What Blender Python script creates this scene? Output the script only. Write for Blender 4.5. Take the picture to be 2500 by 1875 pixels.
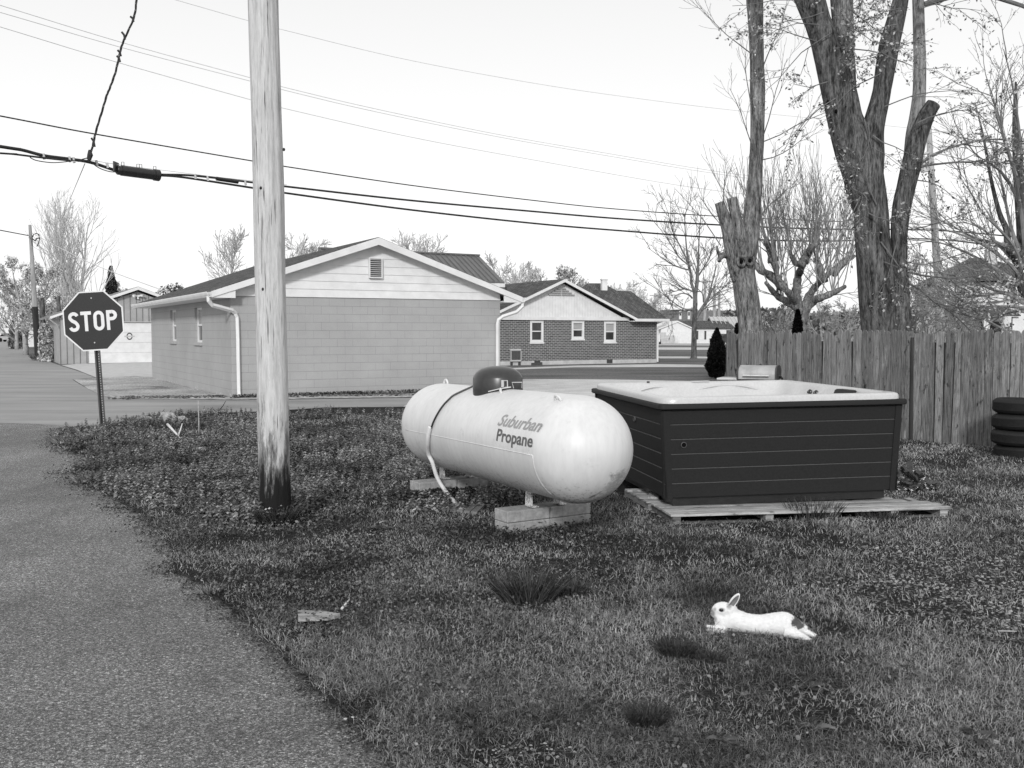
import bpy, bmesh, math, random
import numpy as np
from mathutils import Vector, Matrix, noise as mnoise

for _o in list(bpy.data.objects):
    bpy.data.objects.remove(_o)
SC = bpy.context.scene
COL = SC.collection
R = math.radians

# ------------------------------------------------------------------ camera
CAM_H = 1.62
PITCH = 3.0
F = 2420.0                      # focal length in pixels of the 2500 x 1875 photograph
cd = bpy.data.cameras.new('camera')
cam = bpy.data.objects.new('camera', cd)
COL.objects.link(cam)
cam.location = (0, 0, CAM_H)
cam.rotation_euler = (R(90 - PITCH), 0, 0)
cd.sensor_width = 36
cd.lens = F / 2500 * 36
cd.clip_start = 0.05
cd.clip_end = 3000
SC.camera = cam

# ------------------------------------------------------------------ sky, sun, exposure
SUN_EL, SUN_AZ = 24.0, 187.0    # azimuth clockwise from +Y (camera direction): behind, to the right
w = bpy.data.worlds.new('World')
SC.world = w
w.use_nodes = True
nt = w.node_tree
for n in list(nt.nodes):
    nt.nodes.remove(n)
sky = nt.nodes.new('ShaderNodeTexSky')
sky.sky_type = 'NISHITA'
sky.sun_disc = False
sky.sun_elevation = R(SUN_EL)
sky.sun_rotation = R(SUN_AZ)
sky.dust_density = 4.0
sky.air_density = 1.0
bw = nt.nodes.new('ShaderNodeRGBToBW')          # the photograph is black and white
mx = nt.nodes.new('ShaderNodeMath'); mx.operation = 'POWER'; mx.inputs[1].default_value = 0.12
ml = nt.nodes.new('ShaderNodeMath'); ml.operation = 'MULTIPLY'; ml.inputs[1].default_value = 4.15
bg = nt.nodes.new('ShaderNodeBackground')
bg.inputs['Strength'].default_value = 0.13
out = nt.nodes.new('ShaderNodeOutputWorld')
nt.links.new(sky.outputs[0], bw.inputs[0])
nt.links.new(bw.outputs[0], mx.inputs[0])
nt.links.new(mx.outputs[0], ml.inputs[0])
# brighter haze towards the horizon
gtc = nt.nodes.new('ShaderNodeTexCoord'); gsx = nt.nodes.new('ShaderNodeSeparateXYZ')
gm_ = nt.nodes.new('ShaderNodeMapRange'); gm_.inputs['From Min'].default_value = 0.0; gm_.inputs['From Max'].default_value = 0.40
gm_.inputs['To Min'].default_value = 1.12; gm_.inputs['To Max'].default_value = 0.84
gmul = nt.nodes.new('ShaderNodeMath'); gmul.operation = 'MULTIPLY'
nt.links.new(gtc.outputs['Generated'], gsx.inputs[0]); nt.links.new(gsx.outputs['Z'], gm_.inputs['Value'])
nt.links.new(ml.outputs[0], gmul.inputs[0]); nt.links.new(gm_.outputs[0], gmul.inputs[1])
nt.links.new(gmul.outputs[0], bg.inputs[0])
nt.links.new(bg.outputs[0], out.inputs[0])
sd = bpy.data.lights.new('sun', 'SUN')
sd.energy = 1.35
sd.angle = R(7)
sd.color = (1, 1, 1)
sun = bpy.data.objects.new('sun', sd)
COL.objects.link(sun)
_az = R(SUN_AZ); _el = R(SUN_EL)
sdir = Vector((math.sin(_az) * math.cos(_el), math.cos(_az) * math.cos(_el), math.sin(_el)))
sun.rotation_euler = sdir.to_track_quat('Z', 'Y').to_euler()
sun.location = sdir * 40
SC.view_settings.view_transform = 'Standard'
SC.view_settings.look = 'None'
SC.view_settings.exposure = 0.74
SC.view_settings.gamma = 1.0
SC.cycles.max_bounces = 6
SC.cycles.diffuse_bounces = 3
SC.cycles.glossy_bounces = 2
SC.cycles.transparent_max_bounces = 4

# ------------------------------------------------------------------ pixel -> place helpers (photograph pixels)
_cp, _sp = math.cos(R(PITCH)), math.sin(R(PITCH))
def ray(px, py):
    a = (px - 1250) / F; b = (py - 937.5) / F
    return Vector((a, _cp - b * _sp, -_sp - b * _cp))
def at(px, py, Y):
    d = ray(px, py)
    return Vector((0, 0, CAM_H)) + d * (Y / d.y)
def grd(px, py, z=0.0):
    d = ray(px, py)
    return Vector((0, 0, CAM_H)) + d * ((z - CAM_H) / d.z)

# ------------------------------------------------------------------ mesh collector
class MB:
    def __init__(s):
        s.v = []; s.f = []; s.mi = []; s.cur = 0
    def add(s, vs, fs):
        o = len(s.v)
        s.v += [tuple(p) for p in vs]
        s.f += [tuple(i + o for i in q) for q in fs]
        s.mi += [s.cur] * len(fs)
        return s
    def box(s, x0, x1, y0, y1, z0, z1, M=None):
        vs = [Vector(p) for p in ((x0,y0,z0),(x1,y0,z0),(x1,y1,z0),(x0,y1,z0),(x0,y0,z1),(x1,y0,z1),(x1,y1,z1),(x0,y1,z1))]
        if M is not None:
            vs = [M @ p for p in vs]
        return s.add(vs, [(0,3,2,1),(4,5,6,7),(0,1,5,4),(1,2,6,5),(2,3,7,6),(3,0,4,7)])
    def bbox(s, x0, x1, y0, y1, z0, z1, b=0.01, M=None):
        """box with chamfered edges"""
        vs = []; fs = []
        def P(x, y, z): vs.append(Vector((x, y, z))); return len(vs) - 1
        X = (x0, x1); Yy = (y0, y1); Z = (z0, z1)
        idx = {}
        for i in (0,1):
            for j in (0,1):
                for k in (0,1):
                    sx = 1 if i == 0 else -1; sy = 1 if j == 0 else -1; sz = 1 if k == 0 else -1
                    idx[i,j,k,0] = P(X[i], Yy[j] + sy*b, Z[k] + sz*b)
                    idx[i,j,k,1] = P(X[i] + sx*b, Yy[j], Z[k] + sz*b)
                    idx[i,j,k,2] = P(X[i] + sx*b, Yy[j] + sy*b, Z[k])
        def q(*a): fs.append(tuple(idx[t] for t in a))
        for i in (0,1): q((i,0,0,0),(i,1,0,0),(i,1,1,0),(i,0,1,0))
        for j in (0,1): q((0,j,0,1),(1,j,0,1),(1,j,1,1),(0,j,1,1))
        for k in (0,1): q((0,0,k,2),(1,0,k,2),(1,1,k,2),(0,1,k,2))
        for j in (0,1):
            for k in (0,1): q((0,j,k,1),(1,j,k,1),(1,j,k,2),(0,j,k,2))
        for i in (0,1):
            for k in (0,1): q((i,0,k,0),(i,1,k,0),(i,1,k,2),(i,0,k,2))
        for i in (0,1):
            for j in (0,1): q((i,j,0,0),(i,j,1,0),(i,j,1,1),(i,j,0,1))
        for i in (0,1):
            for j in (0,1):
                for k in (0,1): q((i,j,k,0),(i,j,k,1),(i,j,k,2))
        if M is not None:
            vs = [M @ p for p in vs]
        return s.add(vs, fs)
    def prism(s, poly, axis_vec):
        """poly: list of 3D points, extruded by axis_vec"""
        n = len(poly); a = Vector(axis_vec)
        vs = [Vector(p) for p in poly] + [Vector(p) + a for p in poly]
        fs = [tuple(range(n))[::-1], tuple(range(n, 2*n))]
        for i in range(n):
            j = (i+1) % n
            fs.append((i, j, j+n, i+n))
        return s.add(vs, fs)
    def tube(s, pts, rad, n=6, cap=True):
        pts = [Vector(p) for p in pts]
        m = len(pts)
        if not hasattr(rad, '__len__'): rad = [rad] * m
        vs = []; fs = []
        t = (pts[1] - pts[0]).normalized()
        ref = Vector((0,0,1)) if abs(t.z) < 0.9 else Vector((1,0,0))
        a = t.cross(ref).normalized()
        cs = [(math.cos(2*math.pi*k/n), math.sin(2*math.pi*k/n)) for k in range(n)]
        for i in range(m):
            if i == 0: t = pts[1] - pts[0]
            elif i == m-1: t = pts[-1] - pts[-2]
            else: t = pts[i+1] - pts[i-1]
            if t.length < 1e-9: t = Vector((0,0,1))
            t = t.normalized()
            a = a - t * a.dot(t)
            if a.length < 1e-6:
                a = t.cross(Vector((0.3,0.5,0.8)))
            a.normalize()
            b = t.cross(a)
            p = pts[i]; r = rad[i]
            for c, sn in cs:
                vs.append((p.x + r*(a.x*c + b.x*sn), p.y + r*(a.y*c + b.y*sn), p.z + r*(a.z*c + b.z*sn)))
        for i in range(m-1):
            o = i*n
            for k in range(n):
                k2 = (k+1) % n
                fs.append((o+k, o+k2, o+n+k2, o+n+k))
        if cap:
            fs.append(tuple(range(n))[::-1]); fs.append(tuple(range((m-1)*n, m*n)))
        return s.add(vs, fs)
    def lathe(s, prof, n=24, M=None, sx=1.0, sy=1.0):
        """prof: list of (r, z)"""
        vs = []; fs = []
        for r, z in prof:
            for k in range(n):
                a = 2*math.pi*k/n
                vs.append(Vector((r*math.cos(a)*sx, r*math.sin(a)*sy, z)))
        m = len(prof)
        for i in range(m-1):
            for k in range(n):
                k2 = (k+1) % n
                fs.append((i*n+k, i*n+k2, (i+1)*n+k2, (i+1)*n+k))
        fs.append(tuple(range(n))[::-1]); fs.append(tuple(range((m-1)*n, m*n)))
        if M is not None: vs = [M @ p for p in vs]
        return s.add(vs, fs)
    def ellipsoid(s, c, r, nu=16, nv=10, M=None):
        prof = [(math.sin(math.pi*i/nv), -math.cos(math.pi*i/nv)) for i in range(1, nv)]
        vs = []; fs = []
        for q, z in prof:
            for k in range(nu):
                a = 2*math.pi*k/nu
                vs.append(Vector((q*math.cos(a)*r[0], q*math.sin(a)*r[1], z*r[2])))
        o = len(vs); vs.append(Vector((0,0,-r[2]))); vs.append(Vector((0,0,r[2])))
        for i in range(nv-2):
            for k in range(nu):
                k2 = (k+1) % nu
                fs.append((i*nu+k, i*nu+k2, (i+1)*nu+k2, (i+1)*nu+k))
        for k in range(nu):
            k2 = (k+1) % nu
            fs.append((o, k2, k)); fs.append((o+1, (nv-2)*nu+k, (nv-2)*nu+k2))
        if M is not None: vs = [M @ p for p in vs]
        c = Vector(c)
        return s.add([p + c for p in vs], fs)
    def build(s, name, mat, parent=None, world=False, smooth=False, autosmooth=None):
        me = bpy.data.meshes.new(name)
        vs = s.v
        if world and parent is not None:
            inv = parent.matrix_basis.inverted()
            if parent.parent is not None:
                inv = (parent.parent.matrix_basis @ parent.matrix_basis).inverted()
            vs = [tuple(inv @ Vector(p)) for p in vs]
        me.from_pydata(vs, [], s.f)
        mats = mat if isinstance(mat, (list, tuple)) else [mat]
        for m in mats: me.materials.append(m)
        if len(mats) > 1:
            me.polygons.foreach_set('material_index', s.mi)
        bm = bmesh.new(); bm.from_mesh(me)
        bmesh.ops.recalc_face_normals(bm, faces=bm.faces)
        if autosmooth is not None:
            for f_ in bm.faces: f_.smooth = True
            for e_ in bm.edges:
                if len(e_.link_faces) == 2 and e_.calc_face_angle(0) > R(autosmooth): e_.smooth = False
        elif smooth:
            for f_ in bm.faces: f_.smooth = True
        bm.to_mesh(me); bm.free()
        o = bpy.data.objects.new(name, me)
        COL.objects.link(o)
        if parent is not None: o.parent = parent
        return o

def tag(o, label=None, cat=None, group=None, kind=None):
    if label: o['label'] = label
    if cat: o['category'] = cat
    if group: o['group'] = group
    if kind: o['kind'] = kind
    return o
def thing(name, label, cat, loc=(0,0,0), rz=0.0, group=None, ry=0.0, rx=0.0):
    o = bpy.data.objects.new(name, None)
    o.empty_display_size = 0.2
    COL.objects.link(o)
    o.location = loc
    o.rotation_euler = (rx, ry, rz)
    return tag(o, label, cat, group)

def np_mesh(name, V, Fc, mat, nside=3, smooth=False):
    """fast mesh from numpy arrays: V (n,3), Fc (m,nside)"""
    me = bpy.data.meshes.new(name)
    me.vertices.add(len(V)); me.vertices.foreach_set('co', V.astype(np.float32).ravel())
    m = len(Fc)
    me.loops.add(m*nside); me.loops.foreach_set('vertex_index', Fc.astype(np.int32).ravel())
    me.polygons.add(m)
    me.polygons.foreach_set('loop_start', np.arange(0, m*nside, nside, dtype=np.int32))
    me.polygons.foreach_set('loop_total', np.full(m, nside, dtype=np.int32))
    me.update(calc_edges=True)
    me.materials.append(mat)
    o = bpy.data.objects.new(name, me)
    COL.objects.link(o)
    return o

# ------------------------------------------------------------------ materials (everything is grey: black and white film)
def _new(name, rough=0.8, spec=0.3):
    m = bpy.data.materials.new(name); m.use_nodes = True
    t = m.node_tree
    b = t.nodes['Principled BSDF']
    b.inputs['Roughness'].default_value = rough
    b.inputs['Specular IOR Level'].default_value = spec
    return m, t, b
def _g(v): return (v, v, v, 1)
def _coord(t, scale=(1,1,1), kind='Object', rot=(0,0,0)):
    c = t.nodes.new('ShaderNodeTexCoord'); mp = t.nodes.new('ShaderNodeMapping')
    mp.inputs['Scale'].default_value = scale
    mp.inputs['Rotation'].default_value = rot
    t.links.new(c.outputs[kind], mp.inputs[0])
    return mp.outputs[0]
def _noise(t, vec, scale, detail=4, rough=0.6):
    n = t.nodes.new('ShaderNodeTexNoise'); n.inputs['Scale'].default_value = scale
    n.inputs['Detail'].default_value = detail; n.inputs['Roughness'].default_value = rough
    if vec is not None: t.links.new(vec, n.inputs['Vector'])
    return n.outputs['Fac']
def _ramp(t, fac, stops):
    r = t.nodes.new('ShaderNodeValToRGB')
    e = r.color_ramp.elements
    while len(e) < len(stops): e.new(0.5)
    for k, (p, v) in enumerate(stops):
        e[k].position = p; e[k].color = _g(v)
    t.links.new(fac, r.inputs[0])
    return r.outputs[0]
def _mix(t, fac, a, b, mode='MIX'):
    n = t.nodes.new('ShaderNodeMix'); n.data_type = 'RGBA'; n.blend_type = mode
    for sock, val in ((n.inputs[0], fac), (n.inputs[6], a), (n.inputs[7], b)):
        if isinstance(val, (int, float)):
            sock.default_value = val if sock == n.inputs[0] else _g(val)
        else: t.links.new(val, sock)
    return n.outputs[2]
def _bump(t, b, h, strength=0.4, dist=0.01):
    n = t.nodes.new('ShaderNodeBump'); n.inputs['Strength'].default_value = strength
    n.inputs['Distance'].default_value = dist
    t.links.new(h, n.inputs['Height']); t.links.new(n.outputs[0], b.inputs['Normal'])
    return n
def _math(t, op, a, b=None):
    n = t.nodes.new('ShaderNodeMath'); n.operation = op
    for i, val in enumerate((a, b)):
        if val is None: continue
        if isinstance(val, (int, float)): n.inputs[i].default_value = val
        else: t.links.new(val, n.inputs[i])
    return n.outputs[0]

def m_noise(name, lo, hi, scale=8, stretch=(1,1,1), rough=0.8, spec=0.3, bump=0.2, bdist=0.01, detail=5, metal=0, speck=None):
    m, t, b = _new(name, rough, spec)
    v = _coord(t, stretch)
    n = _noise(t, v, scale, detail)
    c = _ramp(t, n, [(0.3, lo), (0.7, hi)])
    if speck:      # (scale, threshold, value)
        n2 = _noise(t, v, speck[0], 2)
        k = _ramp(t, n2, [(speck[1], 0), (speck[1] + 0.03, 1)])
        c = _mix(t, k, c, speck[2])
    t.links.new(c, b.inputs['Base Color'])
    b.inputs['Metallic'].default_value = metal
    if bump: _bump(t, b, n, bump, bdist)
    return m

M = {}
M['white_paint'] = m_noise('white_paint', 0.63, 0.75, 3, rough=0.5, bump=0.05)
M['white_trim'] = m_noise('white_trim', 0.62, 0.74, 2, rough=0.55, bump=0.05)
M['grey_trim'] = m_noise('grey_trim', 0.42, 0.52, 2, rough=0.6)
M['dark_metal'] = m_noise('dark_metal', 0.04, 0.07, 12, rough=0.5, bump=0.1)
M['black_plastic'] = m_noise('black_plastic', 0.012, 0.02, 20, rough=0.35, spec=0.5)
M['cable'] = m_noise('cable', 0.015, 0.035, 6, rough=0.6)
M['wire_thin'] = m_noise('wire_thin', 0.42, 0.55, 6, rough=0.6)
M['hole'] = m_noise('hole', 0.004, 0.008, 5, rough=0.9, spec=0.05)

def m_glass(name, v):
    m, t, b = _new(name, 0.08, 0.6)
    n = _noise(t, _coord(t), 3, 2)
    t.links.new(_ramp(t, n, [(0.35, v), (0.65, v*2.2)]), b.inputs['Base Color'])
    return m
M['glass_dark'] = m_glass('glass_dark', 0.02)
M['blind'] = m_noise('blind', 0.25, 0.42, 2, stretch=(1,1,14), rough=0.4)

def m_asphalt():
    m, t, b = _new('asphalt', 0.72, 0.5)
    v = _coord(t)
    big = _noise(t, v, 0.8, 6)
    c = _ramp(t, big, [(0.3, 0.118), (0.7, 0.175)])
    md = _noise(t, v, 55, 8, 0.85)
    c = _mix(t, 1.0, c, _ramp(t, md, [(0.38, 0.35), (0.5, 0.95), (0.64, 1.75)]), 'MULTIPLY')
    fine = _noise(t, v, 150, 5, 0.9)
    c = _mix(t, 1.0, c, _ramp(t, fine, [(0.42, 0.12), (0.5, 0.85), (0.58, 2.3)]), 'MULTIPLY')
    vo = t.nodes.new('ShaderNodeTexVoronoi'); vo.inputs['Scale'].default_value = 120
    t.links.new(v, vo.inputs['Vector'])
    sc_ = t.nodes.new('ShaderNodeSeparateColor'); t.links.new(vo.outputs['Color'], sc_.inputs[0])
    c = _mix(t, 1.0, c, _ramp(t, sc_.outputs[0], [(0.0, 0.35), (0.45, 0.85), (0.85, 1.35), (1.0, 2.3)]), 'MULTIPLY')
    sp = _ramp(t, _noise(t, v, 95, 2), [(0.69, 0), (0.73, 1)])
    c = _mix(t, sp, c, 0.42)
    # oil and damp stains, paler bands running across
    st_ = _noise(t, _coord(t, (1, 0.35, 1)), 2.6, 5, 0.6)
    c = _mix(t, 1.0, c, _ramp(t, st_, [(0.30, 0.72), (0.45, 1.0), (0.70, 1.12)]), 'MULTIPLY')
    ln_ = _noise(t, _coord(t, (0.12, 1.0, 1), 'Object', (0, 0, 0.0)), 0.55, 3, 0.5)
    c = _mix(t, 1.0, c, _ramp(t, ln_, [(0.42, 0.92), (0.58, 1.18)]), 'MULTIPLY')
    t.links.new(c, b.inputs['Base Color'])
    h = _math(t, 'ADD', _math(t, 'MULTIPLY', vo.outputs['Distance'], 1.2), fine)
    _bump(t, b, h, 0.75, 0.006)
    return m
M['asphalt'] = m_asphalt()
M['street_asphalt'] = m_noise('street_asphalt', 0.20, 0.33, 1.1, stretch=(0.25,1,1), rough=0.8, spec=0.45, bump=0.1, detail=12, speck=(40, 0.66, 0.34))
M['concrete'] = m_noise('concrete', 0.40, 0.56, 3, rough=0.85, bump=0.1, speck=(30, 0.68, 0.3))
def m_gravel(name='gravel_ground', k=1.0):
    m, t, b = _new(name, 0.95, 0.2)
    v = _coord(t)
    c = _ramp(t, _noise(t, v, 0.45, 6, 0.65), [(0.34, 0.13*k), (0.45, 0.36*k), (0.64, 0.52*k)])
    f = _noise(t, v, 16, 8, 0.85)
    c = _mix(t, 1.0, c, _ramp(t, f, [(0.38, 0.35), (0.5, 0.95), (0.62, 1.7)]), 'MULTIPLY')
    t.links.new(c, b.inputs['Base Color']); _bump(t, b, f, 0.8, 0.03)
    return m
M['gravel_ground'] = m_gravel()
M['gravel_pale'] = m_noise('gravel_pale', 0.42, 0.62, 1.2, stretch=(1,1,1), rough=0.95, bump=0.2, detail=12, speck=(18, 0.64, 0.25))
M['pebble_ground'] = m_noise('pebble_ground', 0.10, 0.62, 5, rough=0.95, bump=0.8, bdist=0.03, detail=8)

def m_soil():
    m, t, b = _new('soil', 0.95, 0.1)
    v = _coord(t)
    a = _noise(t, v, 0.35, 4)
    c = _ramp(t, a, [(0.35, 0.018), (0.65, 0.035)])
    f = _noise(t, v, 60, 6, 0.75)
    c = _mix(t, 1.0, c, _ramp(t, f, [(0.35, 0.3), (0.7, 2.2)]), 'MULTIPLY')
    t.links.new(c, b.inputs['Base Color'])
    _bump(t, b, f, 1.0, 0.03)
    return m
M['soil'] = m_soil()
def m_fargrass():
    m, t, b = _new('far_grass', 0.95, 0.1)
    v = _coord(t, (1, 3.0, 1))
    a = _noise(t, v, 0.15, 5)
    c = _ramp(t, a, [(0.35, 0.085), (0.65, 0.17)])
    f = _noise(t, _coord(t), 9, 8, 0.8)
    c = _mix(t, 1.0, c, _ramp(t, f, [(0.3, 0.35), (0.7, 1.8)]), 'MULTIPLY')
    t.links.new(c, b.inputs['Base Color'])
    _bump(t, b, f, 0.8, 0.06)
    return m
M['far_grass'] = m_fargrass()

def m_leaf(name, lo, hi, patch=0.6, rough=0.55, straw=0.0, strawv=0.35, spec=0.35, top=2.2):
    m, t, b = _new(name, rough, spec)
    geo = t.nodes.new('ShaderNodeNewGeometry')
    v = _coord(t)
    n = _noise(t, v, patch, 4, 0.6)
    c = _ramp(t, n, [(0.38, lo), (0.62, hi)])
    rnd = geo.outputs['Random Per Island']
    c = _mix(t, 1.0, c, _ramp(t, rnd, [(0.0, 0.12), (0.35, 0.45), (0.62, 1.0), (0.9, 0.95+(top-0.95)*0.6), (1.0, top)]), 'MULTIPLY')
    if straw > 0:
        k = _ramp(t, _math(t, 'FRACT', _math(t, 'MULTIPLY', rnd, 17.0)), [(1 - straw - 0.01, 0), (1 - straw, 1)])
        k = _mix(t, 1.0, k, _ramp(t, _noise(t, v, 1.3, 3), [(0.42, 0.15), (0.6, 1)]), 'MULTIPLY')
        c = _mix(t, k, c, strawv)
    t.links.new(c, b.inputs['Base Color'])
    tr = t.nodes.new('ShaderNodeBsdfTranslucent')
    ms = t.nodes.new('ShaderNodeMixShader'); ms.inputs[0].default_value = 0.25
    t.links.new(c, tr.inputs[0])
    t.links.new(b.outputs[0], ms.inputs[1]); t.links.new(tr.outputs[0], ms.inputs[2])
    t.links.new(ms.outputs[0], t.nodes['Material Output'].inputs[0])
    return m
M['grass'] = m_leaf('grass', 0.028, 0.34, 0.55, straw=0.32, strawv=0.60, top=2.6)
M['clover'] = m_leaf('clover', 0.05, 0.21, 1.1, rough=0.6, spec=0.2, top=1.8)
M['weed'] = m_leaf('weed', 0.06, 0.32, 0.8, top=2.0)
M['clump'] = m_leaf('clump', 0.045, 0.075, 1.0)
M['thuja'] = m_leaf('thuja', 0.008, 0.02, 2.0, spec=0.1)
M['thuja_far'] = m_leaf('thuja_far', 0.05, 0.12, 2.0)
M['spring_leaf'] = m_leaf('spring_leaf', 0.30, 0.60, 1.0, top=1.4)
M['fluff_leaf'] = m_leaf('fluff_leaf', 0.65, 0.85, 0.5, top=1.15)
M['pale_leaf'] = m_leaf('pale_leaf', 0.22, 0.42, 0.5)
M['wood_leaf'] = m_leaf('wood_leaf', 0.12, 0.26, 0.1)
M['dry_leaf'] = m_leaf('dry_leaf', 0.10, 0.20, 1.0, straw=0.25, strawv=0.34, top=1.5)

def m_bark(name, lo, hi, scale=9, bump=0.9, st=(1,1,0.13)):
    m, t, b = _new(name, 0.95, 0.1)
    v = _coord(t, st)
    n1 = _noise(t, v, scale*2.6, 9, 0.72)
    n2 = _noise(t, _coord(t, (1,1,0.24)), scale*6.5, 6, 0.7)
    f = _math(t, 'ADD', _math(t, 'MULTIPLY', n1, 0.62), _math(t, 'MULTIPLY', n2, 0.38))
    c = _ramp(t, f, [(0.40, lo*0.25), (0.47, lo), (0.60, hi), (0.70, hi*1.5)])
    big = _noise(t, _coord(t), 1.3, 4)
    c = _mix(t, 1.0, c, _ramp(t, big, [(0.3, 0.75), (0.7, 1.3)]), 'MULTIPLY')
    t.links.new(c, b.inputs['Base Color'])
    _bump(t, b, f, bump, 0.06)
    return m
M['bark_dark'] = m_bark('bark_dark', 0.065, 0.19, 6)
M['bark_mid'] = m_bark('bark_mid', 0.12, 0.34, 7)
M['bark_pale'] = m_bark('bark_pale', 0.20, 0.36, 7, 0.5)
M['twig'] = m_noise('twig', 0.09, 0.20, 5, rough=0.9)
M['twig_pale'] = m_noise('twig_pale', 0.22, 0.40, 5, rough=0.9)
M['twig_far'] = m_noise('twig_far', 0.36, 0.55, 5, rough=0.9)  # paler than near twigs: washed-out distant light put into the colour
M['cut_wood'] = m_noise('cut_wood', 0.25, 0.45, 30, rough=0.9)

def m_pole():
    m, t, b = _new('weathered_pole', 0.9, 0.15)
    v = _coord(t, (1, 1, 0.07))
    g = _noise(t, v, 48, 9, 0.8)
    c = _ramp(t, g, [(0.28, 0.30), (0.44, 0.44), (0.60, 0.60)])
    cr = _noise(t, _coord(t, (1, 1, 0.035)), 60, 3, 0.6)
    c = _mix(t, _ramp(t, cr, [(0.30, 1), (0.36, 0)]), c, 0.10)
    st = _noise(t, _coord(t, (1, 1, 0.35)), 7, 6, 0.7)
    c = _mix(t, _ramp(t, st, [(0.60, 0), (0.74, 0.6)]), c, 0.14)
    # creosote-dark foot and peeling transition (real colour of the wood)
    sx = t.nodes.new('ShaderNodeSeparateXYZ'); tc = t.nodes.new('ShaderNodeTexCoord')
    t.links.new(tc.outputs['Object'], sx.inputs[0])
    z = sx.outputs['Z']
    wob = _noise(t, _coord(t, (1, 1, 0.16)), 16, 7, 0.75)
    zz = _math(t, 'ADD', z, _math(t, 'MULTIPLY', _math(t, 'SUBTRACT', wob, 0.5), -2.4))
    k0 = _ramp(t, _math(t, 'MULTIPLY', _math(t, 'ADD', z, _math(t, 'MULTIPLY', _math(t, 'SUBTRACT', wob, 0.5), -3.6)), 0.5), [(0.26, 0.75), (0.44, 0.0)])
    c = _mix(t, k0, c, 0.10)
    k = _ramp(t, _math(t, 'MULTIPLY', zz, 0.5), [(0.13, 1), (0.26, 0.0)])
    c = _mix(t, k, c, 0.03)
    k2 = _ramp(t, _math(t, 'ADD', z, _math(t, 'MULTIPLY', _math(t, 'SUBTRACT', wob, 0.5), -0.7)), [(0.28, 1), (0.52, 0)])
    c = _mix(t, k2, c, 0.014)
    t.links.new(c, b.inputs['Base Color'])
    _bump(t, b, _math(t, 'ADD', g, _ramp(t, cr, [(0.3, 0), (0.38, 1)])), 0.7, 0.008)
    return m
M['pole'] = m_pole()
M['pole_far'] = m_noise('pole_far', 0.20, 0.42, 10, stretch=(1,1,0.1), rough=0.9)
M['creosote'] = m_noise('creosote', 0.015, 0.045, 10, stretch=(1,1,0.1), rough=0.9)

def m_plank(name, lo, hi, axis=2, knot=True, dark=0.3, rnd=0.5):
    """weathered board; each board shifted through the grain by its own random number"""
    m, t, b = _new(name, 0.92, 0.12)
    oi = t.nodes.new('ShaderNodeObjectInfo'); geo = t.nodes.new('ShaderNodeNewGeometry')
    tc = t.nodes.new('ShaderNodeTexCoord'); cx = t.nodes.new('ShaderNodeCombineXYZ')
    for k_ in range(3): t.links.new(_math(t, 'MULTIPLY', oi.outputs['Random'], (37.0, 53.0, 91.0)[k_]), cx.inputs[k_])
    av = t.nodes.new('ShaderNodeVectorMath'); av.operation = 'ADD'; t.links.new(tc.outputs['Object'], av.inputs[0]); t.links.new(cx.outputs[0], av.inputs[1])
    def cd_(scale):
        mp = t.nodes.new('ShaderNodeMapping'); mp.inputs['Scale'].default_value = scale; t.links.new(av.outputs[0], mp.inputs[0]); return mp.outputs[0]
    st = [1, 1, 1]; st[axis] = 0.05
    g = _noise(t, cd_(tuple(st)), 60, 8, 0.8)
    c = _ramp(t, g, [(0.36, lo*0.7), (0.62, hi*1.1)])
    rr = _math(t, 'FRACT', _math(t, 'ADD', oi.outputs['Random'], geo.outputs['Random Per Island']))
    c = _mix(t, 1.0, c, _ramp(t, rr, [(0, 1 - rnd), (1, 1 + rnd)]), 'MULTIPLY')
    s2 = [1, 1, 1]; s2[axis] = 0.5
    kn = _noise(t, cd_(tuple(s2)), 12, 4, 0.6)
    c = _mix(t, _ramp(t, kn, [(0.60, 0), (0.70, dark)]), c, lo * 0.3)
    s3 = [1, 1, 1]; s3[axis] = 0.25
    lt = _noise(t, cd_(tuple(s3)), 9, 6, 0.75)
    c = _mix(t, _ramp(t, lt, [(0.56, 0), (0.68, 0.65)]), c, min(0.6, hi * 1.5))
    t.links.new(c, b.inputs['Base Color'])
    _bump(t, b, g, 0.6, 0.004)
    return m
M['picket'] = m_plank('picket', 0.07, 0.26, 2, dark=0.95, rnd=0.32)
M['deck_board'] = m_plank('deck_board', 0.15, 0.46, 0, dark=0.9, rnd=0.25)
M['deck_under'] = m_plank('deck_under', 0.12, 0.30, 0)

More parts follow.
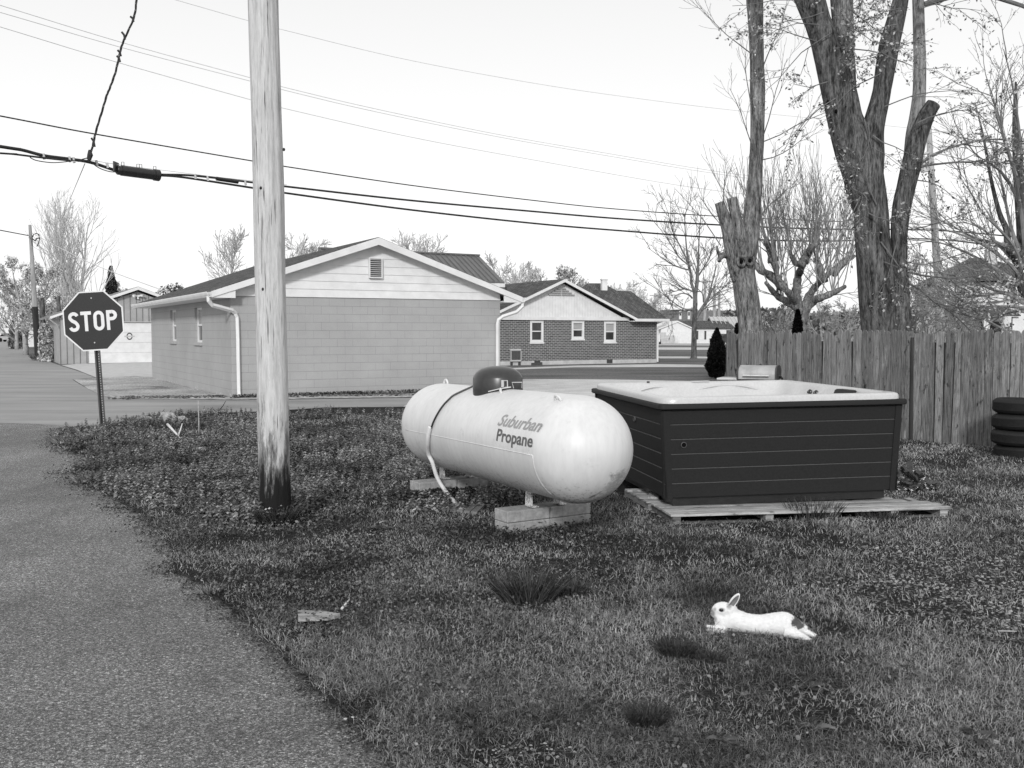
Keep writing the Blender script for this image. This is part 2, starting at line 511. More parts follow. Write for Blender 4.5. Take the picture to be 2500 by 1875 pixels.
def m_masonry(name, face, mortar, bw_, bh, ms, rough=0.85, vary=0.0, bump=0.35, vec_sum=True, fine=0.06):
    """running-bond masonry; works on both axis-aligned wall directions of a local frame (u = x + y, v = z)"""
    m, t, b = _new(name, rough, 0.2)
    tc = t.nodes.new('ShaderNodeTexCoord'); sx = t.nodes.new('ShaderNodeSeparateXYZ')
    t.links.new(tc.outputs['Object'], sx.inputs[0])
    cb = t.nodes.new('ShaderNodeCombineXYZ')
    t.links.new(_math(t, 'ADD', sx.outputs['X'], sx.outputs['Y']), cb.inputs[0]); t.links.new(sx.outputs['Z'], cb.inputs[1])
    br = t.nodes.new('ShaderNodeTexBrick')
    br.inputs['Scale'].default_value = 1.0
    br.inputs['Brick Width'].default_value = bw_; br.inputs['Row Height'].default_value = bh
    br.inputs['Mortar Size'].default_value = ms; br.inputs['Mortar Smooth'].default_value = 0.3
    br.inputs['Bias'].default_value = 0
    br.inputs['Color1'].default_value = _g(face * (1 - vary)); br.inputs['Color2'].default_value = _g(face * (1 + vary))
    br.inputs['Mortar'].default_value = _g(mortar)
    t.links.new(cb.outputs[0], br.inputs['Vector'])
    n = _noise(t, _coord(t), 1.1, 6, 0.6)
    c = _mix(t, 1.0, br.outputs['Color'], _ramp(t, n, [(0.3, 1 - fine*2), (0.7, 1 + fine)]), 'MULTIPLY')
    n2 = _noise(t, _coord(t), 55, 3)
    c = _mix(t, 1.0, c, _ramp(t, n2, [(0.3, 0.88), (0.7, 1.12)]), 'MULTIPLY')
    t.links.new(c, b.inputs['Base Color'])
    h = _math(t, 'ADD', _math(t, 'MULTIPLY', br.outputs['Fac'], -1.0), _math(t, 'MULTIPLY', n2, 0.3))
    _bump(t, b, h, bump, 0.01)
    return m
def m_blockwall():
    m, t, b = _new('block_wall', 0.75, 0.25)
    tc = t.nodes.new('ShaderNodeTexCoord'); sx = t.nodes.new('ShaderNodeSeparateXYZ'); t.links.new(tc.outputs['Object'], sx.inputs[0])
    cb = t.nodes.new('ShaderNodeCombineXYZ')
    t.links.new(_math(t, 'ADD', sx.outputs['X'], sx.outputs['Y']), cb.inputs[0]); t.links.new(sx.outputs['Z'], cb.inputs[1])
    def brick(wd, ms):
        br = t.nodes.new('ShaderNodeTexBrick'); br.inputs['Scale'].default_value = 1.0
        br.inputs['Brick Width'].default_value = wd; br.inputs['Row Height'].default_value = 0.2075
        br.inputs['Mortar Size'].default_value = ms; br.inputs['Mortar Smooth'].default_value = 0.2
        t.links.new(cb.outputs[0], br.inputs['Vector']); return br.outputs['Fac']
    hz_ = brick(1000.0, 0.0045); al = brick(0.4146, 0.0038)
    n = _noise(t, _coord(t), 0.9, 7, 0.65)
    c = _ramp(t, n, [(0.3, 0.325), (0.7, 0.39)])
    fade = _ramp(t, _noise(t, _coord(t), 1.6, 3), [(0.36, 0.35), (0.60, 1.0)])
    c = _mix(t, _math(t, 'MULTIPLY', al, _math(t, 'MULTIPLY', fade, 0.85)), c, 0.20)
    c = _mix(t, _math(t, 'MULTIPLY', hz_, _ramp(t, n, [(0.3,0.25),(0.6,0.6)])), c, 0.20)
    n2 = _noise(t, _coord(t), 60, 4, 0.7)
    c = _mix(t, 1.0, c, _ramp(t, n2, [(0.3, 0.85), (0.7, 1.12)]), 'MULTIPLY')
    chip = _ramp(t, _math(t, 'ADD', _noise(t, _coord(t), 9, 5, 0.7), _ramp(t, sx.outputs['Z'], [(0.02, 0.13), (0.3, 0.0)])), [(0.72, 0), (0.74, 1)])
    c = _mix(t, chip, c, 0.62)
    t.links.new(c, b.inputs['Base Color'])
    _bump(t, b, _math(t, 'SUBTRACT', _math(t, 'MULTIPLY', n2, 0.35), hz_), 0.35, 0.008)
    return m
M['block_wall'] = m_blockwall()
M['brick_wall'] = m_masonry('brick_wall', 0.085, 0.42, 0.24, 0.085, 0.010, vary=0.3, bump=0.2)
M['far_brick'] = m_masonry('far_brick', 0.14, 0.30, 0.3, 0.1, 0.01, vary=0.2, bump=0.1)

def m_shingle(name, lo, hi):
    m, t, b = _new(name, 0.95, 0.1)
    br = t.nodes.new('ShaderNodeTexBrick')
    tc = t.nodes.new('ShaderNodeTexCoord')
    br.inputs['Scale'].default_value = 1.0
    br.inputs['Brick Width'].default_value = 0.30; br.inputs['Row Height'].default_value = 0.14
    br.inputs['Mortar Size'].default_value = 0.012
    br.inputs['Color1'].default_value = _g(lo); br.inputs['Color2'].default_value = _g(hi); br.inputs['Mortar'].default_value = _g(lo*0.35)
    rot = t.nodes.new('ShaderNodeMapping'); rot.inputs['Rotation'].default_value = (0, 0, R(90))
    t.links.new(tc.outputs['Object'], rot.inputs[0]); t.links.new(rot.outputs[0], br.inputs['Vector'])
    n = _noise(t, _coord(t), 14, 6, 0.75)
    c = _mix(t, 1.0, br.outputs['Color'], _ramp(t, n, [(0.3, 0.55), (0.7, 1.5)]), 'MULTIPLY')
    t.links.new(c, b.inputs['Base Color'])
    _bump(t, b, n, 0.6, 0.02)
    return m
M['shingle'] = m_shingle('shingle', 0.07, 0.13)
M['metal_roof'] = m_noise('metal_roof', 0.10, 0.14, 2, rough=0.45, spec=0.5, bump=0.02)
M['siding_metal'] = m_noise('siding_metal', 0.30, 0.38, 2, rough=0.6)
M['concrete_block'] = m_noise('concrete_block', 0.22, 0.40, 22, rough=0.95, bump=0.5, bdist=0.005, speck=(70, 0.66, 0.16), detail=8)
M['stone'] = m_noise('stone', 0.20, 0.48, 9, rough=0.95, bump=0.6)
M['pebble'] = m_leaf('pebble', 0.14, 0.30, 2.0, rough=0.9, spec=0.1)
M['rubber'] = m_noise('rubber', 0.010, 0.018, 40, rough=0.75, spec=0.3)
# ================================================================== THE GROUND
rng = random.Random(7)
def poly_sheet(name, pts, z, mat, thick=0.0):
    """flat polygon sheet, pts = world (x, y)"""
    me = bpy.data.meshes.new(name)
    bm = bmesh.new()
    vs = [bm.verts.new((p[0], p[1], z)) for p in pts]
    f = bm.faces.new(vs)
    bm.normal_update()
    if f.normal.z < 0: bmesh.ops.reverse_faces(bm, faces=[f])
    bmesh.ops.triangulate(bm, faces=bm.faces[:])
    bm.to_mesh(me); bm.free()
    me.materials.append(mat)
    o = bpy.data.objects.new(name, me); COL.objects.link(o)
    o['kind'] = 'structure'
    return o
def gp(*pts): return [tuple(grd(x, y)[:2]) for x, y in pts]

# near lawn edge along the asphalt (photograph pixels -> ground)
edge_px = [(262,1040),(215,1043),(160,1047),(138,1062),(143,1085),(150,1098),(205,1112),(228,1130),(188,1146),(170,1158),(196,1178),(232,1196),(290,1222),(318,1240),
           (345,1256),(368,1282),(392,1300),(412,1330),(424,1352),(421,1390),(440,1408),(500,1434),(520,1458),(556,1486),(580,1512),(616,1530),(642,1558),
           (672,1586),(700,1620),(734,1648),(762,1684),(798,1714),(830,1750),(866,1782),(905,1822),(950,1875),(1010,1950),(1100,2080)]
def jag(pts, amp, sub=5, seed=1):
    r_ = random.Random(seed); outp = []
    for i in range(len(pts)-1):
        a, b_ = pts[i], pts[i+1]
        for k in range(sub):
            t_ = k/sub
            sc = amp * (a[1]-810)/400
            outp.append((a[0]+(b_[0]-a[0])*t_ + r_.uniform(-sc, sc), a[1]+(b_[1]-a[1])*t_ + r_.uniform(-sc, sc)*0.4))
    outp.append(pts[-1]); return outp
edge = gp(*jag(edge_px, 4.5, 5, 3))

base = poly_sheet('ground', [(-900,-60),(900,-60),(900,1500),(-900,1500)], 0.0, M['far_grass'])
# the lawn's own soil, a little proud of the road
street_near = [(262,1040),(372,1015),(635,1007),(800,997),(979,995.5)]
sn = gp(*jag(street_near, 1.5, 6, 8))
sn_far = [tuple((grd(979,995.5) + Vector((0.879,0.477,0))*k)[:2]) for k in (0.6, 1.2, 2.0, 2.5)]
lawn_poly = edge[::-1] + sn[1:] + sn_far + gp((1340,985),(1500,972),(1700,960)) + [(9.5,16.4),(26,16.5),(26,-3)]
lawn_soil = poly_sheet('lawn_ground', lawn_poly, 0.022, M['soil'])
# asphalt road: everything left of the lawn, and the side street running to the right
e_ = Vector((0.879, 0.477)); n_ = Vector((-0.477, 0.879))
street_far = [(1030,969),(1000,971.5),(575,978),(420,976),(282,974),(250,968),(215,950),(190,936),(177,927)]
road_poly = edge[::-1] + sn[1:] + sn_far[:3] + gp(*street_far) + gp((232,922),(187,905),(150,894),(120,883),(92,878),(70,868),(58,856),(66,846),(60,838),(35,828),(8,820),(-14,816)) + gp((-120,815),(-900,840)) + [(-22,12),(-14,-4),(6,-4)]
poly_sheet('road', road_poly, 0.004, M['asphalt'])
poly_sheet('side_street', gp(*jag([(-260,1040),(0,1034),(90,1036),(150,1040)], 1.0, 8, 5)) + gp((215,1042),(262,1040)) + sn[1:] + sn_far[:3] + gp(*street_far) + gp((232,922),(187,905),(150,894),(120,883),(92,878),(70,868),(58,856),(66,846),(60,838),(35,828),(8,820),(-14,816)) + gp((-120,815),(-900,840)), 0.0065, M['street_asphalt'])
poly_sheet('apron', gp((150,892),(187,903),(234,922),(379,922),(460,900),(377,884.6),(212,887)), 0.0105, M['concrete'])
# gravel lot between the street and the block building, and beyond its right end
poly_sheet('gravel_lot', gp((179,927),(235,923),(330,919),(379,922),(470,948),(568,975),(440,977),(282,974),(250,968),(215,950)), 0.012, M['gravel_ground'])
poly_sheet('gravel_strip', gp(*jag([(282,974.5),(240,962),(290,966),(420,968),(575,972.5),(1010,962),(1030,969.5),(1000,971),(575,977.2),(420,976),(282,974.5)], 1.6, 10, 17)), 0.016, M['pebble_ground'])
poly_sheet('gravel_drive', gp((1034,967),(1150,955),(1236,942),(1262,926),(1500,927),(1742,932),(1800,938),(1840,950),(1720,962),(1500,975),(1340,988),(1200,1000),(1080,1000),(980,996)), 0.010, M['gravel_pale'])
poly_sheet('path', gp((1240,899),(1400,893),(1607,889),(1730,891),(1760,895),(1760,897),(1607,896.5),(1400,897),(1240,903)), 0.006, M['gravel_pale'])
poly_sheet('sidewalk', gp((1598,870.2),(1770,871),(1900,872),(1900,876),(1770,875.2),(1612,875)), 0.006, M['concrete'])
poly_sheet('far_road', gp((1500,848),(1900,848.6),(2400,849),(2400,855),(1900,854.6),(1500,853.6)), 0.006, M['concrete'])
poly_sheet('far_sidewalk', gp((1560,840),(1770,841),(1770,843.6),(1560,842.6)), 0.006, M['concrete'])

# wooded hills along the horizon
def hill(name, x0, x1, y, h, seed, mat):
    r_ = np.random.RandomState(seed)
    nx = 160; ny = 14
    X = np.linspace(x0, x1, nx)
    V = []; Fc = []
    prof = [mnoise.noise(Vector((x*0.012, seed, 0)))*0.35 + mnoise.noise(Vector((x*0.05, seed, 3)))*0.16 for x in X]
    for j in range(ny):
        v = j/(ny-1)
        for i, x in enumerate(X):
            hh = h*(1+prof[i])*math.sin(v*math.pi/2) - 0.5
            V.append((x, y + v*60, hh + r_.uniform(-0.25, 0.25)*(1 if v > 0.1 else 0)))
    for j in range(ny-1):
        for i in range(nx-1):
            a = j*nx+i
            Fc.append((a, a+1, a+nx+1, a+nx))
    o = np_mesh(name, np.array(V), np.array(Fc), mat, 4)
    o['kind'] = 'structure'
    return o
M['hill'] = m_noise('hill', 0.10, 0.24, 0.5, rough=1.0, bump=0.0, detail=8)
hill('hills', -40, 340, 260, 8.2, 4, M['hill'])

# ================================================================== BUILDINGS
EA = math.atan2(0.477, 0.879)        # the street grid's angle
def wall_open(mb, o, u, nrm, W, z0, z1, ops, reveal=0.12):
    """wall face from point o along unit u, height z0..z1, openings (a,b,c,d), with reveals going inwards"""
    o = Vector(o); u = Vector(u); nrm = Vector(nrm)
    xs = sorted({0, W} | {a for a,_,_,_ in ops} | {b for _,b,_,_ in ops})
    zs = sorted({z0, z1} | {c for _,_,c,_ in ops} | {d for _,_,_,d in ops})
    P = lambda a, z, dp=0: o + u*a + Vector((0,0,z)) - nrm*dp
    for i in range(len(xs)-1):
        for j in range(len(zs)-1):
            cx, cz = (xs[i]+xs[i+1])/2, (zs[j]+zs[j+1])/2
            if any(a < cx < b and c < cz < d for a,b,c,d in ops): continue
            mb.add([P(xs[i],zs[j]),P(xs[i+1],zs[j]),P(xs[i+1],zs[j+1]),P(xs[i],zs[j+1])], [(0,1,2,3)])
    for a,b,c,d in ops:
        for q in (((a,c),(b,c)),((b,c),(b,d)),((b,d),(a,d)),((a,d),(a,c))):
            mb.add([P(*q[0]),P(*q[1]),P(*q[1],reveal),P(*q[0],reveal)], [(0,1,2,3)])
def frameM(o, u, nrm):
    """local frame: x along u, y = inwards (-nrm), z up"""
    u = Vector(u).normalized(); nn = -Vector(nrm).normalized()
    m = Matrix.Identity(4)
    m.col[0][:3] = u; m.col[1][:3] = nn; m.col[2][:3] = (0,0,1); m.col[3][:3] = o
    return m
def add_window(parent, o, u, nrm, a, b, c, d, inset=0.06, fw=0.05, sill=True, glass='glass_dark', upper=None, trim='white_trim', sillmat=None, proud=0.0):
    Mx = frameM(o, u, nrm)
    f = MB(); y0 = inset - 0.02 - proud; y1 = inset + 0.05
    f.box(a, a+fw, y0, y1, c, d, Mx); f.box(b-fw, b, y0, y1, c, d, Mx)
    f.box(a+fw, b-fw, y0, y1, d-fw, d, Mx); f.box(a+fw, b-fw, y0, y1, c, c+fw, Mx)
    mid = (c+d)/2
    f.box(a+fw, b-fw, y0+0.006, y1-0.004, mid-0.025, mid+0.025, Mx)
    fo = f.build('window', M[trim], parent)
    p = MB(); p.box(a+fw*0.6, b-fw*0.6, inset+0.02, inset+0.03, c+fw*0.6, mid-0.02, Mx)
    p.build('pane', M[glass], fo)
    p = MB(); p.box(a+fw*0.6, b-fw*0.6, inset+0.012, inset+0.022, mid+0.02, d-fw*0.6, Mx)
    p.build('pane', M[upper or glass], fo)
    if sill:
        s_ = MB(); s_.bbox(a-0.03, b+0.03, -0.05, inset, c-0.09, c-0.002, 0.008, Mx)
        s_.build('sill', M[sillmat or trim], fo)
    return fo
def gable_roof(parent, W, y0, y1, ov, zs, slope, mat, th=0.07, name='roof', soffit='white_trim'):
    """two slabs, ridge along local y at x=W/2"""
    mb = MB()
    zr = zs + slope*(W/2+ov)
    for sgn in (0, 1):
        xe = -ov if sgn == 0 else W+ov
        mb.prism([(xe,y0,zs),(W/2,y0,zr),(W/2,y0,zr+th),(xe,y0,zs+th)], (0,y1-y0,0))
    r_ = mb.build(name, M[mat], parent)
    sf = MB()
    for sgn in (0, 1):
        xe = -ov+0.02 if sgn == 0 else W+ov-0.02
        s2 = 0.02*slope
        sf.prism([(xe,y0+0.02,zs+s2-0.03),(W/2,y0+0.02,zr-0.03),(W/2,y0+0.02,zr-0.004),(xe,y0+0.02,zs+s2-0.004)], (0,y1-y0-0.04,0))
    sf.build('soffit', M[soffit], r_)
    return r_, zr
def rake(parent, W, y, ov, zs, slope, zr, wd=0.18, th=0.03, mat='white_trim', name='fascia'):
    mb = MB()
    for sgn in (0, 1):
        xe = -ov if sgn == 0 else W+ov
        mb.prism([(xe,y-th,zs-wd+0.10),(W/2,y-th,zr-wd+0.06),(W/2,y-th,zr+0.055),(xe,y-th,zs+0.055)], (0,th,0))
    return mb.build(name, M[mat], parent)
def lap_gable(parent, W, z0, zr, slope, y=0.0, n=7, name='gable_siding', mat='white_paint', board=0.215, zt=None):
    """horizontal lapped boards filling the triangle"""
    mb = MB()
    def half(z): return max(0.0, (zr - z)/slope)
    z = z0; k = 0
    while z < zr-0.02:
        z1 = min(z+board, zr-0.004)
        a0 = min(W/2, half(z)); a1 = min(W/2, half(z1))
        mb.add([(W/2-a0,y-0.030,z),(W/2+a0,y-0.030,z),(W/2+a1,y-0.012,z1),(W/2-a1,y-0.012,z1),
                (W/2-a0,y,z),(W/2+a0,y,z),(W/2+a1,y,z1),(W/2-a1,y,z1)],
               [(0,1,2,3),(0,4,5,1),(7,6,5,4),(1,5,6,2),(0,3,7,4),(3,2,6,7)])
        z = z1
    return mb.build(name, M[mat], parent)
def downspout(parent, pts, wd=0.075, name='downspout', mat='white_trim'):
    mb = MB(); mb.tube(pts, wd*0.62, 4)
    return mb.build(name, M[mat], parent)

# ---- block building
C0 = grd(566, 972.5)
BW_, BD, BH = 7.42, 12.3, 2.50
bb = thing('block_building', 'low painted concrete block building with white lapped gable and dark shingle roof by the street', 'building', C0, EA)
def uv_left(px):   # distance back along the left wall for a photograph column
    X, Y = C0.x, C0.y; u = (px-1250)/F/(_cp)*1.0
    return (X - u*Y)/(0.477 + u*0.879)
def zleft(px, py):
    t_ = uv_left(px); Y = C0.y + 0.879*t_
    return at(px, py, Y).z
wins = []
for (xa, xb, yt, yb) in ((418.7,432.5,757,833),(478,495.6,750.5,836)):
    t0, t1 = uv_left(xb), uv_left(xa)
    wins.append((t0, t1, zleft((xa+xb)/2, yb), zleft((xa+xb)/2, yt)))
mb = MB()
wall_open(mb, (0,0,0), (1,0,0), (0,-1,0), BW_, 0, BH, [])
wall_open(mb, (0,0,0), (0,1,0), (-1,0,0), BD, 0, BH, wins, 0.14)
wall_open(mb, (BW_,0,0), (0,1,0), (1,0,0), BD, 0, BH, [])
wall_open(mb, (0,BD,0), (1,0,0), (0,1,0), BW_, 0, BH, [])
mb.build('wall', M['block_wall'], bb)
for (a,b,c,d) in wins:
    add_window(bb, (0,0,0), (0,1,0), (-1,0,0), a, b, c, d, inset=0.09, fw=0.06, sillmat='block_wall', upper='blind')
ROV, RSL = 0.52, 0.345
rf, zr = gable_roof(bb, BW_, -0.34, BD+0.3, ROV, BH+0.035, RSL, 'shingle')
rake(bb, BW_, -0.34, ROV, BH+0.035, RSL, zr, wd=0.19)
zr_s = zr - 0.035
lap_gable(bb, BW_, BH+0.002, BH+RSL*(BW_/2)+0.20, RSL*1.0, 0.0, board=0.205)
# triangular backing and a trim strip
mb = MB(); mb.prism([(0,0.01,BH),(BW_,0.01,BH),(BW_/2,0.01,BH+RSL*BW_/2+0.17)], (0,0.1,0)); mb.build('gable_board', M['white_paint'], bb)
v = MB()
vx, vz = 3.72, 3.05
v.box(vx-0.155, vx+0.155, -0.075, -0.045, vz, vz+0.47); bk = v.build('vent', M['black_plastic'], bb)
v = MB()
for k in range(9):
    z_ = vz+0.02+k*0.052
    v.add([(vx-0.15,-0.105,z_),(vx+0.15,-0.105,z_),(vx+0.15,-0.080,z_+0.014),(vx-0.15,-0.080,z_+0.014),(vx-0.15,-0.105,z_+0.008),(vx+0.15,-0.105,z_+0.008),(vx+0.15,-0.080,z_+0.022),(vx-0.15,-0.080,z_+0.022)],
          [(0,1,2,3),(4,7,6,5),(0,4,5,1),(0,3,7,4),(1,5,6,2),(3,2,6,7)])
v.build('slat', M['grey_trim'], bk)
v = MB(); 
v.box(vx-0.18, vx-0.155, -0.115, -0.03, vz-0.03, vz+0.5); v.box(vx+0.155, vx+0.18, -0.115, -0.03, vz-0.03, vz+0.5)
v.box(vx-0.155, vx+0.155, -0.113, -0.03, vz-0.03, vz-0.001); v.box(vx-0.155, vx+0.155, -0.113, -0.03, vz+0.471, vz+0.5)
v.build('frame', M['white_paint'], bk)
# boxed eave returns and soffits, gutters
for sgn, nm in ((0,'left'),(1,'right')):
    xe = -ROV if sgn == 0 else BW_
    e1 = MB()
    x0, x1 = (-ROV, 0.0) if sgn == 0 else (BW_, BW_+ROV)
    x0 += 0.012; x1 -= 0.012
    e1.box(x0, x1, -0.335, BD+0.28, BH-0.05, BH-0.02)
    if sgn == 0: tri = [(x0,-0.34,BH-0.06),(x1+0.06,-0.34,BH-0.06),(x1+0.06,-0.34,BH+RSL*0.52),(x0,-0.34,BH+0.03)]
    else: tri = [(x1,-0.34,BH-0.06),(x0-0.06,-0.34,BH-0.06),(x0-0.06,-0.34,BH+RSL*0.52),(x1,-0.34,BH+0.03)]
    e1.prism(tri, (0,0.03,0))
    e1.build('eave', M['white_trim'], bb)
    g = MB()
    gx = -ROV-0.002 if sgn == 0 else BW_+ROV+0.002
    s_ = -1 if sgn == 0 else 1
    prof = [(0,0.10),(0,-0.02),(s_*0.06,-0.03),(s_*0.10,0.03),(s_*0.115,0.075),(s_*0.115,0.10),(s_*0.105,0.10),(s_*0.1,0.04),(s_*0.055,-0.015),(s_*0.01,-0.01),(s_*0.01,0.10)]
    g.prism([(gx+px_, -0.36, BH-0.02+pz_) for px_, pz_ in prof], (0, BD+0.62, 0))
    g.build('gutter', M['white_trim'], bb)
downspout(bb, [(-ROV-0.05,-0.28,BH-0.02),(-ROV-0.05,-0.29,BH-0.14),(-ROV+0.04,-0.26,BH-0.24),(0.02,-0.12,BH-0.36),(0.10,-0.07,BH-0.42),(0.15,-0.055,BH-0.52),(0.16,-0.055,1.4),(0.16,-0.055,0.95),(0.165,-0.055,0.18),(0.17,-0.075,0.05)], 0.085)
downspout(bb, [(BW_+ROV+0.05,-0.28,BH-0.02),(BW_+ROV+0.05,-0.28,BH-0.16),(BW_+ROV-0.12,-0.24,BH-0.32),(BW_+0.02,-0.13,BH-0.45),(BW_-0.08,-0.07,BH-0.54),(BW_-0.10,-0.055,BH-0.66),(BW_-0.10,-0.055,0.15),(BW_-0.10,-0.08,0.04)], 0.085)

# ---- building with standing-seam metal roof behind
rb = at(779, 607, 46)
mbld = thing('barn', 'building with dark standing seam metal roof rising behind the block building', 'building', (rb.x, rb.y, 0), R(30.5))
zrb = rb.z; Lb = 8.4; dw = 2.55; dz = 1.42
mb = MB()
mb.prism([(0,-dw,zrb-dz),(0,0,zrb),(0,dw,zrb-dz),(0,dw,zrb-dz-0.08),(0,0,zrb-0.09),(0,-dw,zrb-dz-0.08)], (Lb,0,0))
k = 0.0
while k < Lb-0.02:
    for sg in (-1, 1):
        mb.prism([(k,0,zrb),(k+0.035,0,zrb),(k+0.035,0,zrb+0.05),(k,0,zrb+0.05)], (0, sg*dw, -dz))
    k += 0.28
mb.box(-0.02, Lb+0.02, -0.09, 0.09, zrb-0.01, zrb+0.065)
mb.build('roof', M['metal_roof'], mbld)
mb = MB(); mb.box(0.3, Lb-0.3, -dw+0.35, dw-0.35, 0, zrb-dz-0.05); mb.prism([(0.3,-dw+0.35,zrb-dz-0.05),(0.3,dw-0.35,zrb-dz-0.05),(0.3,0,zrb-0.25)], (Lb-0.6,0,0))
mb.build('wall', M['far_brick'], mbld)
mb = MB(); mb.box(Lb-1.2, Lb+0.02, -dw-0.03, -dw+0.0, zrb-dz-0.26, zrb-dz-0.09); mb.box(-0.02, Lb-1.2, -dw-0.02, -dw-0.0, zrb-dz-0.22, zrb-dz-0.09)
mb.build('fascia', M['white_trim'], mbld)

# ---- brick house
Rc = grd(1603, 885.5)
ed = Vector((math.cos(EA), math.sin(EA), 0)); nd = Vector((-math.sin(EA), math.cos(EA), 0))
HW = 10.3                          # front wall length; local x = 0 at the hidden left end
hb0 = Rc - ed*HW
hb = thing('brick_house', 'low dark brick house with white board gable and three windows, past the block building', 'house', hb0, EA)
HH = 2.22
def hx(px):    # local x on the front wall for a photograph column
    u = (px-1250)/F/_cp
    s_ = (Rc.x - u*Rc.y)/(ed.x - u*ed.y)
    return HW - s_
def hz(px, py):
    s_ = HW - hx(px); Y = Rc.y - ed.y*s_
    return at(px, py, Y).z
ops = []
for (xa, xb, yt, yb) in ((1294,1326.5,782.5,835),(1395,1425.6,783.5,827),(1474,1503,785,834.5)):
    ops.append((hx(xa), hx(xb), hz((xa+xb)/2, yb), min(HH-0.03, hz((xa+xb)/2, yt))))
mb = MB()
wall_open(mb, (0,0,0), (1,0,0), (0,-1,0), HW, 0.2, HH, ops, 0.1)
wall_open(mb, (HW,0,0), (0,1,0), (1,0,0), 6.4, 0.2, HH, [])
wall_open(mb, (0,0,0), (0,1,0), (-1,0,0), 12, 0.2, HH, [])
wall_open(mb, (0,12,0), (1,0,0), (0,1,0), 6.5, 0.2, HH, [])
wall_open(mb, (6.5,6.4,0), (1,0,0), (0,1,0), HW-6.5, 0.2, HH, [])
mb.build('wall', M['brick_wall'], hb)
f = MB(); f.box(-0.02, HW+0.02, -0.02, 6.4, 0, 0.2); fd = f.build('foundation', M['concrete'], hb)
for (xa, xb) in ((1304,1318),(1480.5,1494)):
    v = MB(); v.box(hx(xa), hx(xb), -0.045, -0.02, 0.03, 0.2); v.build('vent', M['dark_metal'], fd)
for (a,b,c,d), gl in zip(ops, ('glass_dark','blind','blind')):
    add_window(hb, (0,0,0), (1,0,0), (0,-1,0), a, b, c, d, inset=0.04, fw=0.11, upper=gl, proud=0.03)
xg = hx(1368)                      # gable apex column
gh = 4.02                          # half width
gz = hz(1368, 686)
gs = (gz - HH - 0.02)/(gh+0.35)
# main gable roof running back
mb = MB()
for sg in (-1, 1):
    mb.prism([(xg+sg*(gh+0.35),-0.4,HH+0.02),(xg,-0.4,gz),(xg,-0.4,gz+0.09),(xg+sg*(gh+0.35),-0.4,HH+0.11)], (0,12.6,0))
mb.build('roof', M['shingle'], hb)
mb = MB()
for sg in (-1, 1):
    mb.prism([(xg+sg*(gh+0.37),-0.44,HH-0.03),(xg,-0.44,gz-0.07),(xg,-0.44,gz+0.075),(xg+sg*(gh+0.37),-0.44,HH+0.1)], (0,0.035,0))
mb.build('fascia', M['white_trim'], hb)
def board_gable(parent, xc, half, z0, zt, y, mat, pitch=0.16):
    mb = MB(); x = -half
    sl = (zt-z0)/half
    while x < half-0.01:
        x1 = min(x+pitch, half)
        h0 = (half-abs(x))*sl; h1 = (half-abs(x1))*sl
        pts = [(xc+x+0.008,y,z0),(xc+x1,y,z0),(xc+x1,y,z0+max(h1,0.001)),(xc+x+0.008,y,z0+max(h0,0.001))]
        mb.prism(pts, (0,-0.02,0))
        x = x1
    mb.prism([(xc-half,y+0.01,z0),(xc+half,y+0.01,z0),(xc,y+0.01,zt)], (0,0.08,0))
    return mb.build('gable_siding', M[mat], parent)
board_gable(hb, xg, gh, HH, HH+gs*gh+0.1, -0.03, 'white_paint')
mb = MB(); mb.box(max(-0.1,xg-gh-0.05), xg+gh+0.1, -0.10, -0.056, HH-0.01, HH+0.16); mb.build('trim_band', M['white_trim'], hb)
v = MB()
for k in range(4):
    hw_ = 0.75*(1-k/4.4); v.box(xg-hw_, xg-0.03, -0.12, -0.055, gz-0.72+k*0.1, gz-0.66+k*0.1); v.box(xg+0.03, xg+hw_, -0.12, -0.055, gz-0.72+k*0.1, gz-0.66+k*0.1)
v.build('gable_vent', M['siding_metal'], hb)
# side wing roof, ridge parallel to the front
wz = at(1539, 714, (Rc + nd*3.0).y).z
x0w = xg
mb = MB()
xA = xg+gh+0.25; xB = xg+max(0.2,(gz-wz)/gs)-0.25; xE = HW+0.42
for (ya, yb_) in ((-0.42, 3.0), (6.7, 3.0)):
    mb.add([(xA,ya,HH+0.015),(xE,ya,HH+0.015),(xE,yb_,wz),(xB,yb_,wz),(xA,ya,HH+0.10),(xE,ya,HH+0.10),(xE,yb_,wz+0.09),(xB,yb_,wz+0.09)], [(0,1,2,3),(7,6,5,4),(0,4,5,1),(1,5,6,2),(2,6,7,3),(3,7,4,0)])
mb.build('roof', M['shingle'], hb)
mb = MB(); mb.prism([(HW-0.02,0,HH),(HW-0.02,6.2,HH),(HW-0.02,3.0,wz-0.05)], (0.02,0,0)); mb.build('gable_siding', M['white_paint'], hb)
mb = MB(); mb.box(xg+gh+0.2, HW+0.44, -0.53, -0.43, HH-0.05, HH+0.09); mb.build('gutter', M['white_trim'], hb)
mb = MB(); mb.box(xg+gh+0.1, HW+0.4, -0.42, 0, HH-0.06, HH-0.02); mb.build('soffit', M['white_trim'], hb)
downspout(hb, [(HW+0.33,-0.48,HH-0.04),(HW+0.3,-0.40,HH-0.2),(HW+0.02,-0.1,HH-0.36),(HW-0.01,-0.07,HH-0.5),(HW-0.01,-0.07,0.05)], 0.10)
mb = MB(); pv = (xg-1.6, 2.8); mb.tube([(pv[0],pv[1],3.2),(pv[0],pv[1],3.95)], 0.06, 8); mb.build('vent_pipe', M['dark_metal'], hb)

M['siding_dark'] = m_noise('siding_dark', 0.14, 0.2, 6, rough=0.6)
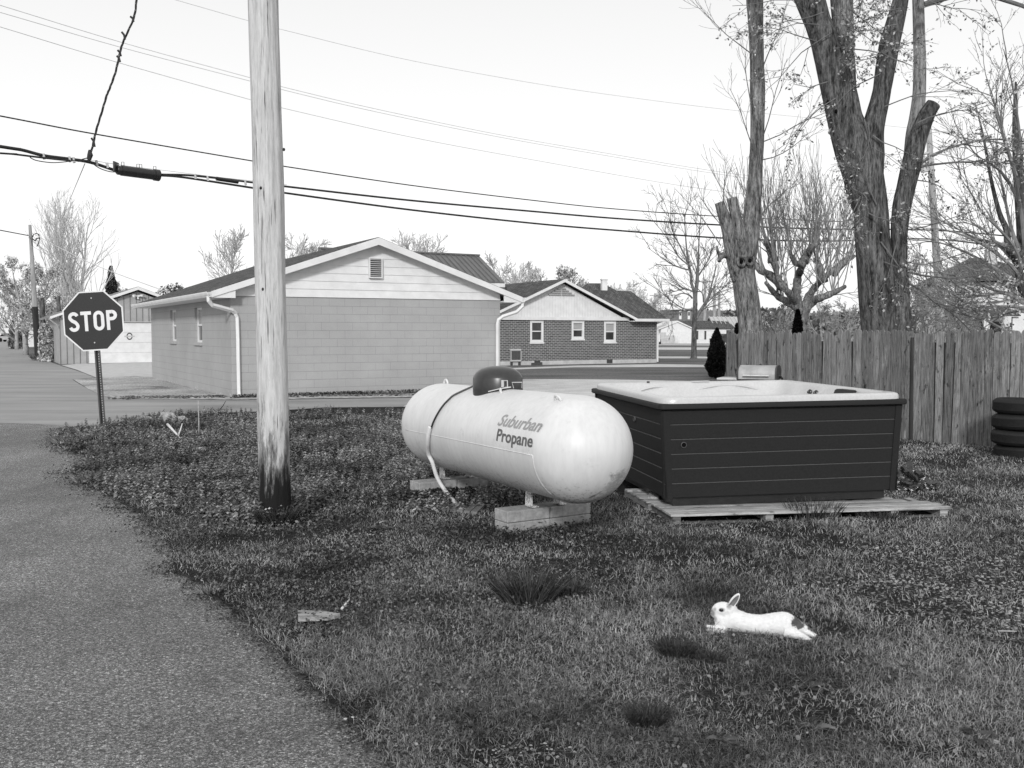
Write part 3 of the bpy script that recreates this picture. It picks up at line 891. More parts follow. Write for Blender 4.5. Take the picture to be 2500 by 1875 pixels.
# air conditioner beside it
ap = grd(1253, 891.5)
ac = thing('air_conditioner', 'square louvred outdoor air conditioner on blocks against the brick house', 'air conditioner', ap, EA)
mb = MB(); mb.bbox(-0.3, 0.3, -0.3, 0.3, 0.18, 0.26, 0.015); mb.bbox(-0.3, 0.3, -0.3, 0.3, 0.70, 0.80, 0.02)
for sx_ in (-1,1):
    for sy_ in (-1,1): mb.box(sx_*0.28-0.02, sx_*0.28+0.02, sy_*0.28-0.02, sy_*0.28+0.02, 0.26, 0.70)
mb.build('casing', M['grey_trim'], ac)
mb = MB()
for k in range(11):
    z_ = 0.28+k*0.04; mb.box(-0.285, 0.285, -0.285, -0.268, z_, z_+0.014); mb.box(-0.285,-0.268,-0.266,0.285,z_,z_+0.014); mb.box(0.268,0.285,-0.266,0.285,z_,z_+0.014)
for k in range(7):
    x_ = -0.24+k*0.08; mb.box(x_-0.004,x_+0.004,-0.290,-0.286,0.26,0.70)
mb.build('louvre', M['siding_dark'], ac)
mb = MB(); mb.box(-0.25,0.25,-0.25,0.25,0.25,0.72); mb.build('coil', M['dark_metal'], ac)
for sx_ in (-1,1):
    mb = MB(); mb.box(sx_*0.22-0.06, sx_*0.22+0.06, -0.25, 0.25, 0, 0.18); mb.build('block', M['dark_metal'], ac)
bx_ = grd(1297, 892.5)
tag(MB().add([(0,0,0),(0.55,0.1,0),(0.55,0.3,0.16),(0,0.3,0.12),(0,0.3,0),(0.55,0.3,0)], [(0,1,2,3),(0,3,4),(1,5,2),(4,3,2,5),(0,4,5,1)]).build('window_well', M['dark_metal']), 'small dark sloped cover on the ground by the brick foundation', 'cover').location = bx_

# ---- house with chimney behind the brick house
hc = at(1456, 712, 76)
ch = thing('house', 'house with hipped roof and square white chimney showing above the brick house roof', 'house', (hc.x, hc.y, 0), R(10))
zp = at(1439, 691.5, 76).z; ze = zp-1.9
mb = MB(); mb.add([(-3.0,-2.6,ze),(3.4,-2.6,ze),(3.4,2.6,ze),(-3.0,2.6,ze),(-0.7,0,zp),(0.5,0,zp)], [(0,1,5,4),(1,2,5),(2,3,4,5),(3,0,4),(0,3,2,1)])
mb.build('roof', M['shingle'], ch)
mb = MB(); mb.box(-2.6,3.0,-2.2,2.2,0,ze-0.003); mb.build('wall', M['white_paint'], ch)
mb = MB(); mb.box(0.05,0.46,-1.5,-1.05,ze,at(1463,685.5,76).z); mb.box(0.0,0.51,-1.55,-1.0,at(1463,685.5,76).z,at(1463,683,76).z); mb.build('chimney', M['white_trim'], ch)

# ---- metal sided garage at the left
Gc = grd(147.5, 889)
gb = thing('garage', 'grey ribbed metal garage with wide white roll-up door and white trimmed gable', 'garage', Gc, EA)
M['grey_seam'] = m_noise('grey_seam', 0.12, 0.18, 3, rough=0.6)
GW, GH, GD = 7.5, 2.32, 9.0
gsl = (at(335, 712, Gc.y+1.75).z - GH)/(GW/2)
door = (1.30, 6.2, 0.0, 2.13)
mb = MB()
wall_open(mb, (0,0,0), (1,0,0), (0,-1,0), GW, 0, GH, [door], 0.12)
mb.add([(0,0,GH),(GW,0,GH),(GW/2,0,GH+gsl*GW/2)], [(0,1,2)])
wall_open(mb, (0,0,0), (0,1,0), (-1,0,0), GD, 0, GH, [])
wall_open(mb, (GW,0,0), (0,1,0), (1,0,0), GD, 0, GH, [])
wall_open(mb, (0,GD,0), (1,0,0), (0,1,0), GW, 0, GH, [])
x = 0.0
while x < GW:
    ztop = GH + gsl*(GW/2-abs(x-GW/2)) - 0.02
    zb = 2.14 if door[0] < x+0.02 and x-0.02 < door[1] else 0.0
    mb.cur = 1; mb.box(x, x+0.035, -0.018, -0.0, zb, max(ztop, zb+0.05)); mb.cur = 0
    x += 0.305
mb.build('wall', [M['siding_metal'], M['grey_seam']], gb)
gr, gzr = gable_roof(gb, GW, -0.3, GD+0.2, 0.45, GH+0.02, gsl, 'metal_roof')
rake(gb, GW, -0.3, 0.45, GH+0.02, gsl, gzr, wd=0.16)
mb = MB()
for k in range(4):
    mb.bbox(door[0]+0.01, door[1]-0.01, 0.06, 0.10, 0.02+k*0.527, 0.02+k*0.527+0.522, 0.008)
dr = mb.build('door', M['white_paint'], gb)
mb = MB(); mb.box(door[0]-0.02, door[1]+0.02, -0.03, -0.0185, 2.131, 2.17); mb.build('door_trim', M['grey_trim'], gb)
# round emblem on the door: block letter O ring with a word band
def gx(px):
    u = (px-1250)/F/_cp
    return -(Gc.x - u*Gc.y)/(0.879 - u*0.477)
ex = gx(319); ez = at(319, 821, Gc.y + 0.477*ex).z
mb = MB()
n = 28
for k in range(n):
    a0 = 2*math.pi*k/n; a1 = 2*math.pi*(k+1)/n
    mb.prism([(ex+0.15*math.cos(a0),0.058,ez+0.19*math.sin(a0)),(ex+0.15*math.cos(a1),0.058,ez+0.19*math.sin(a1)),(ex+0.10*math.cos(a1),0.058,ez+0.13*math.sin(a1)),(ex+0.10*math.cos(a0),0.058,ez+0.13*math.sin(a0))], (0,-0.004,0))
em = mb.build('emblem', M['dark_metal'], dr)
mb = MB()
mb.box(ex-0.25, ex+0.25, 0.048, 0.0535, ez-0.035, ez+0.035)
mb.build('emblem_word', M['grey_trim'], em)
# security lamp
lx, lz = gx(340), at(340, 724, Gc.y+1.8).z
lp = MB(); lp.tube([(lx,-0.01,lz),(lx,-0.12,lz+0.02)], 0.05, 8)
lp.build('lamp_base', M['white_trim'], gb)
lo = lp
for sg in (-1,1):
    q = MB(); q.tube([(lx,-0.1,lz),(lx+sg*0.16,-0.2,lz+0.05),(lx+sg*0.24,-0.28,lz+0.02)], [0.03,0.055,0.075], 8); q.build('lamp_head', M['white_trim'], gb)
q = MB(); q.tube([(lx,-0.1,lz-0.02),(lx+0.01,-0.14,lz-0.14)], [0.03,0.045], 8); q.build('lamp_sensor', M['white_trim'], gb)
mb = MB(); mb.tube([(-0.45,-0.25,GH+0.0),(-0.42,-0.22,GH-0.1),(-0.1,-0.02,GH-0.35),(-0.04,0.1,GH-0.5)], 0.04, 6); mb.build('downspout', M['grey_trim'], gb)

# ---- shed behind the garage's left
Sc = grd(96, 868)
sh = thing('shed', 'old pale plank shed with bare gable roof, vines on its wall, left of the garage', 'shed', Sc, EA)
mb = MB(); mb.box(0, 4.2, 0, 4, 0, 2.35); mb.prism([(0,0,2.35),(4.2,0,2.35),(2.9,0,3.4)], (0,4,0)); mb.build('wall', M['concrete'], sh)
mb = MB(); mb.prism([(-0.5,-0.3,2.15),(2.9,-0.3,3.5),(4.7,-0.3,2.2),(4.7,-0.3,2.28),(2.9,-0.3,3.58),(-0.5,-0.3,2.24)], (0,4.6,0)); mb.build('roof', M['grey_trim'], sh)
S2 = grd(62, 847)
s2 = thing('shed', 'small white outbuilding far down the road behind the dark utility pole', 'shed', S2, EA)
mb = MB(); mb.box(0, 4.5, 0, 5, 0, 2.3); mb.prism([(0,0,2.3),(4.5,0,2.3),(2.25,0,3.2)], (0,5,0)); mb.build('wall', M['white_paint'], s2)
mb = MB(); mb.prism([(-0.4,-0.3,2.25),(2.25,-0.3,3.3),(4.9,-0.3,2.25),(4.9,-0.3,2.4),(2.25,-0.3,3.42),(-0.4,-0.3,2.4)], (0,5.6,0)); mb.build('roof', M['white_trim'], s2)
mb = MB(); mb.tube([(-0.4,-0.25,2.25),(-0.05,-0.06,1.9),(-0.05,-0.06,0.1)], 0.06, 6); mb.build('downspout', M['white_trim'], s2)

# ---- white house across the far road
WY = 1.62*F/28.3
Wc = at(1613, 838, WY); Wc.z = 0
wh = thing('house', 'white clapboard gabled house across the far road, behind the bare tree', 'house', Wc, R(3))
def wx(px): return (px-1613)/F*WY
def wz_(py): return CAM_H - (py-810)/F*WY
g1, g2 = wx(1690), wz_(801.4)
mb = MB(); mb.box(0, g1, 0, 9, 0, g2-0.1); mb.prism([(0,0,g2-0.1),(g1,0,g2-0.1),(g1*0.53,0,wz_(786))], (0,9,0)); mb.box(g1+0.001, wx(1790), 1.0, 8, 0, wz_(801))
mb.build('wall', M['white_paint'], wh)
pk = wz_(784)
mb = MB(); mb.prism([(-0.3,-0.2,g2-0.15),(g1*0.53,-0.2,pk-0.1),(g1+0.3,-0.2,g2-0.15),(g1+0.3,-0.2,g2+0.0),(g1*0.53,-0.2,pk+0.1),(-0.3,-0.2,g2+0.0)], (0,9.4,0))
mb.cur = 0
mb.build('roof', M['white_trim'], wh)
mb = MB(); mb.prism([(g1*0.53,0.6,wz_(801)),(g1*0.53,4.5,pk),(g1*0.53,8.4,wz_(801)),(g1*0.53,8.4,wz_(800)),(g1*0.53,4.5,pk+0.15),(g1*0.53,0.6,wz_(800))], (wx(1800)-g1*0.53,0,0)); mb.build('roof', M['shingle'], wh)
a, b = wx(1711), wx(1723.5)
add_window(wh, (0,0.99,0), (1,0,0), (0,-1,0), a, b, wz_(828), wz_(808), inset=0.0, fw=0.14, sill=False)
for s_ in (a-0.34, b+0.08):
    q = MB(); q.box(s_, s_+0.26, 0.93, 0.985, wz_(828), wz_(807)); q.build('shutter', M['dark_metal'], wh)
# second house with porch
P2 = at(1752, 838, WY+3); P2.z = 0
ph = thing('house', 'small white house with striped porch roof and dark doorway, just left of the fence end', 'house', P2, 0)
mb = MB(); mb.box(-0.2, 6.5, 1.2, 6, 0, 2.3); mb.build('wall', M['white_paint'], ph)
mb = MB(); mb.prism([(-0.6,-0.6,2.25),(-0.6,3.6,3.7),(-0.6,7,2.25),(-0.6,7,2.4),(-0.6,3.6,3.85),(-0.6,-0.6,2.35)], (8,0,0))
for k in range(14): mb.prism([(-0.6+k*0.6,-0.62,2.36),(-0.6+k*0.6+0.08,-0.62,2.36),(-0.6+k*0.6+0.08,-0.62,2.46),(-0.6+k*0.6,-0.62,2.46)], (0,4.2,1.5))
mb.build('roof', M['grey_trim'], ph)
mb = MB(); mb.box(0.5, 1.5, 1.15, 1.195, 0, 2.05); mb.build('door', M['glass_dark'], ph)
for x_ in (-0.3, 1.9, 4.4):
    mb = MB(); mb.box(x_, x_+0.25, -0.45, -0.2, 0, 2.3); mb.build('post', M['white_trim'], ph)
# plank fence pieces in front of the white house
q = thing('fence', 'short pale board fence standing before the white house gable', 'fence', at(1612, 838, WY-1.2) * Vector((1,1,0)), 0)
mb = MB(); mb.box(0, wx(1627)-0.0, 0, 0.08, 0, wz_(811)); mb.box(wx(1627)+0.01, wx(1648), 0, 0.08, 0, wz_(818))
for k in range(12): mb.box(0.12+k*0.2, 0.15+k*0.2, -0.02, -0.001, 0, wz_(819))
mb.build('board', M['concrete'], q)

# ---- large brick building behind the woods
bY = 190
Bc = at(1600, 838, bY); Bc.z = 0
fb = thing('school_building', 'long dark brick building with pale roof edge beyond the bare tree and the white house', 'building', Bc, 0)
def bx2(px): return (px-1600)/F*bY
def bz2(py): return CAM_H-(py-810)/F*bY
mb = MB(); mb.box(0, bx2(1760), 0, 20, 0, bz2(757)); mb.build('wall', M['far_brick'], fb)
mb = MB(); mb.box(bx2(1630), bx2(1690), -0.5, 20.3, bz2(757)+0.01, bz2(754.5)); mb.build('roof', M['white_trim'], fb)
for xa in (1657, 1678, 1716):
    mb = MB(); mb.box(bx2(xa), bx2(xa+6), -0.15, -0.01, bz2(779), bz2(759)); wn = mb.build('window', M['white_trim'], fb)
    mb = MB(); mb.box(bx2(xa+1), bx2(xa+5), -0.22, -0.16, bz2(770), bz2(767.5)+0.5); mb.build('pane', M['glass_dark'], wn)

# ---- two storey house at the right
hY = 47
Hc = at(2300, 805, hY); Hc.z = 0
th_ = thing('house', 'two storey white house with hipped roof and porch, half hidden by branches', 'house', Hc, R(-14))
def rx2(px): return (px-2300)/F*hY*1.04
def rz2(py): return CAM_H-(py-810)/F*hY
xr = rx2(2560)
mb = MB(); mb.box(0, xr, 0, 8, 0, rz2(690)); mb.build('wall', M['white_paint'], th_)
mb = MB(); zt, zb2 = rz2(617), rz2(688)
mb.add([(-0.5,-0.5,zb2),(xr+0.5,-0.5,zb2),(xr+0.5,8.5,zb2),(-0.5,8.5,zb2),(rx2(2395),4,zt),(rx2(2420),4,zt)], [(0,1,5,4),(1,2,5),(2,3,4,5),(3,0,4),(0,3,2,1)])
mb.build('roof', M['shingle'], th_)
mb = MB(); mb.box(rx2(2419),rx2(2442),2.6,3.2,rz2(660),rz2(599)); mb.build('chimney', M['concrete'], th_)
mb = MB(); mb.add([(0.1,-2.6,rz2(771)),(rx2(2438),-2.6,rz2(771)),(rx2(2438),-0.01,rz2(750)),(0.1,-0.01,rz2(750)),(0.1,-2.6,rz2(774)),(rx2(2438),-2.6,rz2(774)),(rx2(2438),-0.01,rz2(753)),(0.1,-0.01,rz2(753))], [(0,1,2,3),(7,6,5,4),(0,4,5,1),(1,5,6,2),(0,3,7,4)])
mb.build('porch_roof', M['shingle'], th_)
for px_ in (2372, 2430):
    mb = MB(); mb.box(rx2(px_)-0.12, rx2(px_)+0.12, -2.4, -2.16, 0, rz2(775)); mb.build('porch_post', M['white_trim'], th_)
mb = MB(); mb.box(rx2(2384), rx2(2427), -0.06, -0.012, 0, rz2(785)); mb.build('garage_opening', M['dark_metal'], th_)  # flat dark panel, shade inside the open garage painted as colour
for (xa, xb, ya, yb) in ((2336,2350,702,722),(2442,2456,700,742),(2443,2452,786,800)):
    mb = MB(); mb.box(rx2(xa), rx2(xb), -0.05, -0.01, rz2(yb), rz2(ya)); wn = mb.build('window', M['white_trim'], th_)
    mb = MB(); mb.box(rx2(xa+2), rx2(xb-2), -0.08, -0.055, rz2(yb-2), rz2(ya+2)); mb.build('pane', M['glass_dark'], wn)
# ================================================================== NEAR UTILITY POLE
PB = grd(674, 1274)
pole = thing('utility_pole', 'thick weathered wooden utility pole with charred black foot, standing in the near lawn', 'utility pole', PB)
def pole_mesh(mb, base, top, r0, r1, seed, nseg=60, n=40, rough=0.004):
    base = Vector(base); top = Vector(top)
    vs = []; fs = []
    for i in range(nseg+1):
        t_ = i/nseg; c = base.lerp(top, t_); r = r0+(r1-r0)*t_
        c = c + Vector((mnoise.noise(Vector((t_*4, seed, 0)))*0.012, 0, 0))
        for k in range(n):
            a = 2*math.pi*k/n
            d = mnoise.noise(Vector((math.cos(a)*4, math.sin(a)*4, c.z*0.9+seed)))*rough*1.6 + mnoise.noise(Vector((math.cos(a)*14, math.sin(a)*14, c.z*1.2+seed)))*rough
            rr = r*(1+0.0)+d
            vs.append((c.x+rr*math.cos(a), c.y+rr*math.sin(a), c.z))
    for i in range(nseg):
        for k in range(n):
            k2 = (k+1) % n
            fs.append((i*n+k, i*n+k2, (i+1)*n+k2, (i+1)*n+k))
    fs.append(tuple(range(n))[::-1]); fs.append(tuple(range(nseg*n, nseg*n+n)))
    mb.add(vs, fs)
PY = PB.y
ptop = at(643, 0, PY)
pdir = (ptop - PB).normalized()
mb = MB(); pole_mesh(mb, (0,0,-0.1), pdir*8.6, 0.133, 0.112, 2.0, 120, 48, 0.005)
po = mb.build('pole', M['pole'], pole, smooth=True)
# small nails / knot plugs
for (px, py) in ((637,459),(642,706),(693,365)):
    s_ = at(px, py, PY-0.12) - PB
    q = MB(); q.ellipsoid(s_, (0.012,0.012,0.014), 8, 6); q.build('knot', M['creosote'], pole)

# far utility pole at the left
f0 = grd(93, 876)
fp = thing('utility_pole', 'leaning utility pole with black lower half on the verge of the far road', 'utility pole', f0)
ftop = at(73, 549, f0.y) - f0
mb = MB(); mb.tube([(0,0,-0.1), ftop*0.39], [0.185,0.165], 12); mb.build('pole_foot', M['creosote'], fp)
mb = MB(); mb.tube([ftop*0.385, ftop*0.7, ftop], [0.160,0.12,0.085], 12); mb.build('pole', M['pole_far'], fp)
def loc_at(px, py, Y, o): return at(px, py, Y) - o
mb = MB()
mb.tube([loc_at(x_, y_, f0.y-0.2, f0) for x_, y_ in ((78,581),(82,573),(88,570),(95,572),(97,580),(95,592),(90,602))], 0.03, 5)
mb.tube([loc_at(x_, y_, f0.y-0.2, f0) for x_, y_ in ((79,583),(86,588),(90,582),(96,581))], 0.04, 5)
mb.tube([loc_at(x_, y_, f0.y-0.2, f0) for x_, y_ in ((79,578),(78,590),(79,600))], 0.03, 5)
mb.build('wire_coil', M['cable'], fp)

# right utility pole behind the fence
RPY = 37.0
r0 = at(2296, 812, RPY); r0.z = 0
rp = thing('utility_pole', 'pale knotted utility pole standing behind the fence, right of the big maple', 'utility pole', r0)
bpx = 2302
mb = MB(); b0 = at(2297,806,RPY)-r0; t0 = at(2267,310,RPY)-r0
dirp = (t0-b0)
mb.tube([b0 - dirp*0.22, b0, b0+dirp*0.35, b0+dirp*0.7, t0], [0.155,0.15,0.135,0.12,0.10], 14)
mb.build('pole', M['pole_far'], rp, smooth=True)
mb = MB(); a_ = at(2272,372,RPY)-r0
mb.tube([a_, at(2250,378,RPY-0.3)-r0, at(2243,392,RPY-0.4)-r0], 0.05, 6); mb.tube([at(2256,398,RPY-0.3)-r0, at(2258,420,RPY-0.3)-r0], [0.12,0.14], 10)
mb.build('lamp_bracket', M['grey_trim'], rp)

# ---- distant poles near the white house
for px, yt, Y, arm, lab in ((1720,682,150,True,'tall distant utility pole with crossarm, nearest the bare tree'),(1743,698,150,False,'bright distant pole rising right behind the cone shrub'),
                            (1599,716,170,True,'short distant utility pole above the brick house eave'),(1755,714,180,True,'thin distant pole between the bright pole and the cut trunk')):
    b_ = at(px, 815, Y); b_.z = 0
    q = thing('utility_pole', lab, 'utility pole', b_)
    zt = at(px, yt, Y).z
    mm = MB(); mm.tube([(0,0,0),(0,0,zt)], [0.28,0.2], 8); mm.build('pole', M['pole_far'], q)
    if arm:
        mm = MB(); mm.box(-1.0, 1.0, -0.35, -0.25, zt-0.45, zt-0.3); mm.build('crossarm', M['pole_far'], q)

# ================================================================== WIRES
def spline(pts, n=8):
    """Catmull-Rom through 3D points"""
    P = [Vector(p) for p in pts]
    if len(P) == 2: return [P[0].lerp(P[1], k/n) for k in range(n+1)]
    P = [P[0]*2-P[1]] + P + [P[-1]*2-P[-2]]
    outp = []
    for i in range(1, len(P)-2):
        for k in range(n):
            t_ = k/n
            outp.append(0.5*((2*P[i]) + (P[i+1]-P[i-1])*t_ + (2*P[i-1]-5*P[i]+4*P[i+1]-P[i+2])*t_**2 + (-P[i-1]+3*P[i]-3*P[i+1]+P[i+2])*t_**3))
    outp.append(P[-2]); return outp
def wireY(px):        # the line of poles along the side street
    # pole line passes (x=-10.2,y=19.3) and (x=15.6,y=37)
    u = (px-1250)/F/_cp
    return (19.6 + 0.0)/(1 - 0.62*u) if False else 21.0 + (max(-400, min(px, 2600)) / 2290.0) ** 1.0 * 16.0
def wire(name, lab, pts, r, mat='cable', dy=0.0, cat='wire', group=None, ext=True, n=6):
    P = [at(x_, y_, wireY(x_)+dy) for x_, y_ in pts]
    if ext:
        P = [P[0] + (P[0]-P[1]).normalized()*4.0] + P
    q = MB(); q.tube(spline(P, 8), r, n)
    o = q.build(name, M[mat], smooth=True)
    return tag(o, lab, cat, group)
wire('overhead_wire', 'topmost thin overhead wire crossing the sky high behind the pole', [(430,0),(608,51),(700,75),(1000,147),(1333,208),(1600,246),(1808,271),(2100,300),(2270,318)], 0.006, 'wire_thin', 2, ext=True)
wire('overhead_wire', 'thin wire entering the frame highest at its left edge, paired with one just below', [(0,12.7),(299,104),(612,190),(690,212),(900,262),(1200,325),(1469,372),(1775,422),(2050,455),(2272,470)], 0.007, 'wire_thin', 2)
wire('overhead_wire', 'lower of the close pair of thin wires above the block building', [(0,30),(299,116.5),(611,198),(690,219),(900,269),(1200,331),(1469,378),(1775,428),(2050,462),(2274,480)], 0.007, 'wire_thin', 2)
wire('overhead_wire', 'thin wire running below the close pair, above the dark single wire', [(0,65.5),(286,152),(614,244),(700,266),(1000,334),(1300,390),(1695,458),(2000,492),(2275,505)], 0.007, 'wire_thin', 1)
wire('overhead_wire', 'dark single wire just above the thick cables', [(0,283),(234,327.6),(622,394),(700,407),(1000,452),(1300,489),(1500,510),(1752,528),(2000,539),(2278,548)], 0.016, 'cable', 0)
C1 = [(389,426),(475,429),(622,446),(700,455.5),(1000,489),(1300,516),(1500,533),(1753,549),(2000,559),(2280,562),(2500,580)]
wire('overhead_cable', 'upper thick cable running right from the black splice case', C1, 0.028, 'cable', 0, 'cable', ext=False)
wire('overhead_cable', 'lower thick cable running right from the black splice case', [(389,428),(452.6,433.6),(622,459.5),(700,471.6),(1000,512),(1300,545),(1500,562),(1761,581),(2000,588.6),(2280,584),(2500,610)], 0.028, 'cable', 0, 'cable', ext=False)
wire('overhead_cable', 'thick cable coming from the left edge into the black splice case', [(0,357.6),(53,366),(107.6,380),(171,388.5),(221.5,396.6),(287,418)], 0.036, 'cable', 0, 'cable', n=8)
wire('overhead_cable', 'slack lower strand of cable under the thick one at the left edge', [(0,374),(30,376),(79,382),(130,388),(171,392)], 0.022, 'cable', -0.05, 'cable')
wire('loop_wire', 'thin looped wire sagging below the cable left of the clamp', [(73,384.5),(90,392),(126.6,397),(160,395),(185,391)], 0.011, 'cable', -0.1, 'wire', ext=False)
wire('loop_wire', 'thin wire drooping from the clamp to the splice case', [(219,391),(230,402),(246,412),(268,419),(285,420)], 0.011, 'cable', -0.1, 'wire', ext=False)
wire('messenger_wire', 'hair-thin support wire just above the splice case', [(221,391),(310,405),(418,418),(520,431),(620,441.5),(700,451)], 0.006, 'wire_thin', 0, 'wire', ext=False)
# spacers / ties on the cable
_ord = ['leftmost','second','third','fourth','fifth','sixth','seventh','rightmost']
for k, (px, py) in enumerate(((108,382),(171,389),(181,391),(237,398),(263,404),(478,431),(508,436),(600,446))):
    c = at(px, py, wireY(px)-0.03)
    q = MB(); q.tube([c+Vector((-0.02,0,0.06)), c+Vector((0,0,-0.06))], 0.03, 6)
    tag(q.build('cable_tie', M['grey_trim']), _ord[k] + ' of the small light clips wrapped round the thick overhead cable', 'clip', 'light clips on the overhead cable')
# splice case
sa, sb = at(285,415,wireY(285)), at(388,428.5,wireY(388))
spc = thing('splice_case', 'black cylindrical splice case hanging on the thick overhead cable', 'splice case', sa)
d_ = sb-sa
q = MB(); q.tube([d_*0, d_*0.02, d_*0.1, d_*0.101, d_*0.88, d_*0.881, d_], [0.09,0.105,0.105,0.118,0.118,0.135,0.135], 18); q.build('body', M['black_plastic'], spc, autosmooth=40)
for t_ in (0.14, 0.5, 0.56, 0.9):
    q = MB(); c = d_*t_ + Vector((0,0,0.12)); q.tube([c+Vector((-0.03,0,0)),c+Vector((-0.03,0,0.08)),c+Vector((0.03,0,0.08)),c+Vector((0.03,0,0))], 0.008, 5); q.build('bracket', M['dark_metal'], spc)
q = MB(); q.box(-0.03,0.0,-0.14,0.14,-0.06,0.18); q.build('end_bracket', M['dark_metal'], spc)
s2a, s2b = at(528,436,wireY(528)), at(581,444,wireY(581))
q = MB(); q.tube([s2a, s2b], 0.05, 10)
tag(q.build('cable_sleeve', M['black_plastic']), 'small black sleeve on the upper cable just left of the near pole', 'sleeve')
# twisted drop line
DY = wireY(220)
main = [(334,-8),(327.6,41),(304,95),(293,128),(282,177),(268,215),(259.5,237),(245,285),(232.6,327.6),(226,358),(218,392)]
P = spline([at(x_, y_, DY-0.2) for x_, y_ in main], 14)
drop = thing('service_drop', 'twisted service line coming down from the top of the frame to the cable clamp', 'cable', P[-1])
for ph, rr in ((0, 0.013), (2.1, 0.011), (4.2, 0.009)):
    pts = []
    for i, p in enumerate(P):
        a = i*0.27+ph; amp = 0.016*(1 if i < len(P)-10 else 0.3)
        pts.append(p + Vector((math.cos(a)*amp, math.sin(a)*amp, 0)))
    q = MB(); q.tube(pts, rr, 5); q.build('strand', M['cable'], drop, world=True)
for (px, py, l_) in ((303,85,0.10),(293,128,0.08),(291,142,0.08),(229,345,0.12),(324,45,0.07)):
    c = at(px, py, DY-0.25); q = MB(); q.tube([c+Vector((-0.05,0,l_*0.6)), c, c+Vector((0.02,0,-l_))], 0.025, 5); q.build('clip', M['cable'], drop, world=True)
c1 = at(219, 366, DY-0.22); c2 = at(217, 390, DY-0.22)
q = MB(); q.tube([c1, c1.lerp(c2,0.5)+Vector((0.02,0,0)), c2], [0.03,0.065,0.05], 8)
q.tube([c2, at(205,393,DY-0.2), at(190,394,DY-0.2)], 0.012, 5); q.tube([c2+Vector((0,0,0.05)), at(203,388,DY-0.2), at(188,393,DY-0.2)], 0.012, 5)
tag(q.build('cable_clamp', M['cable']), 'dark clamp where the twisted line meets the thick cable', 'clamp')
q = MB(); q.tube([at(207,400,DY), at(182,460,DY+14), at(157,520,DY+28), at(151,535,DY+32)], 0.012, 5)
tag(q.build('overhead_wire', M['wire_thin']), 'thin wire slanting down from the cable clamp toward the bare tree', 'wire')
q = MB(); q.tube(spline([at(-30,556,52), at(0,562,54), at(68.7,575,f0.y-0.2)], 6), 0.03, 5)
tag(q.build('overhead_wire', M['cable']), 'wire joining the leaning pole from the left edge of the frame', 'wire')
q = MB(); q.tube(spline([at(78,568.7,f0.y-0.2), at(177,621,56), at(253,655.5,54), at(401,710,52), at(470,735,51)], 6), 0.022, 5)
tag(q.build('overhead_wire', M['wire_thin']), 'wire sloping from the leaning pole down over the garage', 'wire')

# ================================================================== STOP SIGN
SY = 16.4
sb_ = at(251, 1041, SY); sb_.z = 0
sg = thing('stop_sign', 'leaning octagonal stop sign on a perforated metal post at the lawn corner', 'sign', sb_)
cS = at(228, 783.5, SY); tp = at(226.5, 722, SY); bt = at(251, 1045, SY)
def L(p): return Vector(p) - sb_
up = (at(225,700,SY)-at(251,1040,SY)).normalized()
post_pts = [L(bt)-up*0.25, L(bt), L(tp)]
sc = SY/F
yaw = R(-6)
upv = up; rt = (Vector((math.cos(yaw), math.sin(yaw), 0)) + Vector((0,0,math.sin(R(3.2))))).normalized()
rt = (rt - upv*rt.dot(upv)*0.6).normalized(); nr = rt.cross(upv).normalized()   # towards the camera
if nr.y > 0: nr = -nr
def S(u, v, d=0.0): return L(cS) + rt*u + upv*v + nr*d
rO = 0.525; hs = 0.935
def octa(r, d): return [S(r/math.cos(R(22.5))*math.cos(R(22.5+45*k)), hs*r/math.cos(R(22.5))*math.sin(R(22.5+45*k)), d) for k in range(8)]
q = MB(); q.prism(octa(rO, 0.0), nr*0.004); fc = q.build('sign_plate', M['white_paint'], sg)
M['sign_red'] = m_noise('sign_red', 0.018, 0.028, 60, rough=0.45, spec=0.4, bump=0.02, speck=(160,0.72,0.14))
q = MB(); q.prism(octa(rO-0.024, 0.0045), nr*0.0015); q.build('sign_face', M['sign_red'], fc)
# lettering built of strokes: unit box 0..1 wide, 0..1 tall
def ribbon(pts, wd):
    """polygon strip of constant width through 2D points -> list of quads (2D)"""
    n = len(pts); Ls = []; Rs = []
    for i in range(n):
        a = pts[max(0,i-1)]; b = pts[min(n-1,i+1)]
        dx, dy = b[0]-a[0], b[1]-a[1]; l_ = math.hypot(dx, dy)
        nx_, ny_ = -dy/l_*wd/2, dx/l_*wd/2
        Ls.append((pts[i][0]+nx_, pts[i][1]+ny_)); Rs.append((pts[i][0]-nx_, pts[i][1]-ny_))
    return [(Rs[i], Rs[i+1], Ls[i+1], Ls[i]) for i in range(n-1)]
def arc(cx, cy, rx, ry, a0, a1, n=14): return [(cx+rx*math.cos(R(a0+(a1-a0)*k/n)), cy+ry*math.sin(R(a0+(a1-a0)*k/n))) for k in range(n+1)]
LH = 0.325; LW = 0.187; SWd = 0.056
h_, w_ = LH, LW; s_ = SWd/2
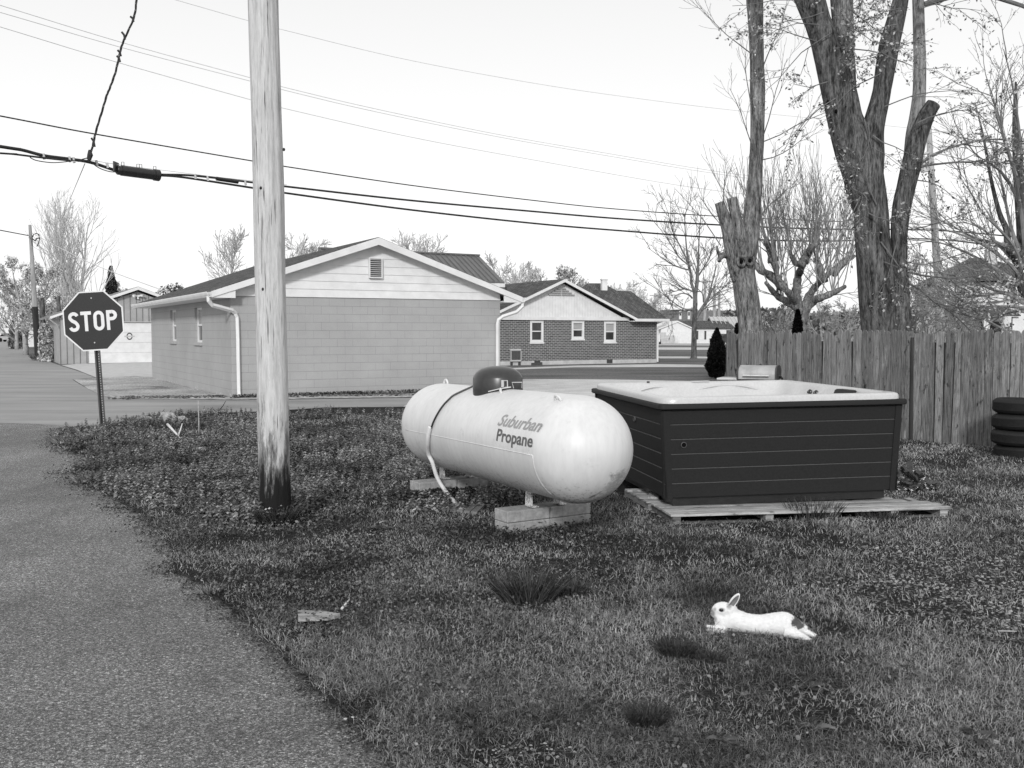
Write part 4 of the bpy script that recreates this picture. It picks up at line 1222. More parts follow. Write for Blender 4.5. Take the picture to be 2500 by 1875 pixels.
letters = {
 'S': [arc(w_/2, h_*0.735, w_/2-s_, h_*0.265-s_, 18, 205, 14) + arc(w_/2, h_*0.265, w_/2-s_, h_*0.265-s_, 38, 20, 2)[0:0] + [(w_*0.36,h_*0.555),(w_*0.64,h_*0.47)] + arc(w_/2, h_*0.27, w_/2-s_, h_*0.27-s_, 35, -165, 14)],
 'T': [[(0,h_-s_),(w_,h_-s_)], [(w_/2,h_-SWd),(w_/2,0)]],
 'O': [arc(w_/2, h_-w_/2, w_/2-s_, w_/2-s_, 0, 180, 12) + arc(w_/2, w_/2, w_/2-s_, w_/2-s_, 180, 360, 12) + [(w_-s_, h_-w_/2)]],
 'P': [[(s_,0),(s_,h_)], [(SWd,h_-s_),(w_*0.55,h_-s_)] + arc(w_*0.52, h_*0.74, w_*0.48-s_, h_*0.26-s_, 90, -90, 12) + [(SWd,h_*0.48+s_)]],
}
q = MB()
x_ = -0.43; 
for chh, adv in (('S',0.215),('T',0.222),('O',0.226),('P',0.21)):
    for st in letters[chh]:
        for quad in ribbon(st, SWd):
            q.prism([S(x_+a, b*1.0-LH/2, 0.0072) for a, b in quad], nr*0.0008)
    x_ += adv
q.build('lettering', M['white_paint'], fc)
for v in (0.40, -0.385):
    q = MB(); c = S(0.0, v*hs, 0.012); q.ellipsoid(c, (0.014,0.01,0.014), 8, 6); q.build('bolt', M['grey_trim'], fc)
# perforated U-channel post
M['post_metal'] = m_noise('post_metal', 0.05, 0.11, 9, stretch=(1,1,0.2), rough=0.5, metal=0.3)
a0 = post_pts[0]; a1 = L(tp)
def PX(u, d, t_): return a0.lerp(a1, t_) + rt*u + nr*d
for nm, prof in (('post', [(-0.052,0.0),(-0.028,0.0),(-0.018,-0.035),(0.018,-0.035),(0.028,0.0),(0.052,0.0),(0.052,-0.006),(0.03,-0.006),(0.022,-0.041),(-0.022,-0.041),(-0.03,-0.006),(-0.052,-0.006)]),):
    q = MB()
    q.prism([PX(u, d-0.008, 0) for u, d in prof], a1-a0)
    pst = q.build(nm, M['post_metal'], sg)
q = MB(); lenp = (a1-a0).length; k = 0.3
while k < lenp-0.05:
    t_ = k/lenp
    c = PX(0, -0.042, t_)
    q.add([c+rt*-0.006+upv*-0.006, c+rt*0.006+upv*-0.006, c+rt*0.006+upv*0.006, c+rt*-0.006+upv*0.006], [(0,1,2,3)])
    k += 0.0254*1.6
q.build('perforation', M['white_trim'], pst)

# ================================================================== PROPANE TANK
TR = 0.41
TN = Vector((0.507, 7.46, 0.735)); 
tdir2 = Vector((-0.45, 0.893, 0)).normalized(); TL = 2.66
TF = TN + tdir2*TL + Vector((0,0,-0.035))
tax = (TF-TN).normalized()
tk = thing('propane_tank', 'white horizontal propane tank with dark domed lid, standing on concrete blocks', 'propane tank', ((TN+TF)/2).xy.to_3d())
ts = Vector((tax.y, -tax.x, 0)).normalized()       # sideways
if ts.x > 0: ts = -ts                              # towards the camera-left side
tu = ts.cross(tax).normalized()
if tu.z < 0: tu = -tu
def TP(t_, ang, r=TR):   # t along axis from the near end, angle from the sideways (camera-left) direction upwards
    return TN + tax*t_ + (ts*math.cos(ang) + tu*math.sin(ang))*r
def tank_hit(px, py):
    """photograph ray against the cylinder -> (t, angle)"""
    o = Vector((0,0,CAM_H)); d = ray(px, py).normalized()
    oc = o - TN
    dp = d - tax*d.dot(tax); op = oc - tax*oc.dot(tax)
    A = dp.dot(dp); B = 2*dp.dot(op); Cc = op.dot(op)-TR*TR
    D = B*B-4*A*Cc
    s__ = (-B - math.sqrt(max(D,0)))/(2*A)
    p = oc + d*s__
    t_ = p.dot(tax); return t_, math.atan2(p.dot(tu), p.dot(ts))
def m_tank():
    m, t, b = _new('tank_paint', 0.42, 0.45)
    v = _coord(t)
    c = _ramp(t, _noise(t, v, 2.2, 4), [(0.3, 0.61), (0.7, 0.70)])
    # dirt splashed up from the ground: stains that belong to the paint, thicker low down
    sx = t.nodes.new('ShaderNodeSeparateXYZ'); tc = t.nodes.new('ShaderNodeTexCoord'); t.links.new(tc.outputs['Object'], sx.inputs[0])
    low = _ramp(t, sx.outputs['Z'], [(0.33, 1.0), (0.62, 0.0)])
    d1 = _noise(t, v, 42, 4, 0.7)
    spk = _ramp(t, _math(t, 'ADD', d1, _math(t, 'MULTIPLY', low, 0.14)), [(0.64, 0), (0.70, 0.8)])
    c = _mix(t, _math(t, 'MULTIPLY', spk, low), c, 0.16)
    sm = _noise(t, v, 5, 6, 0.7)
    c = _mix(t, _ramp(t, _math(t, 'ADD', sm, _math(t, 'MULTIPLY', low, 0.10)), [(0.60, 0), (0.78, 0.5)]), c, 0.30)
    strk = _noise(t, _coord(t, (1,1,0.15)), 26, 4)
    c = _mix(t, 1.0, c, _ramp(t, strk, [(0.3, 0.92), (0.6, 1.0)]), 'MULTIPLY')
    sc_ = _ramp(t, _noise(t, _coord(t, (1,1,2.2), 'Object', (0.5,0.4,0.2)), 8, 6, 0.8), [(0.735, 0), (0.75, 0.8)])
    c = _mix(t, sc_, c, 0.12)
    # scuffs on the near end
    for (px_, py_, rx_, rz_, val) in ((1515,1165,0.10,0.06,0.24),(1478,1150,0.03,0.03,0.2),(1450,1213,0.07,0.012,0.1),(1500,1190,0.12,0.05,0.34)):
        hp_ = TN + (at(px_,py_,TN.y-0.25)-TN).normalized()*TR - tk.location
        vm = t.nodes.new('ShaderNodeVectorMath'); vm.operation = 'SUBTRACT'; t.links.new(tc.outputs['Object'], vm.inputs[0]); vm.inputs[1].default_value = hp_
        vr = t.nodes.new('ShaderNodeVectorRotate'); vr.rotation_type = 'Y_AXIS'; vr.inputs['Angle'].default_value = R(28); t.links.new(vm.outputs[0], vr.inputs['Vector'])
        vd = t.nodes.new('ShaderNodeVectorMath'); vd.operation = 'DIVIDE'; t.links.new(vr.outputs[0], vd.inputs[0]); vd.inputs[1].default_value = (rx_, 0.3, rz_)
        ln = t.nodes.new('ShaderNodeVectorMath'); ln.operation = 'LENGTH'; t.links.new(vd.outputs[0], ln.inputs[0])
        d_s = _math(t, 'ADD', ln.outputs['Value'], _math(t, 'MULTIPLY', _math(t, 'SUBTRACT', _noise(t, _coord(t, (1,1,2.5), 'Object', (0,0.5,0)), 26, 6, 0.8), 0.5), 3.2))
        c = _mix(t, _ramp(t, d_s, [(0.2, 0.8), (0.9, 0)]), c, val)
    t.links.new(c, b.inputs['Base Color'])
    _bump(t, b, _noise(t, v, 120, 3), 0.08, 0.002)
    return m
M['tank_paint'] = m_tank()
mb = MB(); prof_n = 56
vs = []; fs = []; rows = []
for k in range(1, 17):
    a = math.pi/2*k/16; rows.append((-TR*0.98*math.cos(a), TR*math.sin(a)))
for k in range(1, 25): rows.append((TL*k/25, TR))
for k in range(0, 16):
    a = math.pi/2*k/16; rows.append((TL+TR*0.98*math.sin(a), TR*math.cos(a)))
for t_, r_ in rows:
    for k in range(prof_n): vs.append(TP(t_, 2*math.pi*k/prof_n, r_))
for i in range(len(rows)-1):
    for k in range(prof_n):
        k2 = (k+1) % prof_n; fs.append((i*prof_n+k, i*prof_n+k2, (i+1)*prof_n+k2, (i+1)*prof_n+k))
vs.append(TN - tax*TR*0.98); vs.append(TF + tax*TR*0.98)
for k in range(prof_n):
    k2 = (k+1) % prof_n
    fs.append((len(vs)-2, k2, k)); fs.append((len(vs)-1, (len(rows)-1)*prof_n+k, (len(rows)-1)*prof_n+k2))
mb.add(vs, fs); shell = mb.build('shell', M['tank_paint'], tk, world=True, smooth=True)
# weld seams
q = MB()
tA, aA = tank_hit(1300, 1112); tB, aB = tank_hit(990, 1049)
q.tube([TP(tA+(tB-tA)*k/20, aA+(aB-aA)*k/20, TR-0.001) for k in range(21)], 0.004, 6)
q.tube([TP(tA, aA-0.9*k/12, TR-0.003) for k in range(13)], 0.005, 6)
for te in (0.04, TL-0.05): q.tube([TP(te, 2*math.pi*k/48, TR-0.0042) for k in range(49)], 0.0055, 6)
q.build('weld_seam', M['tank_paint'], tk, world=True, smooth=True)
# dome
tD = 1.40
dc = TP(tD, math.pi/2, 0.0)
Md = Matrix.Identity(4)
Md.col[0][:3] = tax; Md.col[1][:3] = ts; Md.col[2][:3] = tu; Md.col[3][:3] = dc
prof = [(0.205,0.335),(0.215,0.34),(0.218,0.40),(0.216,0.50),(0.213,0.508),(0.208,0.520),(0.19,0.548),(0.155,0.576),(0.11,0.594),(0.06,0.604),(0.015,0.607)]
M['dome'] = m_noise('dome', 0.026, 0.036, 25, rough=0.32, spec=0.55, bump=0.03)
q = MB(); q.lathe(prof, 48, Md, 1.07, 1.0); q.build('dome_lid', M['dome'], tk, world=True, autosmooth=50)
# hasp, hinge plate and far lug by the dome
def TQ(t_, a_, r_): return TP(t_, a_, r_)
M['galv'] = m_noise('galv', 0.5, 0.66, 20, rough=0.45)
q = MB()
pA = Vector(TP(tD-0.20, math.pi/2-0.0, TR+0.02))
hd = tax*-1
def D(u, v, z_): return dc + tax*(-u) + ts*v + tu*(z_)
q.add([D(0.16,0.17,0.395),D(0.30,0.12,0.425),D(0.30,0.02,0.435),D(0.16,0.05,0.43),D(0.16,0.17,0.387),D(0.30,0.12,0.417),D(0.30,0.02,0.427),D(0.16,0.05,0.422)], [(0,1,2,3),(7,6,5,4),(0,4,5,1),(1,5,6,2),(2,6,7,3),(3,7,4,0)])
q.tube([D(0.30,0.12,0.42),D(0.32,0.13,0.40),D(0.33,0.12,0.37)], 0.012, 6)
q.build('bracket', M['galv'], tk, world=True)
q = MB(); q.tube([D(0.24,0.07,0.43),D(0.24,0.07,0.49)], 0.013, 8); q.tube([D(0.25,0.06,0.485),D(0.29,0.05,0.487),D(0.295,0.05,0.43)], 0.005, 6)
q.tube([D(0.27,-0.10,0.42),D(0.31,-0.08,0.47),D(0.28,0.0,0.47),D(0.27,-0.02,0.42)], 0.004, 6)
q.build('hasp', M['grey_trim'], tk, world=True)
# lifting lugs
for tt, aa in ((TL-0.06, math.pi/2+0.03), (0.02, math.pi/2-0.42)):
    q = MB(); c = TP(tt, aa, TR-0.005)
    q.tube([c + tax*(0.045*math.cos(R(k*20))) + (tu*math.sin(aa)+ts*math.cos(aa))*(0.045*math.sin(R(k*20))) for k in range(10)], 0.010, 8)
    q.build('lifting_lug', M['tank_paint'], tk, world=True, smooth=True)
# legs (two straps at each end)
def leg(px, py, zt, zb, nm='leg'):
    pass
for tt, offs in ((0.68, (-0.07, 0.20)), (TL-0.22, (-0.10, 0.18))):
    c = TN + tax*tt
    for o_ in offs:
        base = c - ts*o_
        zt = base.z - math.sqrt(max(TR*TR-o_*o_, 0.01)) + 0.015
        q = MB()
        for a_, b_ in (((-0.05,0.05),(-0.008,0.008)),):
            p = Vector((base.x, base.y, 0))
            pts = [p + tax*a_[0] - ts*b_[0], p + tax*a_[1] - ts*b_[0], p + tax*a_[1] - ts*b_[1], p + tax*a_[0] - ts*b_[1]]
            pts = [Vector((w__.x, w__.y, 0.195)) for w__ in pts]
            q.prism(pts, (0,0,zt-0.195))
            pts = [Vector((w__.x, w__.y, 0.195)) for w__ in (p + tax*-0.06 - ts*-0.008, p + tax*0.06 - ts*-0.008, p+tax*0.06 - ts*(0.06), p+tax*-0.06 - ts*(0.06))]
            q.prism(pts, (0,0,0.008))
        q.build('leg', M['tank_paint'], tk, world=True)
# lettering wrapped on the shell
def text_mesh(txt, bold=0.012, shear=0.0, space=1.0):
    cu = bpy.data.curves.new('lettering', 'FONT'); cu.body = txt; cu.size = 1.0; cu.offset = bold; cu.shear = shear; cu.space_character = space
    cu.fill_mode = 'FRONT'; cu.resolution_u = 4
    ob = bpy.data.objects.new('lettering', cu); COL.objects.link(ob)
    dg = bpy.context.evaluated_depsgraph_get(); dg.update()
    me = bpy.data.meshes.new_from_object(ob.evaluated_get(dg))
    bpy.data.objects.remove(ob)
    bm = bmesh.new(); bm.from_mesh(me)
    bmesh.ops.triangulate(bm, faces=bm.faces[:])
    bm.verts.ensure_lookup_table()
    xs = [v.co.x for v in bm.verts]; ys = [v.co.y for v in bm.verts]
    return bm, min(xs), max(xs), min(ys), max(ys)
def wrap_text(txt, mat, x0px, x1px, cap, base_ang, shear, bold, space=1.0):
    bm, xa, xb, ya, yb = text_mesh(txt, bold, shear, space)
    t0, _ = tank_hit(*x0px); t1, _ = tank_hit(*x1px)
    bmesh.ops.subdivide_edges(bm, edges=[e for e in bm.edges if e.calc_length() > 0.12], cuts=2)
    bmesh.ops.triangulate(bm, faces=bm.faces[:])
    for v in bm.verts:
        u = (v.co.x-xa)/(xb-xa); vv = v.co.y
        t_ = t0 + (t1-t0)*u
        ang = base_ang + vv*cap/TR
        v.co = TP(t_, ang, TR+0.0022)
    me = bpy.data.meshes.new('lettering')
    inv = tk.matrix_basis.inverted()
    for v in bm.verts: v.co = inv @ v.co
    bm.to_mesh(me); bm.free(); me.materials.append(mat)
    o = bpy.data.objects.new('lettering', me); COL.objects.link(o); o.parent = tk
    return o
M['text_grey'] = m_noise('text_grey', 0.27, 0.34, 30, rough=0.6, bump=0)
M['text_dark'] = m_noise('text_dark', 0.09, 0.14, 30, rough=0.6, bump=0)
_, aS = tank_hit(1216, 1038); _, aP = tank_hit(1213, 1075)
o1 = wrap_text('Suburban', M['text_grey'], (1214,1038), (1319,1050), 0.140, aS, 0.35, 0.017)
o2 = wrap_text('Propane', M['text_dark'], (1212,1072), (1300,1087), 0.132, aP, 0.0, 0.024)
o1['label'] = 'light grey slanted word Suburban'; o2['label'] = 'dark grey word Propane'
# hose from the dome and its pale conduit down to the ground
q = MB()
hp = [D(-0.235,0.03,0.455)]
q.tube([D(-0.20,0.03,0.46), D(-0.245,0.035,0.455), D(-0.255,0.04,0.452), D(-0.30,0.05,0.44)], [0.028,0.030,0.020,0.016], 10)
q.build('hose_gland', M['black_plastic'], tk, world=True)
def surf(px, py, off=0.012):
    t_, a_ = tank_hit(px, py); return TP(t_, a_, TR+off)
hose = [D(-0.28,0.045,0.445)] + [surf(x_, y_, 0.014) for x_, y_ in ((1115,965),(1098,978),(1083,994),(1070,1014),(1061,1032),(1056,1046))]
q = MB(); q.tube(spline(hose, 6), 0.0085, 8); q.build('hose', M['black_plastic'], tk, world=True, smooth=True)
pts = [surf(x_, y_, 0.024) for x_, y_ in ((1056,1042),(1052,1060),(1050,1080),(1051,1105))]
yy = pts[-1].y
pts += [at(1056,1130,yy+0.0), at(1066,1162,yy+0.02), at(1080,1188,yy+0.02), at(1100,1214,yy), at(1126,1243,min(yy, 8.9)), at(1134,1252,min(yy,8.85))]
pts[-1].z = min(pts[-1].z, 0.0)
q = MB(); q.tube(spline(pts, 6), 0.019, 10)
M['conduit'] = m_noise('conduit', 0.62, 0.74, 20, rough=0.6)
q.build('conduit', M['conduit'], tk, world=True, smooth=True)

# ---- the blocks under the tank
bdir = Vector((0.848, 0.53, 0)).normalized(); bnrm = Vector((-bdir.y, bdir.x, 0))
bang = math.atan2(bdir.y, bdir.x)
def cblock(corner, i, layer, lab, h=0.094, ln=0.41, jit=0.0):
    o = thing('concrete_block', lab, 'concrete block', corner + bdir*(i*(ln+0.006)) + Vector((0,0,layer*(h+0.003))), bang + jit, group='concrete blocks under the propane tank')
    mm = MB(); mm.bbox(0, ln, 0, 0.205, 0, h, 0.006)
    me_ = mm.build('block', M['concrete_block'], o)
    return o
K1 = Vector((-0.035, 7.85, -0.004)); K2 = Vector((-0.88, 9.36, -0.004))
for K, nm in ((K1, 'near'), (K2, 'far')):
    for i in (0, 1):
        for l_ in (0, 1):
            cblock(K, i, l_, ('upper ' if l_ else 'lower ') + ('left-hand' if i == 0 else 'right-hand') + ' concrete block under the ' + ('lettered near end' if nm == 'near' else 'far hose end') + ' of the tank', jit=0.01*(l_-0.5))
# dark slatted mat on the ground between the supports
g0, g1_, g2_, g3 = grd(1062,1252), grd(1108,1224), grd(1200,1228), grd(1166,1262)
q = thing('wooden_mat', 'dark slatted boards lying on the soil beneath the tank conduit', 'boards', g0)
for k in range(6):
    t0_, t1_ = k/6+0.01, (k+1)/6-0.01
    a = g0.lerp(g3, t0_); b = g0.lerp(g3, t1_); c = g1_.lerp(g2_, t1_); d = g1_.lerp(g2_, t0_)
    mm = MB(); mm.prism([p - g0 + Vector((0,0,0.024)) for p in (a,b,c,d)], (0,0,0.02)); mm.build('board', M['siding_dark'], q)

# ================================================================== HOT TUB
TA = R(8.9)
A0 = at(1612.5, 996, 8.42); A0.z = 0.0
tub = thing('hot_tub', 'large square hot tub with white acrylic shell and dark plank sides, on wooden pallets', 'hot tub', A0, TA, ry=R(-0.6))
TW, TDp = 2.30, 2.52
zl, zb = 0.955, 0.185            # lip underside, cabinet bottom
ov_ = 0.045; tp_ = 0.035
M['tub_plank'] = m_noise('tub_plank', 0.012, 0.018, 60, stretch=(1,1,1), rough=0.7, spec=0.25, bump=0.1)
M['tub_glint_and_inlet'] = m_noise('tub_glint_and_inlet', 0.07, 0.10, 60, rough=0.6)
M['acrylic'] = m_noise('acrylic', 0.47, 0.54, 45, rough=0.28, spec=0.5, bump=0.04, speck=(190,0.68,0.45))
M['headrest'] = m_noise('headrest', 0.02, 0.03, 30, rough=0.6)
def taper(z_): return ov_ + tp_*(zl-z_)/(zl-zb)
def side_planks(name, P0, P1, inw, npl, joints, label=None):
    """planks between two ground points; inw = inward unit vector"""
    P0 = Vector(P0); P1 = Vector(P1); inw = Vector(inw); u = (P1-P0).normalized(); W = (P1-P0).length
    mm = MB(); hh = (zl-zb)/npl
    cuts = [0.062] + list(joints) + [W-0.062]
    for c in range(len(cuts)-1):
        for k in range(npl):
            za, zb_ = zb+hh*k, zb+hh*(k+1)
            xa, xb = cuts[c]+0.002, cuts[c+1]-0.002
            ya, yb = taper(za), taper(zb_)
            def Pt(x__, y__, z__): return P0 + u*x__ + inw*y__ + Vector((0,0,z__))
            # flat face, top chamfer with its highlight painted in lighter grey
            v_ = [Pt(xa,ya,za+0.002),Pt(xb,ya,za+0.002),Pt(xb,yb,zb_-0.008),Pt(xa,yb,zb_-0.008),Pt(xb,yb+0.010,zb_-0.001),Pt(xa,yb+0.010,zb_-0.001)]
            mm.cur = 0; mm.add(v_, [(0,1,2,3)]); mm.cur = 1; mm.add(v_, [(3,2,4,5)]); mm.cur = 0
    mm.add([Pt(0.06,taper(zb)+0.008,zb),Pt(W-0.06,taper(zb)+0.008,zb),Pt(W-0.06,taper(zl)+0.012,zl),Pt(0.06,taper(zl)+0.012,zl)], [(0,1,2,3)])
    o = mm.build(name, [M['tub_plank'], M['tub_glint_and_inlet']], tub)
    return o
side_planks('side_panel', (0,0,0), (TW,0,0), (0,1,0), 6, [])
side_planks('side_panel', (0,TDp,0), (0,0,0), (1,0,0), 6, [TDp-1.25, TDp-0.42])
side_planks('side_panel', (TW,0,0), (TW,TDp,0), (-1,0,0), 6, [])
side_planks('side_panel', (TW,TDp,0), (0,TDp,0), (0,-1,0), 6, [])
for cx, cy, sx_, sy_ in ((0,0,1,1),(TW,0,-1,1),(TW,TDp,-1,-1),(0,TDp,1,-1)):
    mm = MB()
    a, b = taper(zb)-0.008, taper(zl)-0.008
    def cp(v, z__, o_): return Vector((cx + sx_*(v+o_[0]), cy + sy_*(v+o_[1]), z__))
    lo_ = [cp(a, zb-0.01, q_) for q_ in ((0.012,0),(0.068,0),(0.068,0.068),(0,0.068),(0,0.012))]
    hi_ = [cp(b, zl, q_) for q_ in ((0.012,0),(0.068,0),(0.068,0.068),(0,0.068),(0,0.012))]
    mm.add(lo_+hi_, [(4,3,2,1,0),(5,6,7,8,9)] + [(i,(i+1)%5,(i+1)%5+5,i+5) for i in range(5)])
    mm.build('corner_post', M['tub_plank'], tub)
mm = MB(); mm.box(0.16, TW-0.16, 0.13, TDp-0.13, 0.104, zb+0.02); mm.build('base', M['black_plastic'], tub)
# dark lip all round
def rrect(x0, x1, y0, y1, r, n=6):
    pts = []
    for cx, cy, a0_ in ((x1-r,y0+r,-90),(x1-r,y1-r,0),(x0+r,y1-r,90),(x0+r,y0+r,180)):
        for k in range(n+1):
            a = R(a0_+90*k/n); pts.append((cx+r*math.cos(a), cy+r*math.sin(a)))
    return pts
def ring_loft(mm, loops):
    n = len(loops[0]); vs = []; fs = []
    for lp_ in loops: vs += lp_
    for i in range(len(loops)-1):
        for k in range(n):
            k2 = (k+1) % n; fs.append((i*n+k, i*n+k2, (i+1)*n+k2, (i+1)*n+k))
    mm.add(vs, fs); return mm
def lp3(i_, r, z__): return [Vector((x__, y__, z__)) for x__, y__ in rrect(i_, TW-i_, i_, TDp-i_, r)]
mm = MB(); ring_loft(mm, [lp3(ov_+0.02,0.03,zl-0.001), lp3(0.01,0.05,zl-0.001), lp3(0.0,0.055,zl+0.006), lp3(0.0,0.055,zl+0.040), lp3(0.008,0.05,zl+0.048), lp3(0.06,0.04,zl+0.049)])
mm.build('lip', M['tub_plank'], tub, autosmooth=50)
# white shell: rim, rim top, shaped basin
def shell_loop(i_, z__, dep):
    """inner outline with rounded seats, dep 0..1 down the basin"""
    pts = []
    cx, cy = TW/2, TDp/2
    N = 168
    hw, hh_ = TW/2-i_, TDp/2-i_
    for k in range(N):
        a = 2*math.pi*k/N
        e = 22 - 17*min(1, dep*1.8)
        c, s__ = math.cos(a), math.sin(a)
        rr = (abs(c/hw)**e + abs(s__/hh_)**e)**(-1/e)
        if dep > 0:
            rr *= 1 - 0.07*dep*(0.5+0.5*math.cos(a*4*1.0+0.3))*min(1, dep*3) 
            if math.sin(a) > 0: rr *= 1 - 0.055*min(1, dep*4)*abs(math.cos(a*5.0))**6
        pts.append(Vector((cx+rr*c, cy+rr*s__, z__)))
    return pts
zt_ = zl+0.105
loops = [shell_loop(0.030, zl+0.047, 0), shell_loop(0.032, zt_-0.022, 0), shell_loop(0.040, zt_-0.009, 0), shell_loop(0.055, zt_-0.002, 0), shell_loop(0.09, zt_, 0),
         shell_loop(0.125, zt_-0.002, 0), shell_loop(0.142, zt_-0.008, 0.0), shell_loop(0.152, zt_-0.03, 0.10), shell_loop(0.172, zt_-0.10, 0.35), shell_loop(0.215, zt_-0.20, 0.6),
         shell_loop(0.29, zt_-0.33, 0.8), shell_loop(0.36, zt_-0.42, 1.0), shell_loop(0.52, zt_-0.45, 1.0), shell_loop(0.56, zt_-0.50, 1.0), shell_loop(0.60, zt_-0.78, 1.0), shell_loop(0.68, zt_-0.82, 1.0)]
mm = MB(); ring_loft(mm, loops)
n0 = len(mm.v) - 168
mm.f.append(tuple(range(n0, n0+168))); mm.mi.append(0)
shl = mm.build('shell', M['acrylic'], tub, autosmooth=55)
# moulded seat contours on the far wall
for (xa_, xb_, top_) in ((0.42, 1.02, 0.045), (1.06, 1.95, 0.04)):
    mm = MB(); P_ = []
    for k in range(21):
        t_ = k/20; P_.append(Vector((xa_+(xb_-xa_)*t_, TDp-0.172-0.03*math.sin(math.pi*t_)*0.5, zt_-0.16+(0.16-top_)*math.sin(math.pi*t_)**0.55)))
    mm.tube(P_, 0.012, 8); mm.build('seat_contour', M['acrylic'], shl, smooth=True)
# headrest on the right wall, jets, controls
xw = TW-0.155
def wallpt(py_, pz_, d_=0.0): return Vector((xw-d_, py_, pz_))
mm = MB()
prof = [(-0.15,0.0),(-0.145,0.05),(-0.12,0.085),(-0.08,0.098),(0.17,0.10),(0.20,0.09),(0.17,0.06),(0.155,0.0),(0.15,-0.13),(-0.15,-0.13)]
hy0 = 0.80
mm.prism([Vector((xw-0.085-0.3*max(0,-pz_), hy0+py_, zt_-0.110+pz_*1.0)) for py_, pz_ in [(-a,b) for a,b in prof]], (0.06,0,0))
mm.build('headrest', M['headrest'], shl)
for jy in (1.42, 1.56):
    mm = MB(); mm.ellipsoid((xw-0.035, jy, zt_-0.085), (0.02,0.030,0.030), 12, 8); mm.ellipsoid((xw-0.05, jy, zt_-0.085), (0.02,0.014,0.016), 10, 6); mm.build('jet', M['black_plastic'], shl)
for (jx, jy) in ((0.21,1.5),(0.215,1.9)):
    mm = MB(); mm.ellipsoid((jx+0.05, jy, zt_-0.06), (0.02,0.03,0.022), 10, 6); mm.build('jet', M['grey_trim'], shl)
mm = MB(); mm.bbox(1.12,1.32,TDp-0.155,TDp-0.075,zt_-0.001,zt_+0.006,0.003); mm.build('filter_grille', M['white_trim'], shl)
mm = MB(); mm.ellipsoid((0.62, TDp-0.13, zt_+0.006), (0.02,0.02,0.01), 10, 6); mm.build('air_knob', M['dark_metal'], shl)
# round inlet on the front and on the left side, label on the left side
for c, nrm_ in (((0.235, taper(0.6)-0.006, 0.645), 'y'), ((taper(0.8)-0.006, 0.93, 0.80), 'x')):
    mm = MB()
    Mt = Matrix.Translation(c) @ (Matrix.Rotation(R(90),4,'X') if nrm_ == 'y' else Matrix.Rotation(R(-90),4,'Y'))
    mm.lathe([(0.026,-0.004),(0.026,0.006),(0.022,0.008),(0.020,0.002),(0.018,0.001)], 20, Mt); rg = mm.build('inlet', M['tub_glint_and_inlet'], tub)
    mm = MB(); mm.lathe([(0.019,0.0),(0.019,0.0045)], 20, Mt); mm.build('inlet_hole', M['hole'], rg)
mm = MB(); mm.prism([(taper(0.3)-0.004, 0.10+0.045*math.cos(a)*(1 if math.cos(a)>0 else 0.3), 0.265+0.075*math.sin(a)) for a in [2*math.pi*k/16 for k in range(16)]], (0.002,0,0)); mm.build('sticker', M['grey_trim'], tub)

# ---- pallets
PA = grd(1638, 1287)
def pallet(name, loc, rz, Lx, Ly, boards, lab, h=0.105, seed=1):
    o = thing(name, lab, 'pallet', loc, rz)
    r_ = random.Random(seed)
    y = 0.0; k = 0
    for (bw__, gap, x0_, x1_) in boards:
        mm = MB(); mm.bbox(x0_, x1_, y, y+bw__, h-0.020+r_.uniform(-0.001,0.001), h+r_.uniform(-0.001,0.002), 0.003)
        mm.build('deck_board', M['deck_board'], o)
        y += bw__+gap
    yt = y
    for sx_ in (0.02, Lx*0.33, Lx*0.56, Lx*0.78, Lx-0.10):
        mm = MB(); mm.box(sx_, sx_+0.07, 0.015, yt-0.02, 0.026, h-0.022); mm.build('stringer', M['deck_under'], o)
    for y_ in (0.01, yt*0.5, yt-0.11):
        mm = MB(); mm.box(Lx*0.5, Lx-0.01, y_, y_+0.09, 0.004, 0.025); mm.box(0.0, Lx*0.3, y_, y_+0.09, 0.004, 0.025); mm.build('bottom_board', M['deck_under'], o)
    return o
PAng = R(8.2)
pallet('pallet', PA, PAng, 2.52, 1.2, [(0.135,0.008,0,2.52),(0.09,0.006,0.0,2.515),(0.10,0.007,0.0,2.49),(0.12,0.01,0,2.30),(0.12,0.05,0,2.25)], 'front wooden pallet of long weathered boards under the hot tub', seed=3)
pb2 = PA + Vector((-math.sin(PAng), math.cos(PAng), 0))*0.66
pallet('pallet', pb2 + Vector((-0.02,0,0)), PAng + R(1.0), 1.25, 1.2, [(0.10,0.12,0,1.25),(0.10,0.10,-0.0,1.25),(0.10,0.10,0,1.25),(0.10,0.1,0,1.25)], 'rear wooden pallet with spaced boards, under the tub beside the tank end', seed=5)
b3 = MB(); b3.bbox(0, 0.95, 0, 0.10, 0, 0.022, 0.003)
o = tag(b3.build('loose_board', M['deck_board']), 'loose board lying across the pallet edge beside the hot tub corner', 'board'); o.location = pb2 + Vector((0.10,0.06,0.109)); o.rotation_euler = (0,0,PAng+R(72))

